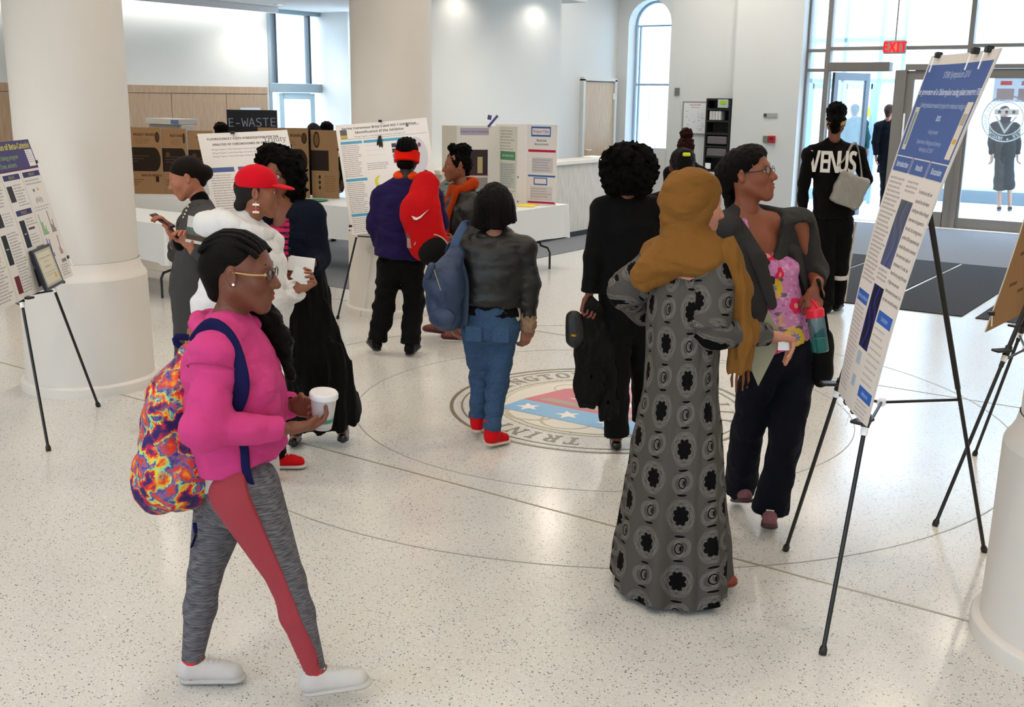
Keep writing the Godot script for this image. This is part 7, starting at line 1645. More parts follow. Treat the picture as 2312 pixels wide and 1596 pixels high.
func quad_slab(called: String, who: Node3D, c: Array, th: float, m: Material, n := Vector3.ZERO) -> MeshInstance3D:
	var nn: Vector3 = (c[1] - c[0]).cross(c[2] - c[0]).normalized()
	if n != Vector3.ZERO and nn.dot(n) < 0: nn = -nn
	var mid: Vector3 = (c[0] + c[1] + c[2] + c[3]) / 4
	var mb := MB.new()
	mb.quad(c[0] + nn * th, c[1] + nn * th, c[2] + nn * th, c[3] + nn * th, nn)
	mb.quad(c[0], c[1], c[2], c[3], -nn)
	for i in 4: mb.quad(c[i], c[(i + 1) % 4], c[(i + 1) % 4] + nn * th, c[i] + nn * th, ((c[i] + c[(i + 1) % 4]) / 2 - mid).normalized())
	return put(called, mb, m, who)

func curly(who: Node3D, J: Dictionary, blobs: Array, col: Color, amp := 0.03, c := 0.008, keep_face := true) -> MeshInstance3D:
	var s := Sdf.new()
	for q in blobs: s.ell(q[0], q[1], 0.03)
	if keep_face: s.ell(Vector3(0, -0.03, 0.10), Vector3(0.062, 0.105, 0.085), 0.01, Basis(), true)
	var n := noise_of(hash(who.name) % 100, 22.0, 3)
	return put("hair", moved(s.build(c, n, amp), head_x(J)), mat("curl%s" % col.to_html(), col, 0.75, "curl"), who)

func person_denim() -> void:
	var r := start("p3", "person with big curly hair in a dark denim jacket and long black skirt")
	var who: Node3D = r[0]
	var J: Dictionary = r[1]
	body(who, J, Color(0.50, 0.29, 0.19), [hand_at(J, "L", "grip", Vector3(-0.5, -0.1, -0.8)), hand_at(J, "R", "relaxed", Vector3(0, 0, -1))])
	var s := Sdf.new()
	torso(s, J, 0.025, 0.135, 0.12, 0.13, 0.8, 0.85)
	s.cap(J.nk.lerp(J.pv, 0.5), J.nk.lerp(J.pv, 0.86), 0.15, 0.155, 0.05, J.face, 0.85, false, true)
	sleeve(s, J, "L", 0.068, 0.06, 0.05, 0.93); sleeve(s, J, "R", 0.068, 0.06, 0.05, 0.93)
	# open front with a shirt under it
	var fr: Vector3 = J.nk.lerp(J.pv, 0.34) + J.face * 0.20
	s.box(Transform3D(frame_of(J.face), fr + Vector3(0, 0.03, 0)), Vector3(0.055, 0.26, 0.12), 0.03, 0.02, true)
	s.ell(J.nk + Vector3(0, 0.02, 0) + J.face * 0.05, Vector3(0.085, 0.10, 0.09), 0.02, Basis(), true)
	var dn := mat("denim_dark", Color(0.085, 0.105, 0.16), 0.85, "denim")
	var jk := put("jacket", s.build(0.010, wrinkles(41), 0.0095), dn, who)
	for k in [-1.0, 1.0]:
		put("collar", Sdf.new().cap(J.nk + lat(J) * 0.09 * k - J.face * 0.05 + Vector3(0, 0.005, 0), J.nk + lat(J) * 0.095 * k + J.face * 0.10 + Vector3(0, -0.075, 0), 0.03, 0.036, 0.02, (lat(J) * k + Vector3(0, 0.8, 0)).normalized(), 0.35).build(0.008), dn, jk)
		put("pocket_flap", MB.new().box(Transform3D(frame_of(J.face + lat(J) * 0.4 * k), J.nk.lerp(J.pv, 0.36) + J.face * 0.133 + lat(J) * 0.115 * k), Vector3(0.085, 0.035, 0.01), 0.004), dn, jk)
		for i in 3: put("button", MB.new().lathe(Transform3D(frame_of(Vector3.UP, J.face), J.nk.lerp(J.pv, 0.34 + 0.16 * i) + J.face * 0.148 + lat(J) * 0.062 * k), [Vector2(0.008, 0), Vector2(0.006, 0.005), Vector2(0.001, 0.006)], 12), mat("button_pewter", Color(0.25, 0.25, 0.27), 0.4, "metal"), jk)
	var sh := Sdf.new()
	torso(sh, J, 0.008, 0.125, 0.11, 0.12, 0.8)
	sh.ell(J.nk + Vector3(0, 0.0, 0) + J.face * 0.07, Vector3(0.075, 0.14, 0.09), 0.02, Basis(), true)
	var st := sheet(64, 64, Color(0.85, 0.07, 0.38))
	area(st, 0, 0, 64, 24, Color(0.03, 0.03, 0.04))
	var sm := mat("stripe_shirt", Color(1, 1, 1), 0.85)
	sm.albedo_texture = ImageTexture.create_from_image(st); sm.uv1_triplanar = true; sm.uv1_scale = Vector3.ONE * 32.0
	put("striped_shirt", sh.build(0.010), sm, who)
	# long skirt down to the shoes
	var bl := mat("skirt_black", Color(0.028, 0.027, 0.03), 0.8, "cloth")
	var sk := Sdf.new()
	sk.cap(J.pv + Vector3(0, 0.12, 0), J.pv, 0.13, 0.155, 0.05, J.face, 0.8)
	sk.cap(J.pv, J.kL.lerp(J.kR, 0.35) + Vector3(0, 0, 0), 0.155, 0.17, 0.06, J.face, 0.75)
	sk.cap(J.kL.lerp(J.kR, 0.35), J.aL.lerp(J.aR, 0.42) + Vector3(0, 0.03, 0), 0.17, 0.20, 0.06, J.face, 0.75, false, true)
	sk.cap(J.kL, J.aL + Vector3(0, 0.03, 0), 0.09, 0.085, 0.06, J.face, 0.9, false, true)
	var sko := put("skirt", sk.build(0.012, noise_of(43, 7.0, 2), 0.035, Vector3(1.6, 0.25, 1.6)), bl, who)
	put("slit_lining", MB.new().box(Transform3D(Basis(Vector3(0, 0, 1), -0.25), J.kL.lerp(J.aL, 0.42) + J.face * 0.105 + lat(J) * 0.045), Vector3(0.03, 0.16, 0.012), 0.004), mat("lining_blue", Color(0.06, 0.16, 0.38), 0.7), sko)
	for q in ["L", "R"]:
		shoe(who, J, q, mat("pump_black", Color(0.03, 0.03, 0.04), 0.2, "leather"), mat("pump_sole", Color(0.05, 0.05, 0.06), 0.4), 0.0, "flat")
		put("stocking", Sdf.new().cap(J["a" + q] + Vector3(0, 0.10, 0), J["a" + q] + Vector3(0, -0.02, 0), 0.036, 0.034, 0.01).cap(J["a" + q], J["a" + q].lerp(J["t" + q], 0.5) + Vector3(0, 0.02, 0), 0.034, 0.026, 0.02).build(0.007), mat("stocking_brown", Color(0.14, 0.085, 0.065), 0.7), who)
	curly(who, J, [[Vector3(0, 0.06, -0.02), Vector3(0.095, 0.085, 0.105)], [Vector3(0.085, 0.0, -0.01), Vector3(0.055, 0.11, 0.075)], [Vector3(-0.085, 0.02, -0.01), Vector3(0.05, 0.10, 0.075)], [Vector3(0.075, -0.09, -0.02), Vector3(0.05, 0.08, 0.06)], [Vector3(-0.06, 0.11, -0.01), Vector3(0.06, 0.05, 0.07)], [Vector3(0, -0.04, -0.08), Vector3(0.09, 0.11, 0.06)]], Color(0.03, 0.024, 0.022), 0.03)
	glasses(who, J, mat("frame_black"), mat("frame_black"))
	var bk := thing("notebook", "cream notebook held by the person in the denim jacket", "notebook", "", J.at)
	quad_slab("pages", bk, [J.k0, J.k1, J.k2, J.k3], 0.02, mat("cream", Color(0.88, 0.78, 0.58), 0.7))
	quad_slab("cover", bk, [J.k0 + J.face * 0.021, J.k1 + J.face * 0.021, J.k2 + J.face * 0.021, J.k3 + J.face * 0.021], 0.004, mat("cream_cover", Color(0.90, 0.80, 0.60), 0.6))

func person_suit_grey() -> void:
	var r := start("p4", "person in a grey skirt suit with a pearl necklace reading a phone")
	var who: Node3D = r[0]
	var J: Dictionary = r[1]
	body(who, J, Color(0.66, 0.42, 0.31), [hand_at(J, "L", "pinch", Vector3(0.35, 0.1, 0.9)), hand_at(J, "R", "cup", Vector3(-0.2, 0.75, 0.5))])
	var gm := mat("suit_grey", Color(0.27, 0.262, 0.257), 0.9, "cloth")
	var s := Sdf.new()
	torso(s, J, 0.018, 0.13, 0.118, 0.14, 0.85)
	s.cap(J.nk.lerp(J.pv, 0.62), J.pv + Vector3(0, -0.01, 0) - J.face * 0.02, 0.13, 0.158, 0.05, J.face, 0.95, false, true)
	sleeve(s, J, "L", 0.06, 0.054, 0.042, 0.93); sleeve(s, J, "R", 0.058, 0.052, 0.040, 0.93)
	s.ell(J.nk.lerp(J.pv, 0.28) + J.face * 0.19 + Vector3(0, 0.02, 0), Vector3(0.10, 0.22, 0.10), 0.02, Basis(), true)
	var jk := put("jacket", s.build(0.009, wrinkles(51), 0.0081), gm, who)
	put("lapel", Sdf.new().cap(J.nk + lat(J) * 0.085 + J.face * 0.02 + Vector3(0, -0.01, 0), J.nk.lerp(J.pv, 0.45) + J.face * 0.125 + lat(J) * 0.06, 0.022, 0.034, 0.02, (lat(J) + J.face * 0.3).normalized(), 0.35).build(0.008), gm, jk)
	var t := Sdf.new()
	torso(t, J, 0.004, 0.122, 0.11, 0.12, 0.85)
	bust(t, J, 0.0, 0.055)
	t.cap(J.nk + Vector3(0, -0.05, 0), J.nk + Vector3(0, 0.02, 0) + J.face * 0.01, 0.06, 0.054, 0.02)
	put("black_top", t.build(0.009), mat("top_black", Color(0.02, 0.02, 0.022), 0.85, "knit"), who)
	put("skirt", Sdf.new().cap(J.pv + Vector3(0, 0.1, 0), J.pv, 0.125, 0.152, 0.05, J.face, 0.85).cap(J.pv, J.kL.lerp(J.kR, 0.5) + Vector3(0, -0.06, 0), 0.155, 0.125, 0.06, J.face, 0.85, false, true).build(0.011, wrinkles(52), 0.0081), gm, who)
	var pe := put("pearl_necklace", MB.new().rod(J.nk + Vector3(0, 0.01, 0), J.nk + Vector3(0, 0.011, 0), 0.001), mat("pearl", Color(0.88, 0.82, 0.68), 0.25), who)
	var X := head_x(J)
	for i in 27:
		var a := -1.0 + 2.0 * i / 26.0
		var p: Vector3 = J.nk + lat(J) * 0.088 * sin(a * 1.57) + J.face * (0.062 + 0.075 * (1.0 - a * a)) + Vector3(0, 0.012 - 0.165 * (1.0 - a * a), 0)
		put("pearl", pearl_mesh(), mat("pearl"), pe).position = p
	var h := Sdf.new()
	h.ell(Vector3(0, 0.038, -0.020), Vector3(0.080, 0.084, 0.100), 0.02).ell(Vector3(0, -0.01, -0.125), Vector3(0.04, 0.042, 0.036), 0.012)
	h.cap(Vector3(0, 0.0, -0.09), Vector3(0, -0.055, -0.075), 0.045, 0.03, 0.03)
	h.ell(Vector3(0, -0.02, 0.118), Vector3(0.10, 0.085, 0.062), 0.01, Basis(), true).ell(Vector3(0, -0.085, 0.03), Vector3(0.11, 0.088, 0.085), 0.01, Basis(), true)
	put("hair", moved(h.build(0.004), X), mat("hair_brown", Color(0.075, 0.042, 0.032), 0.55, "hair"), who)
	for q in ["L", "R"]: shoe(who, J, q, mat("pump_black"), mat("pump_sole"), 0.0, "flat")
	var ph := thing("smartphone", "dark red smartphone held by the person in the grey suit", "phone", "", J.at)
	var d: Vector3 = (J.f1 - J.f0)
	var px := Transform3D(Basis(d.normalized(), Vector3.UP.cross(d).normalized().cross(d.normalized()) * -1.0, Vector3.UP.cross(d).normalized()), (J.f0 + J.f1) / 2)
	put("case", MB.new().box(px, Vector3(0.145, 0.011, 0.072), 0.004), mat("phone_red", Color(0.36, 0.05, 0.08), 0.35), ph)
	put("screen", MB.new().box(px * Transform3D(Basis(), Vector3(0, 0.0065, 0)), Vector3(0.13, 0.002, 0.064)), mat("phone_glass", Color(0.20, 0.19, 0.20), 0.08), ph)
	var im := sheet(220, 260, Color(0.86, 0.85, 0.83))
	area(im, 0, 110, 220, 120, Color(0.42, 0.44, 0.42)); area(im, 30, 118, 120, 20, Color(0.30, 0.50, 0.54)); area(im, 0, 180, 220, 50, Color(0.36, 0.30, 0.24)); para(im, Rect2i(60, 30, 140, 40), 14, Color(0.55, 0.55, 0.55), 71)
	var lf := thing("leaflet", "white leaflet with a photo of a building held by the grey suit", "leaflet", "", J.at)
	var c := [J.v0, J.v1, J.v2, J.v3]
	quad_slab("paper", lf, c, 0.002, mat("paper_white"))
	var n2: Vector3 = (c[1] - c[0]).cross(c[2] - c[0]).normalized()
	if n2.dot(Vector3(0.57, 0, 0.82)) < 0: n2 = -n2
	put("print", MB.new().quad(c[0] + n2 * 0.003, c[1] + n2 * 0.003, c[2] + n2 * 0.003, c[3] + n2 * 0.003, n2), printed("leaflet_print", im), lf)

var pearl_m: ArrayMesh
func pearl_mesh() -> ArrayMesh:
	if pearl_m == null: pearl_m = to_mesh(MB.new().lathe(Transform3D(), [Vector2(0.0003, -0.0065), Vector2(0.0046, -0.0046), Vector2(0.0065, 0), Vector2(0.0046, 0.0046), Vector2(0.0003, 0.0065)], 8).arr())
	return pearl_m

func person_purple() -> void:
	var r := start("p5", "person seen from behind in a purple sweater with an orange-red headband")
	var who: Node3D = r[0]
	var J: Dictionary = r[1]
	body(who, J, Color(0.16, 0.10, 0.08), [hand_at(J, "L", "relaxed", Vector3(0, 0, 1)), hand_at(J, "R", "relaxed", Vector3(0, 0, 1))], 0.016, false)
	var s := Sdf.new()
	torso(s, J, 0.04, 0.165, 0.16, 0.165, 0.8)
	s.cap(J.nk.lerp(J.pv, 0.5), J.pv + Vector3(0, 0.05, 0), 0.195, 0.185, 0.06, J.face, 0.8, false, true)
	sleeve(s, J, "L", 0.072, 0.066, 0.05, 0.95); sleeve(s, J, "R", 0.072, 0.066, 0.05, 0.95)
	put("sweater", s.build(0.013, wrinkles(61), 0.0135, Vector3(0.7, 1.5, 0.7)), mat("sweater_purple", Color(0.135, 0.105, 0.27), 0.95, "knit"), who)
	put("shirt_collar", Sdf.new().cap(J.nk + Vector3(0, 0.035, 0) - lat(J) * 0.035 - J.face * 0.025, J.nk + Vector3(0, 0.035, 0) + lat(J) * 0.035 - J.face * 0.025, 0.060, 0.060, 0.02, Vector3.UP, 0.7).build(0.010), mat("collar_orange", Color(0.88, 0.27, 0.06), 0.8, "cloth"), who)
	var t := Sdf.new()
	t.cap(J.pv + Vector3(0, 0.08, 0), J.pv, 0.15, 0.16, 0.05, J.face, 0.85)
	trouser(t, J, "L", 0.105, 0.085, 0.08, 0.96); trouser(t, J, "R", 0.105, 0.085, 0.08, 0.96)
	put("trousers", t.build(0.013, wrinkles(62), 0.016, Vector3(0.8, 1.3, 0.8)), mat("trouser_black"), who)
	for q in ["L", "R"]: shoe(who, J, q, mat("shoe_black", Color(0.05, 0.047, 0.047), 0.6, "cloth"), mat("sole_grey", Color(0.20, 0.19, 0.19), 0.6), 0.0, "sneaker", 0.009)
	var X := head_x(J)
	var hm := mat("hair_black", Color(0.025, 0.02, 0.02), 0.7, "curl")
	var hr := put("hair", moved(Sdf.new().ell(Vector3(0, 0.045, -0.018), Vector3(0.084, 0.085, 0.102), 0.02).cap(Vector3(-0.03, -0.06, -0.075), Vector3(0.03, -0.06, -0.075), 0.035, 0.035, 0.03).build(0.006), X), hm, who)
	for i in 5:
		var row := []
		var rr := []
		for j in 6:
			var a := -0.5 + j * 0.42
			row.append(X * Vector3(-0.05 + 0.025 * i, 0.045 + 0.088 * cos(a) * sqrt(1.0 - pow((-0.05 + 0.025 * i) / 0.09, 2)), -0.018 - 0.105 * sin(a))); rr.append(0.010)
		put("braid", MB.new().tube(row, rr, 7), hm, hr)
	put("headband", moved(Sdf.new().cap(Vector3(0, -0.045, -0.024), Vector3(0, 0.030, -0.006), 0.106, 0.110, 0.005, Vector3(1, 0, 0), 0.86, true, true).build(0.006), X), mat("headband_orange", Color(0.90, 0.10, 0.03), 0.85, "knit"), who)
	# red backpack with a black lower pocket
	var b := thing("backpack", "red backpack with a white tick mark and black pocket on the purple sweater", "backpack", "", J.at)
	var ax := lat(J)
	var red := mat("bag_red", Color(0.73, 0.035, 0.06), 0.75, "cloth")
	put("bag", Sdf.new().cap(J.b0, J.b1, 0.10, 0.15, 0.04, J.face, 0.62).cap(J.b1, J.b2, 0.15, 0.155, 0.04, J.face, 0.62).build(0.012, wrinkles(64), 0.01), red, b)
	var bkm := mat("bag_black", Color(0.045, 0.042, 0.042), 0.8, "cloth")
	var pk := put("front_pocket", Sdf.new().ell(J.b2.lerp(J.b3, 0.6) - J.face * 0.045 + Vector3(0, -0.03, 0), Vector3(0.135, 0.125, 0.10), 0.02).build(0.011, wrinkles(65), 0.008), bkm, b)
	var arc := []
	var rs := []
	for i in 13:
		var a2 := 0.3 + 2.5 * i / 12.0
		arc.append(J.b2.lerp(J.b3, 0.6) - J.face * 0.095 + Vector3(0, -0.03, 0) + ax * 0.134 * cos(a2) * -1.0 + Vector3(0, 0.124 * sin(a2), 0)); rs.append(0.005)
	put("piping", MB.new().tube(arc, rs, 6), mat("piping_cream", Color(0.72, 0.64, 0.55), 0.7), pk)
	var bf := frame_of(-J.face)
	var tick := PackedVector2Array([Vector2(-0.065, -0.005), Vector2(-0.05, -0.028), Vector2(-0.03, -0.034), Vector2(0.0, -0.018), Vector2(0.06, 0.045), Vector2(-0.002, -0.004), Vector2(-0.028, -0.016), Vector2(-0.042, -0.012)])
	put("tick_mark", MB.new().prism(tick, Transform3D(bf, J.b1 - J.face * 0.094 + Vector3(0, -0.01, 0) - ax * 0.02), 0.012), mat("tick_white", Color(0.90, 0.88, 0.86), 0.6), b)
	put("small_mark", MB.new().prism(PackedVector2Array([Vector2(-0.02, -0.012), Vector2(0.0, 0.012), Vector2(0.022, 0.014), Vector2(0.016, 0.0), Vector2(-0.006, 0.002)]), Transform3D(bf, J.b0.lerp(J.b1, 0.5) - J.face * 0.078 - ax * 0.02), 0.012), mat("tick_white"), b)
	straight_strap("strap", b, [J.q0 + J.face * 0.05, J.q0, J.q1, J.q2, J.q3], 0.032, bkm, 0.35, J.face)
	straight_strap("grab_loop", b, [J.b0 + Vector3(0, 0.05, 0) + ax * 0.03, J.b0 + Vector3(0, 0.09, 0), J.b0 + Vector3(0, 0.05, 0) - ax * 0.03], 0.012, bkm, 0.5, J.face)
	var bo := thing("water_bottle", "small clear water bottle in the side pocket of the red backpack", "bottle", "", J.at)
	var up := Transform3D(Basis(), J.o1)
	put("bottle", MB.new().lathe(up, [Vector2(0.001, 0), Vector2(0.03, 0.004), Vector2(0.032, 0.10), Vector2(0.028, 0.13), Vector2(0.013, 0.15), Vector2(0.013, 0.16)], 18), mat("bottle_clear", Color(0.75, 0.70, 0.72, 0.45), 0.1, "glass"), bo)
	put("label", MB.new().lathe(up, [Vector2(0.0325, 0.075), Vector2(0.0325, 0.115)], 18), mat("bottle_label", Color(0.30, 0.26, 0.30), 0.6), bo)
	put("cap", MB.new().lathe(up, [Vector2(0.016, 0.155), Vector2(0.016, 0.178), Vector2(0.001, 0.18)], 14), mat("lid_white"), bo)

func person_scarf() -> void:
	var r := start("p6", "person in profile with an orange scarf, dark jacket and hair in a bun")
	var who: Node3D = r[0]
	var J: Dictionary = r[1]
	body(who, J, Color(0.52, 0.30, 0.20), [hand_at(J, "L", "relaxed", Vector3(0, 0, -1)), hand_at(J, "R", "relaxed", Vector3(0, 0, 1))], 0.016)
	var bm := mat("jacket_brown", Color(0.075, 0.055, 0.048), 0.45, "leather")
	var s := Sdf.new()
	torso(s, J, 0.03, 0.14, 0.135, 0.145, 0.85)
	s.cap(J.nk.lerp(J.pv, 0.5), J.pv + Vector3(0, -0.05, 0), 0.165, 0.17, 0.06, J.face, 0.9, false, true)
	sleeve(s, J, "L", 0.07, 0.066, 0.05, 0.95); sleeve(s, J, "R", 0.068, 0.064, 0.05, 0.95)
	put("jacket", s.build(0.013, wrinkles(71), 0.016), bm, who)
	var t := Sdf.new()
	t.cap(J.pv + Vector3(0, 0.02, 0), J.pv + Vector3(0, -0.04, 0), 0.14, 0.145, 0.05, J.face, 0.85)
	trouser(t, J, "L", 0.085, 0.062, 0.048, 0.88); trouser(t, J, "R", 0.085, 0.062, 0.048, 0.88)
	put("jeans", t.build(0.013), mat("jean_blue", Color(0.20, 0.26, 0.42), 0.9, "denim"), who)
	for q in ["L", "R"]: shoe(who, J, q, mat("flat_wine", Color(0.36, 0.07, 0.07), 0.35, "leather"), mat("flat_sole", Color(0.22, 0.06, 0.05), 0.6), 0.0, "flat", 0.009)
	var om := mat("scarf_orange", Color(0.66, 0.22, 0.055), 0.95, "knit")
	var c := Sdf.new()
	for i in 12:
		var a := TAU * i / 12.0
		c.ell(J.nk + J.face * 0.085 * cos(a) + lat(J) * 0.09 * sin(a) + Vector3(0, 0.01 - 0.03 * cos(a), 0), Vector3(0.04, 0.045, 0.04), 0.04)
	for k in [-1.0, 1.0]:
		c.cap(J.nk + J.face * 0.09 + lat(J) * 0.075 * k + Vector3(0, -0.03, 0), J.nk.lerp(J.pv, 0.5) + J.face * 0.165 + lat(J) * 0.05 * k, 0.045, 0.042, 0.03, J.face, 0.55)
		c.cap(J.nk.lerp(J.pv, 0.5) + J.face * 0.165 + lat(J) * 0.05 * k, J.pv + J.face * 0.16 + lat(J) * 0.05 * k + Vector3(0, 0.05, 0), 0.042, 0.045, 0.03, J.face, 0.5, false, true)
	put("scarf", c.build(0.011, wrinkles(72), 0.0135), om, who)
	var X := head_x(J)
	var hm := mat("hair_black")
	var h := Sdf.new()
	h.ell(Vector3(0, 0.036, -0.022), Vector3(0.080, 0.085, 0.098), 0.02).ell(Vector3(0.0, 0.125, -0.07), Vector3(0.06, 0.05, 0.06), 0.02).ell(Vector3(0.0, 0.135, 0.015), Vector3(0.05, 0.04, 0.05), 0.02).cap(Vector3(0, 0.0, -0.085), Vector3(0, -0.05, -0.08), 0.05, 0.035, 0.03)
	h.ell(Vector3(0, -0.01, 0.10), Vector3(0.10, 0.085, 0.075), 0.01, Basis(), true).ell(Vector3(0, -0.085, 0.03), Vector3(0.11, 0.09, 0.085), 0.01, Basis(), true)
	put("hair", moved(h.build(0.005, noise_of(73, 24.0, 3), 0.02), X), hm, who)
	var b := thing("crossbody_strap", "black strap with silver buckles across the dark jacket", "strap", "", J.at)
	straight_strap("strap", b, [J.sL + Vector3(0, 0.075, 0), J.sL + lat(J) * 0.085 + Vector3(0, -0.06, 0), J.sL + lat(J) * 0.09 + Vector3(0, -0.24, 0) - J.face * 0.05], 0.016, mat("bag_black"), 0.35, lat(J))
	for y in [-0.1, -0.2]: put("buckle", MB.new().bx(J.sL + lat(J) * 0.098 + Vector3(0, y, 0) - J.face * 0.02, Vector3(0.02, 0.03, 0.02), 0.004), mat("steel"), b)

func person_jeans() -> void:
	var r := start("p7", "person walking away in a black leather jacket, jeans and red high-top shoes")
	var who: Node3D = r[0]
	var J: Dictionary = r[1]
	body(who, J, Color(0.60, 0.40, 0.32), [hand_at(J, "R", "relaxed", Vector3(-0.8, 0, -0.3)), hand_at(J, "L", "relaxed", Vector3(0.8, 0, -0.3))], 0.014, false)
	var lm := mat("leather_black", Color(0.026, 0.024, 0.021), 0.5, "leather")
	var s := Sdf.new()
	torso(s, J, 0.03, 0.145, 0.13, 0.135, 0.78, 0.79)
	s.cap(J.nk.lerp(J.pv, 0.4), J.nk.lerp(J.pv, 0.80), 0.175, 0.165, 0.05, J.face, 0.78, false, true)
	sleeve(s, J, "R", 0.068, 0.062, 0.05, 0.86); sleeve(s, J, "L", 0.068, 0.062, 0.05, 0.86)
	put("jacket", s.build(0.011, wrinkles(81), 0.0121, Vector3(0.7, 1.5, 0.7)), lm, who)
	var fur := mat("fur_beige", Color(0.62, 0.50, 0.40), 0.95, "curl")
	for q in ["R", "L"]: put("fur_cuff", Sdf.new().cap(J["e" + q].lerp(J["w" + q], 0.84), J["e" + q].lerp(J["w" + q], 1.08), 0.046, 0.048, 0.01).build(0.008, noise_of(82, 40.0, 2), 0.014), fur, who)
	put("fur_collar", Sdf.new().cap(J.nk + lat(J) * -0.08 + Vector3(0, -0.01, 0), J.sR + Vector3(0, 0.035, 0), 0.03, 0.022, 0.02).build(0.009, noise_of(83, 40.0, 2), 0.012), fur, who)
	put("shirt_tail", Sdf.new().cap(J.nk.lerp(J.pv, 0.7), J.pv + Vector3(0, 0.035, 0), 0.145, 0.158, 0.04, J.face, 0.82, false, true).build(0.011, wrinkles(84), 0.016), mat("shirt_black", Color(0.04, 0.037, 0.035), 0.9, "cloth"), who)
	put("white_hem", Sdf.new().cap(J.pv - lat(J) * 0.135 + Vector3(0, 0.10, 0), J.pv - lat(J) * 0.140 + Vector3(0, 0.02, 0), 0.03, 0.028, 0.01).build(0.009), mat("undershirt_white"), who)
	var jm := mat("jeans_blue", Color(0.24, 0.33, 0.44), 0.9, "denim")
	var t := Sdf.new()
	t.cap(J.pv + Vector3(0, 0.06, 0), J.pv + Vector3(0, -0.02, 0), 0.145, 0.155, 0.05, J.face, 0.85)
	for k in [-1.0, 1.0]: t.ell(J.pv - J.face * 0.055 + lat(J) * 0.068 * k + Vector3(0, -0.05, 0), Vector3(0.08, 0.085, 0.075), 0.03)
	trouser(t, J, "L", 0.095, 0.068, 0.052, 0.90); trouser(t, J, "R", 0.095, 0.068, 0.054, 0.92)
	var je := put("jeans", t.build(0.010, wrinkles(85), 0.0135, Vector3(0.8, 1.6, 0.8)), jm, who)
	for k in [-1.0, 1.0]: put("back_pocket", MB.new().box(Transform3D(frame_of(-J.face + Vector3(0, 0.15, 0)), J.pv - J.face * 0.136 + lat(J) * 0.075 * k + Vector3(0, -0.055, 0)), Vector3(0.095, 0.085, 0.016), 0.006), jm, je)
	for q in ["L", "R"]:
		put("cuff", Sdf.new().cap(J["k" + q].lerp(J["a" + q], 0.82), J["k" + q].lerp(J["a" + q], 0.97), 0.056, 0.053, 0.01, Vector3.ZERO, 1.0, true, true).build(0.009, wrinkles(86), 0.0081), jm, je)
		shoe(who, J, q, mat("shoe_red"), mat("rubber_cream", Color(0.78, 0.72, 0.64), 0.7), 0.075)
	# straight bob
	var X := head_x(J)
	var h := Sdf.new()
	h.ell(Vector3(0, 0.030, -0.015), Vector3(0.090, 0.095, 0.108), 0.02)
	h.cap(Vector3(-0.05, 0.0, -0.045), Vector3(-0.075, -0.10, -0.035), 0.062, 0.055, 0.04, Vector3.ZERO, 1.0, false, true).cap(Vector3(0.05, 0.0, -0.045), Vector3(0.075, -0.125, -0.035), 0.062, 0.052, 0.04, Vector3.ZERO, 1.0, false, true)
	h.cap(Vector3(0, 0.0, -0.06), Vector3(0, -0.13, -0.07), 0.07, 0.058, 0.04, Vector3.ZERO, 1.0, false, true)
	h.ell(Vector3(0, -0.04, 0.10), Vector3(0.062, 0.12, 0.08), 0.01, Basis(), true)
	put("hair", moved(h.build(0.005, noise_of(89, 30.0, 2), 0.008, Vector3(1.0, 0.12, 1.0)), X), mat("hair_dark", Color(0.028, 0.017, 0.015), 0.55, "hair"), who)
	# slate blue backpack hanging from one shoulder
	var b := thing("backpack", "slate blue backpack hanging from one shoulder of the leather jacket", "backpack", "", J.at)
	var bm := mat("bag_slate", Color(0.13, 0.20, 0.31), 0.55, "leather")
	var ax := lat(J)
	put("bag", Sdf.new().cap(J.b0, J.b1, 0.06, 0.105, 0.05, J.face, 0.85).cap(J.b1, J.b2, 0.105, 0.095, 0.05, J.face, 0.85).build(0.010, wrinkles(87), 0.0149), bm, b)
	put("front_pocket", Sdf.new().ell(J.b2 - J.face * 0.06 + ax * 0.01, Vector3(0.085, 0.065, 0.05), 0.02).build(0.009, wrinkles(88), 0.0081), bm, b)
	put("side_flap", Sdf.new().cap(J.z0 + Vector3(0.03, 0, 0), J.z0 + Vector3(0.0, -0.06, 0.0), 0.022, 0.02, 0.02).build(0.008), bm, b)
	put("zip", MB.new().rod(J.z0 + Vector3(0.03, 0.02, 0), J.z1 + Vector3(0.03, -0.01, 0.0), 0.0025), mat("zip_brass", Color(0.6, 0.52, 0.4), 0.4), b)
	straight_strap("strap", b, [J.q1, J.q0 + Vector3(0, 0.012, 0), J.q2, J.b0], 0.024, mat("strap_slate", Color(0.24, 0.31, 0.42), 0.7, "cloth"), 0.3, J.face)
	straight_strap("strap", b, [J.b0 + Vector3(0.03, -0.01, 0.03), J.q3, J.q4], 0.022, bm, 0.3, J.face)
	straight_strap("grab_loop", b, [J.b0 + Vector3(0.02, 0.05, 0), J.b0 + Vector3(-0.04, 0.055, 0), J.b0 + Vector3(-0.07, 0.0, 0)], 0.010, bm, 0.5)

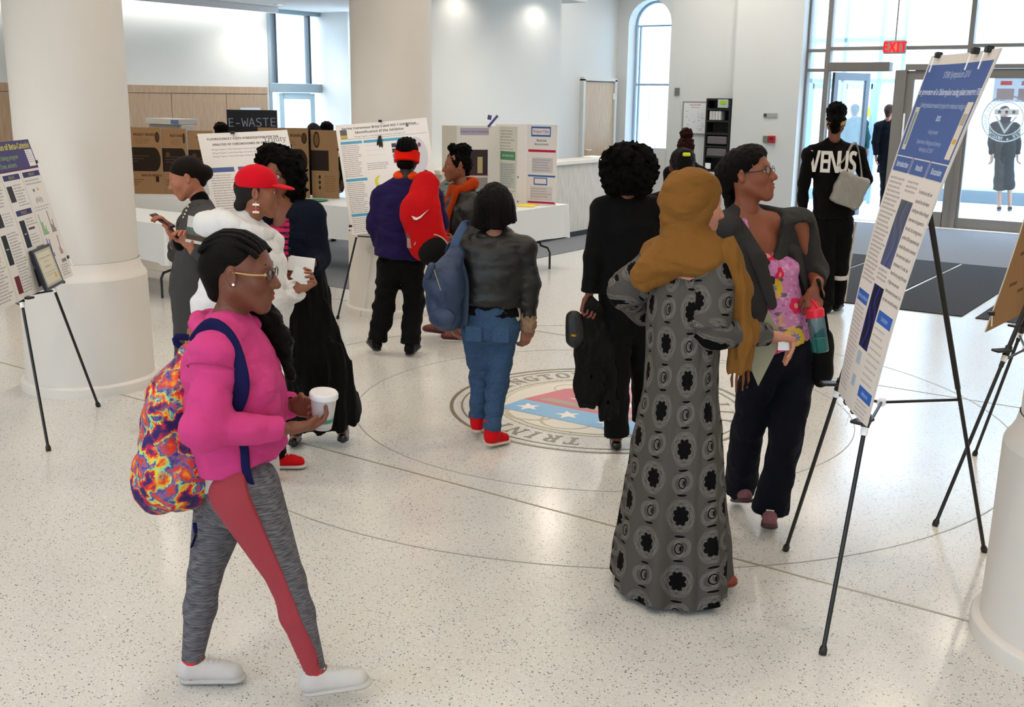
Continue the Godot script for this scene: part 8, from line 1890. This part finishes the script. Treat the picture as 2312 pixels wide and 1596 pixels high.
func person_suit_black() -> void:
	var r := start("p8", "person with a mass of dark curly hair walking away in a black trouser suit")
	var who: Node3D = r[0]
	var J: Dictionary = r[1]
	body(who, J, Color(0.42, 0.23, 0.16), [hand_at(J, "L", "grip", Vector3(0.9, 0, 0.2)), hand_at(J, "R", "relaxed", Vector3(-0.8, 0, -0.3))], 0.014, false)
	var bm := mat("suit_black", Color(0.022, 0.022, 0.026), 0.85, "cloth")
	var s := Sdf.new()
	torso(s, J, 0.028, 0.14, 0.118, 0.14, 0.75)
	s.cap(J.nk.lerp(J.pv, 0.62), J.pv + Vector3(0, 0.0, 0), 0.145, 0.175, 0.05, J.face, 0.85, false, true)
	sleeve(s, J, "L", 0.066, 0.058, 0.047, 0.95); sleeve(s, J, "R", 0.066, 0.058, 0.047, 0.95)
	put("jacket", s.build(0.011, wrinkles(91), 0.0081), bm, who)
	var t := Sdf.new()
	t.cap(J.pv + Vector3(0, 0.08, 0), J.pv, 0.14, 0.155, 0.05, J.face, 0.85)
	trouser(t, J, "L", 0.10, 0.075, 0.072, 1.0); trouser(t, J, "R", 0.10, 0.075, 0.072, 1.0)
	put("trousers", t.build(0.012, wrinkles(92), 0.0108), bm, who)
	for q in ["L", "R"]: shoe(who, J, q, mat("pump_black"), mat("pump_sole"), 0.0, "flat", 0.008)
	put("shirt_collar", Sdf.new().cap(J.nk - lat(J) * -0.06 + Vector3(0, 0.012, 0), J.nk + Vector3(0, 0.012, 0) - J.face * 0.03, 0.03, 0.03, 0.02, Vector3.UP, 0.5).build(0.009), mat("paper_white"), who)
	curly(who, J, [[Vector3(0, 0.05, -0.03), Vector3(0.115, 0.085, 0.11)], [Vector3(0.09, 0.0, -0.05), Vector3(0.065, 0.10, 0.075)], [Vector3(-0.09, 0.0, -0.05), Vector3(0.065, 0.10, 0.075)], [Vector3(0.075, -0.07, -0.07), Vector3(0.06, 0.075, 0.06)], [Vector3(-0.075, -0.07, -0.07), Vector3(0.055, 0.075, 0.06)], [Vector3(0, -0.03, -0.10), Vector3(0.09, 0.11, 0.05)]], Color(0.032, 0.026, 0.024), 0.035)
	# handbag and folded coat in the near hand
	var b := thing("handbag", "small black handbag with a gold clasp held with the black coat", "handbag", "", J.at)
	put("bag", Sdf.new().cap(J.b0 + Vector3(0, -0.02, 0), J.b1, 0.05, 0.06, 0.03, J.face, 0.8).build(0.009, wrinkles(95), 0.0081), mat("leather_black"), b)
	put("clasp", MB.new().bx(J.b1 - J.face * 0.052 + Vector3(-0.01, 0.03, 0.0), Vector3(0.03, 0.014, 0.02), 0.004), mat("gold", Color(0.85, 0.62, 0.20), 0.3, "metal"), b)
	straight_strap("handle", b, [J.b0 + lat(J) * 0.03, J.gL + Vector3(0, -0.02, 0), J.b0 - lat(J) * 0.05 + Vector3(0, -0.02, 0)], 0.008, mat("leather_black"), 0.6)
	var c := thing("coat", "black coat folded and hanging from the hand of the black suit", "coat", "", J.at)
	put("coat_body", Sdf.new().cap(J.y0, J.y1, 0.05, 0.085, 0.05, J.face, 0.6).cap(J.y1, J.y2, 0.085, 0.06, 0.05, J.face, 0.6).cap(J.y4, J.y3, 0.06, 0.055, 0.05, J.face, 0.6).cap(J.y0, J.y4, 0.045, 0.06, 0.05, J.face, 0.6).build(0.010, noise_of(96, 12.0, 2), 0.03, Vector3(1.4, 0.5, 1.4)), mat("coat_black", Color(0.03, 0.03, 0.026), 0.7, "cloth"), c)

func person_back(key: String, label: String, skin: Color, top: Material, bottom: Material, hair: Color, style: String, hem := 0.0, dress := false) -> Array:
	var r := start(key, label)
	var who: Node3D = r[0]
	var J: Dictionary = r[1]
	body(who, J, skin, [hand_at(J, "L", "relaxed", Vector3(0.8, 0, -0.3)), hand_at(J, "R", "relaxed", Vector3(-0.8, 0, -0.3))], 0.018, style == "none")
	var s := Sdf.new()
	torso(s, J, 0.03, 0.145, 0.135, 0.15, 0.8)
	s.cap(J.nk.lerp(J.pv, 0.5), J.pv + Vector3(0, 0.03 - hem, 0), 0.165, 0.17 + hem * 0.1, 0.05, J.face, 0.85, false, true)
	sleeve(s, J, "L", 0.068, 0.062, 0.05, 0.95); sleeve(s, J, "R", 0.068, 0.062, 0.05, 0.95)
	put("top", s.build(0.015, wrinkles(hash(key) % 50), 0.0135), top, who)
	var t := Sdf.new()
	t.cap(J.pv + Vector3(0, 0.08, 0), J.pv, 0.14, 0.155, 0.05, J.face, 0.85)
	if dress: t.cap(J.pv, J.kL.lerp(J.kR, 0.5) + Vector3(0, -0.1, 0), 0.16, 0.19, 0.05, J.face, 0.85, false, true)
	else:
		trouser(t, J, "L", 0.10, 0.075, 0.07, 1.0); trouser(t, J, "R", 0.10, 0.075, 0.07, 1.0)
	put("skirt" if dress else "trousers", t.build(0.015, wrinkles(hash(key) % 40), 0.0135), bottom, who)
	for q in ["L", "R"]: shoe(who, J, q, mat("shoe_black"), mat("sole_grey"), 0.0, "sneaker", 0.012)
	var X := head_x(J)
	var h := Sdf.new()
	h.ell(Vector3(0, 0.036, -0.020), Vector3(0.083, 0.086, 0.100), 0.02).cap(Vector3(0, 0.0, -0.08), Vector3(0, -0.06, -0.07), 0.055, 0.04, 0.03)
	if style == "bun": h.ell(Vector3(0, 0.14, -0.03), Vector3(0.065, 0.06, 0.06), 0.01)
	elif style == "tail": h.cap(Vector3(0, 0.06, -0.12), Vector3(0, -0.10, -0.14), 0.05, 0.06, 0.04).cap(Vector3(0, -0.1, -0.14), Vector3(0.0, -0.26, -0.14), 0.06, 0.04, 0.04)
	elif style == "long": h.cap(Vector3(0, 0.0, -0.09), Vector3(0.03, -0.34, -0.14), 0.085, 0.07, 0.04)
	elif style == "puff": h.ell(Vector3(0, 0.105, -0.03), Vector3(0.088, 0.075, 0.085), 0.02)
	h.ell(Vector3(0, -0.03, 0.10), Vector3(0.11, 0.11, 0.085), 0.01, Basis(), true)
	put("hair", moved(h.build(0.007, noise_of(99, 24.0, 3), 0.02 if style in ["puff", "bun"] else 0.008), X), mat("hair%s%s" % [hair.to_html(), style], hair, 0.6, "curl" if style in ["puff", "bun"] else "hair"), who)
	return [who, J, X]

func person_hijab() -> void:
	var r := start("p11", "person in a mustard headscarf and a long black and grey patterned dress")
	var who: Node3D = r[0]
	var J: Dictionary = r[1]
	body(who, J, Color(0.74, 0.50, 0.40), [hand_at(J, "R", "pinch", Vector3(-0.3, -0.6, 0.6)), hand_at(J, "L", "relaxed", Vector3(0, 0, -1))])
	# printed fabric: dark ovals between knotted pale lines
	var im := sheet(512, 512, Color(0.31, 0.30, 0.285))
	var line := Color(0.46, 0.44, 0.42)
	var dark := Color(0.045, 0.042, 0.05)
	for q in [[128, 128], [384, 384]]:
		for o in 6:
			var ox := 34.0 * cos(o * TAU / 6)
			var oy := 38.0 * sin(o * TAU / 6)
			for k in [92, 80]: loop_line(im, q[0] + ox, q[1] + oy, k * 0.86, k, 2.6, line)
		for i in 8: disc(im, q[0] + 46 * cos(i * TAU / 8 + 0.4), q[1] + 58 * sin(i * TAU / 8 + 0.4), 19, 21, dark)
		disc(im, q[0], q[1], 50, 64, dark)
	for q in [[384, 128], [128, 384]]:
		for o in [-26, 26]:
			for k in [74, 62, 50]: loop_line(im, q[0] + o, q[1] + o * 0.4, k * 0.8, k, 3.0, line)
		loop_line(im, q[0], q[1], 30, 40, 5.0, dark); disc(im, q[0] - 14, q[1], 9, 22, dark)
		for o in [-1, 1]: disc(im, q[0], q[1] + o * 96, 40, 9, dark)
	var tx := ImageTexture.create_from_image(im)
	var dm := mat("dress_print", Color(1, 1, 1), 0.85)
	dm.albedo_texture = tx; dm.uv1_scale = Vector3(5, 5.2, 1); dm.metallic_specular = 0.2
	var am := mat("sleeve_print", Color(1, 1, 1), 0.85)
	am.albedo_texture = tx; am.uv1_scale = Vector3(2, 4.0, 1); am.metallic_specular = 0.2
	# the dress is one lofted sheet, fluted towards the hem
	var f: Vector3 = J.face
	var l := lat(J)
	var top: float = J.nk.y - 0.02
	var hw := [0.06, 0.155, 0.165, 0.16, 0.165, 0.185, 0.20, 0.21, 0.222, 0.235, 0.245]
	var nz := noise_of(101, 1.1, 2)
	var g := func(u: float, v: float) -> Vector3:
		var k := v * 10.0
		var i := mini(int(k), 9)
		var w: float = lerpf(hw[i], hw[i + 1], smoothstep(0.0, 1.0, k - i) * 0.5 + (k - i) * 0.5)
		var a := -u * TAU
		var fl := smoothstep(0.36, 1.0, v)
		var rip := 0.5 * sin(a * 7.0 + 1.3 * sin(a * 2.0)) + 0.5 * sin(a * 12.0 + 0.7)
		w += 0.030 * fl * rip + 0.008 * nz.get_noise_3d(cos(a) * 3.0, v * 6.0, sin(a) * 3.0) * (1.0 - 0.3 * fl)
		var c: Vector3 = J.nk.lerp(J.pv, clampf(v * 2.6, 0.0, 1.0))
		c.y = lerpf(top, 0.025 + 0.012 * rip, v)
		return c + f * cos(a) * w * lerpf(0.74, 0.92, v) + l * sin(a) * w
	var d := put("dress", MB.new().grid(144, 72, g), dm, who)
	put("sleeve", soft_tube([J.sR + Vector3(0, 0.03, 0) - (J.eR - J.sR) * 0.12, J.sR.lerp(J.eR, 0.3), J.sR.lerp(J.eR, 0.75), J.eR + Vector3(0, 0.0, 0), J.eR.lerp(J.wR, 0.35), J.eR.lerp(J.wR, 0.97)], [0.06, 0.084, 0.078, 0.072, 0.060, 0.043], 28), am, d)
	put("sleeve", soft_tube([J.sL + Vector3(0, 0.03, 0), J.sL.lerp(J.eL, 0.4), J.eL, J.eL.lerp(J.wL, 0.3), J.wL], [0.07, 0.086, 0.08, 0.066, 0.045], 28), am, d)
	for q in ["L", "R"]: shoe(who, J, q, mat("shoe_tan", Color(0.50, 0.19, 0.08), 0.5, "leather"), mat("sole_tan", Color(0.40, 0.15, 0.07), 0.6), 0.0, "flat")
	# headscarf
	var X := head_x(J)
	var sc := mat("scarf_mustard", Color(0.49, 0.33, 0.14), 0.85, "cloth")
	var h := Sdf.new()
	h.ell(X * Vector3(0, 0.034, -0.022), Vector3(0.098, 0.108, 0.115), 0.03, X.basis)
	h.cap(X * Vector3(0, -0.02, -0.035), J.nk + Vector3(0, 0.015, 0), 0.092, 0.098, 0.05)
	h.cap(X * Vector3(0, -0.115, 0.03), J.nk + Vector3(0, -0.02, 0) + f * 0.04, 0.06, 0.085, 0.05)
	h.ell(J.nk + Vector3(0, -0.035, 0), Vector3(0.165, 0.075, 0.14), 0.06, frame_of(f))
	h.cap(J.nk + Vector3(0, -0.02, 0), J.sL + Vector3(0, 0.045, 0), 0.085, 0.068, 0.06).cap(J.nk + Vector3(0, -0.02, 0), J.sR + Vector3(0, 0.05, 0), 0.085, 0.06, 0.06)
	h.cap(J.nk - f * 0.08 + Vector3(0, -0.04, 0), J.sL.lerp(J.sR, 0.25) - f * 0.12 + Vector3(0, -0.02, 0), 0.08, 0.06, 0.06)
	h.ell(X * Vector3(0, -0.03, 0.10), Vector3(0.062, 0.092, 0.055), 0.012, X.basis, true)
	h.ell(X * Vector3(0, -0.03, 0.135), Vector3(0.075, 0.10, 0.06), 0.012, X.basis, true)
	var hs := put("headscarf", h.build(0.007, wrinkles(103), 0.016, Vector3(0.8, 1.5, 0.8)), sc, who)
	var folds := MB.new()
	for i in 4:
		var pts := []
		var rs := []
		for j in 9:
			var a := -1.9 + j * 0.42
			pts.append(J.nk + Vector3(0, 0.025 - 0.028 * i + 0.03 * sin(a * 1.0 + 0.5), 0) + (f * cos(a) * (0.085 + 0.022 * i) - l * sin(a) * (0.102 + 0.020 * i)))
			rs.append((0.026 - 0.002 * i) * (0.35 + 0.65 * sin(PI * j / 8.0)))
		folds.tube(pts, rs, 8)
	put("fold", folds, sc, hs)
	put("scarf_end", Sdf.new().chain([J.d0, J.d1, J.d2, J.d3], [0.045, 0.042, 0.046, 0.044], 0.03).cut(Vector3(0, -1, 0), J.d3 + Vector3(0, -0.005, 0)).build(0.008, noise_of(104, 12.0, 2), 0.02, Vector3(1.5, 0.3, 1.5)), sc, hs)
	for i in 8:
		var a2 := TAU * i / 8.0
		put("fringe", MB.new().tube([J.d3 + Vector3(cos(a2) * 0.03, 0.0, sin(a2) * 0.03), J.d3 + Vector3(cos(a2) * 0.034, -0.035, sin(a2) * 0.034), J.d3 + Vector3(cos(a2) * 0.03, -0.065 - 0.008 * (i % 3), sin(a2) * 0.03)], [0.0055, 0.005, 0.004], 6), mat("fringe_rust", Color(0.45, 0.24, 0.10), 0.9), hs)
	# folder and card
	var fo := thing("folder", "pale green-grey folder held by the person in the mustard scarf", "folder", "", J.at)
	quad_slab("cover", fo, [J.c0, J.c1, J.c2, J.c3], 0.008, mat("folder_sage", Color(0.58, 0.56, 0.45), 0.6))
	quad_slab("pages", fo, [J.c0.lerp(J.c1, 0.05), J.c1.lerp(J.c0, 0.02), J.c2.lerp(J.c3, 0.1), J.c3.lerp(J.c0, 0.1)], 0.013, mat("cream"))
	var cd := thing("card", "small cream card in the hand of the patterned dress", "card", "", J.at)
	put("card", MB.new().box(Transform3D(frame_of(Vector3(0.57, 0.1, 0.82)), J.gR + Vector3(0.0, -0.02, 0.0)), Vector3(0.06, 0.05, 0.003)), mat("cream_cover"), cd)

func loop_line(im: Image, cx: float, cy: float, rx: float, ry: float, w: float, c: Color) -> void:
	for i in 90:
		var p := Vector2(fposmod(cx + rx * cos(TAU * i / 90.0), 512.0), fposmod(cy + ry * sin(TAU * i / 90.0), 512.0))
		disc(im, p.x, p.y, w, w, c)

func floral() -> StandardMaterial3D:
	var im := sheet(512, 512, Color(0.76, 0.50, 0.66))
	var rg := RandomNumberGenerator.new()
	rg.seed = 5
	for i in 260: disc(im, rg.randi_range(0, 511), rg.randi_range(0, 511), rg.randf_range(5, 16), rg.randf_range(4, 11), Color(0.83, 0.60, 0.75) if i % 2 else Color(0.68, 0.42, 0.60))
	for q in [[90, 230], [330, 60], [420, 330], [210, 450]]:
		for k in 4: disc(im, q[0] + 60 * cos(k * 1.57 + 0.6), q[1] + 60 * sin(k * 1.57 + 0.6), 26, 12, Color(0.36, 0.36, 0.36))
		for k in 7: disc(im, q[0] + 34 * cos(k * TAU / 7), q[1] + 34 * sin(k * TAU / 7), 24, 24, Color(0.83, 0.70, 0.18))
		for k in 8:
			for j in 6: disc(im, q[0] + j * 5 * cos(k * TAU / 8), q[1] + j * 5 * sin(k * TAU / 8), 7 - j, 7 - j, Color(0.10, 0.42, 0.62))
	for q in [[220, 190], [60, 420], [460, 160], [350, 490]]:
		for k in 6: disc(im, q[0] + 27 * cos(k * TAU / 6), q[1] + 27 * sin(k * TAU / 6), 20, 20, Color(0.84, 0.16, 0.34))
		disc(im, q[0], q[1], 15, 15, Color(0.88, 0.62, 0.50))
	var m := mat("floral", Color(1, 1, 1), 0.8)
	m.albedo_texture = ImageTexture.create_from_image(im); m.uv1_triplanar = true; m.uv1_scale = Vector3.ONE * 2.5; m.uv1_triplanar_sharpness = 8.0; m.metallic_specular = 0.2
	return m

func person_floral() -> void:
	var r := start("p12", "person in glasses with a grey blazer over a pink floral top")
	var who: Node3D = r[0]
	var J: Dictionary = r[1]
	var skin := Color(0.52, 0.29, 0.19)
	body(who, J, skin, [hand_at(J, "L", "grip", Vector3(-0.4, 0.1, -0.9)), hand_at(J, "R", "relaxed", Vector3(0, 0, -1))])
	var f: Vector3 = J.face
	var l := lat(J)
	var s := Sdf.new()
	torso(s, J, 0.028, 0.14, 0.13, 0.14, 0.8, 0.82)
	s.cap(J.nk.lerp(J.pv, 0.5), J.pv + Vector3(0, 0.14, 0), 0.17, 0.175, 0.05, f, 0.85, false, true)
	sleeve(s, J, "L", 0.072, 0.064, 0.052, 0.72); sleeve(s, J, "R", 0.072, 0.064, 0.052, 0.85)
	s.box(Transform3D(frame_of(f), J.nk.lerp(J.pv, 0.64) + f * 0.20), Vector3(0.112, 0.32, 0.13), 0.03, 0.02, true)
	s.ell(J.nk + Vector3(0, -0.03, 0) + f * 0.10, Vector3(0.088, 0.19, 0.10), 0.02, Basis(), true)
	var bz := mat("blazer_grey", Color(0.20, 0.195, 0.188), 0.9, "cloth")
	var jk := put("blazer", s.build(0.009, wrinkles(111), 0.0108), bz, who)
	for k in [-1.0, 1.0]:
		put("lapel", Sdf.new().cap(J.nk + l * 0.075 * k - f * 0.01 + Vector3(0, 0.0, 0), J.nk.lerp(J.pv, 0.33) + f * 0.115 + l * 0.128 * k, 0.022, 0.034, 0.02, (f + l * 0.4 * k).normalized(), 0.4).cap(J.nk.lerp(J.pv, 0.33) + f * 0.115 + l * 0.128 * k, J.nk.lerp(J.pv, 0.66) + f * 0.12 + l * 0.13 * k, 0.034, 0.024, 0.02, (f + l * 0.4 * k).normalized(), 0.4).build(0.008), bz, jk)
	var t := Sdf.new()
	t.cap(J.nk + Vector3(0, -0.09, 0), J.nk.lerp(J.pv, 0.66), 0.105, 0.136, 0.05, f, 0.82)
	bust(t, J, 0.002, 0.055)
	t.cap(J.nk.lerp(J.pv, 0.6), J.pv + Vector3(0, -0.015, 0), 0.142, 0.165, 0.05, f, 0.85, false, true)
	t.ell(J.nk + Vector3(0, -0.01, 0) + f * 0.10, Vector3(0.05, 0.11, 0.085), 0.015, Basis(), true)
	put("blouse", t.build(0.008, wrinkles(112), 0.0095), floral(), who)
	var p := Sdf.new()
	p.cap(J.pv + Vector3(0, 0.06, 0), J.pv, 0.14, 0.15, 0.05, f, 0.85)
	trouser(p, J, "L", 0.10, 0.078, 0.085, 0.96); trouser(p, J, "R", 0.10, 0.078, 0.085, 0.96)
	put("trousers", p.build(0.010, wrinkles(113), 0.0121, Vector3(0.9, 0.8, 0.9)), mat("trouser_navy", Color(0.035, 0.045, 0.09), 0.85, "cloth"), who)
	for q in ["L", "R"]: shoe(who, J, q, mat("shoe_mauve", Color(0.46, 0.30, 0.32), 0.6, "cloth"), mat("sole_plum", Color(0.22, 0.09, 0.12), 0.6), 0.0)
	var X := head_x(J)
	var h := Sdf.new()
	h.ell(Vector3(0, 0.036, -0.022), Vector3(0.083, 0.087, 0.100), 0.02).ell(Vector3(0, 0.07, 0.03), Vector3(0.066, 0.05, 0.055), 0.03).cap(Vector3(0, 0.02, -0.10), Vector3(0, -0.03, -0.10), 0.055, 0.045, 0.03)
	h.ell(Vector3(0, -0.012, 0.105), Vector3(0.082, 0.085, 0.075), 0.012, Basis(), true).ell(Vector3(0, -0.078, 0.025), Vector3(0.11, 0.085, 0.09), 0.01, Basis(), true)
	var hm := mat("hair_soft", Color(0.035, 0.027, 0.025), 0.6, "hair")
	var hr := put("hair", moved(h.build(0.005, noise_of(114, 30.0, 2), 0.006), X), hm, who)
	put("ponytail", Sdf.new().chain([X * Vector3(0, -0.02, -0.12), J.t0, J.t1], [0.04, 0.045, 0.03], 0.03).build(0.007, noise_of(115, 30.0, 2), 0.01), hm, hr)
	glasses(who, J, mat("frame_steel", Color(0.20, 0.20, 0.22), 0.3, "metal"), mat("frame_black"))
	# drinking bottle and dark bag on the near arm
	var b := thing("drink_bottle", "teal drinking bottle with a coral lid and green drink", "bottle", "", J.at)
	var up: Vector3 = (J.o1 - J.o0).normalized()
	var bx := Transform3D(frame_of(Vector3(up.z, 0, -up.x) + Vector3(0.001, 0, 0.7), up), J.o0)
	put("bottle", MB.new().lathe(bx, [Vector2(0.001, 0), Vector2(0.034, 0.002), Vector2(0.037, 0.012), Vector2(0.037, 0.15), Vector2(0.030, 0.165), Vector2(0.028, 0.165)], 28), mat("bottle_teal", Color(0.04, 0.36, 0.42, 0.62), 0.12, "glass"), b)
	put("drink", MB.new().lathe(bx, [Vector2(0.001, 0.003), Vector2(0.034, 0.005), Vector2(0.0345, 0.060), Vector2(0.001, 0.060)], 24), mat("drink_green", Color(0.10, 0.62, 0.34), 0.3), b)
	put("lid", MB.new().lathe(bx, [Vector2(0.039, 0.155), Vector2(0.040, 0.185), Vector2(0.034, 0.196), Vector2(0.022, 0.20), Vector2(0.020, 0.222), Vector2(0.012, 0.228), Vector2(0.001, 0.228)], 28), mat("lid_coral", Color(0.88, 0.12, 0.22), 0.4), b)
	put("lanyard", MB.new().tube([bx * Vector3(0.03, 0.18, 0.02), bx * Vector3(0.0, 0.24, 0.03), J.gL + Vector3(0, 0.0, 0)], [0.004, 0.004, 0.004], 6), mat("lid_coral"), b)
	var bg := thing("shoulder_bag", "dark navy bag hanging beside the floral top", "bag", "", J.at)
	put("bag", Sdf.new().cap(J.g0, J.g1 + Vector3(0, 0.02, 0), 0.062, 0.07, 0.03, f, 0.6).build(0.009, wrinkles(116), 0.0081), mat("bag_navy", Color(0.022, 0.024, 0.034), 0.8, "cloth"), bg)
	straight_strap("strap", bg, [J.g0 + Vector3(0.02, 0.03, 0), J.wL + Vector3(0.03, -0.02, 0.03), J.wL + Vector3(0, 0.03, 0.0)], 0.009, mat("bag_navy"), 0.5)

func person_exit() -> void:
	var r := person_back("p13", "person by the entrance in a black tracksuit with white lettering on the back", Color(0.44, 0.26, 0.18), mat("track_black", Color(0.028, 0.027, 0.030), 0.9, "cloth"), mat("track_black"), Color(0.02, 0.02, 0.022), "puff", 0.02)
	var who: Node3D = r[0]
	var J: Dictionary = r[1]
	var X: Transform3D = r[2]
	put("headband", moved(Sdf.new().cap(Vector3(0, -0.012, -0.012), Vector3(0, 0.022, -0.022), 0.097, 0.098, 0.005, Vector3(1, 0, 0), 0.88, true, true).build(0.007), X), mat("headband_tan", Color(0.72, 0.58, 0.36), 0.8, "cloth"), who)
	var f: Vector3 = J.face
	var c: Vector3 = J.nk.lerp(J.pv, 0.30)
	var wd := "VENUS"
	for i in 5:
		var k := (i - 2) * 0.082
		var out := (-f + lat(J) * -k * 2.0).normalized()
		word(who, "back_letter", wd[i], Transform3D(frame_of(out), c - f * (0.165 - k * k * 1.5) - lat(J) * k + Vector3(0, 0.02, 0)), 0.19, 0.012, mat("print_white", Color(0.86, 0.85, 0.83), 0.7), "Droid Sans", true, 0.62)
	for q in ["L", "R"]:
		var o: Vector3 = -lat(J) if q == "R" else lat(J)
		straight_strap("side_stripe", who, [J["h" + q] + o * 0.112 + Vector3(0, 0.02, 0), J["k" + q] + o * 0.080, J["a" + q] + o * 0.074 + Vector3(0, 0.02, 0)], 0.011, mat("stripe_white", Color(0.80, 0.78, 0.76), 0.8), 0.5, f)
	put("knee_band", Sdf.new().cap(J.kR.lerp(J.aR, 0.22), J.kR.lerp(J.aR, 0.32), 0.079, 0.079, 0.004, Vector3.ZERO, 1.0, true, true).build(0.010), mat("stripe_white"), who)
	for q in ["L", "R"]: pass
	var b := thing("tote_bag", "silver grey handbag on the shoulder of the black tracksuit", "bag", "", J.at)
	put("bag", Sdf.new().box(Transform3D(frame_of(-f + lat(J) * -0.4) * Basis(Vector3(0, 0, 1), -0.35), J.b1), Vector3(0.15, 0.15, 0.055), 0.04).build(0.012, wrinkles(121), 0.0135), mat("bag_silver", Color(0.55, 0.54, 0.52), 0.35, "leather"), b)
	straight_strap("handle", b, [J.b0 + Vector3(0, 0.1, 0), J.q1 + Vector3(0, 0.05, 0), J.q0 + Vector3(0, 0.07, 0), J.q2 + Vector3(0.0, 0.02, 0), J.b2 + Vector3(0, 0.06, 0)], 0.014, mat("bag_silver"), 0.5)

func people() -> void:
	make_heads()
	person_pink(); person_hijab(); person_floral()
	print("near ", Time.get_ticks_msec())
	person_cap(); person_denim(); person_suit_grey()
	print("left ", Time.get_ticks_msec())
	person_purple(); person_scarf(); person_jeans(); person_suit_black()
	print("mid ", Time.get_ticks_msec())
	person_exit()
	var navy := mat("top_navy", Color(0.03, 0.035, 0.06), 0.9, "cloth")
	var r := person_back("p9", "person with a dark ponytail and a lime hair clip behind the black suit", Color(0.36, 0.2, 0.14), mat("top_dark", Color(0.035, 0.03, 0.03), 0.9, "cloth"), mat("trouser_black"), Color(0.025, 0.022, 0.022), "tail")
	put("hair_clip", MB.new().box(r[2] * Transform3D(Basis(), Vector3(0.0, 0.075, -0.165)), Vector3(0.05, 0.024, 0.02), 0.006), mat("clip_lime", Color(0.78, 0.84, 0.12), 0.4), r[0])
	person_back("p10", "person with a burgundy hair bun beyond the ponytail with the clip", Color(0.30, 0.17, 0.12), navy, mat("trouser_black"), Color(0.16, 0.045, 0.04), "bun")
	person_back("p14", "person in a dark green coat outside the outer porch doors", Color(0.35, 0.22, 0.16), mat("coat_green", Color(0.10, 0.22, 0.22), 0.9, "cloth"), mat("trouser_black"), Color(0.05, 0.05, 0.05), "none", 0.2)
	person_back("p15", "person with brown hair in a navy coat leaving through the open door", Color(0.55, 0.36, 0.28), navy, mat("trouser_black"), Color(0.22, 0.12, 0.08), "none", 0.25)
	person_back("p16", "person in a long black skirt standing in the porch behind the emblem", Color(0.60, 0.44, 0.36), mat("top_dark"), mat("skirt_charcoal", Color(0.06, 0.065, 0.075), 0.9, "cloth"), Color(0.06, 0.05, 0.05), "none", 0.0, true)
	r = person_back("p17", "person with long brown hair and a red bag beside the cardboard boards", Color(0.45, 0.28, 0.2), mat("top_dark"), mat("trouser_black"), Color(0.09, 0.045, 0.035), "long", 0.3)
	var J: Dictionary = r[1]
	var b := thing("shoulder_bag", "red leather shoulder bag of the person with long brown hair", "bag", "", J.at)
	var bc: Vector3 = J.pv - lat(J) * 0.20 - J.face * 0.05 + Vector3(0, 0.13, 0)
	put("bag", Sdf.new().ell(bc, Vector3(0.13, 0.14, 0.07), 0.02, frame_of(-J.face)).build(0.013), mat("bag_leather_red", Color(0.62, 0.03, 0.07), 0.35, "leather"), b)
	straight_strap("strap", b, [bc + Vector3(-0.02, 0.12, 0), J.sR + Vector3(0.02, 0.075, 0.0), bc + Vector3(0.06, 0.12, 0)], 0.013, mat("bag_leather_red"), 0.5)
	person_back("p18", "person in a green top beyond the red bag", Color(0.4, 0.25, 0.18), mat("top_green", Color(0.06, 0.17, 0.07), 0.9, "cloth"), mat("trouser_black"), Color(0.02, 0.02, 0.02), "puff")
	person_back("p19", "person with cropped brown hair in front of the chalk board", Color(0.4, 0.25, 0.18), mat("top_dark"), mat("trouser_black"), Color(0.07, 0.04, 0.03), "puff")
	person_back("p20", "person behind the cardboard boards beside the near column", Color(0.4, 0.25, 0.18), navy, mat("trouser_black"), Color(0.03, 0.025, 0.02), "none")
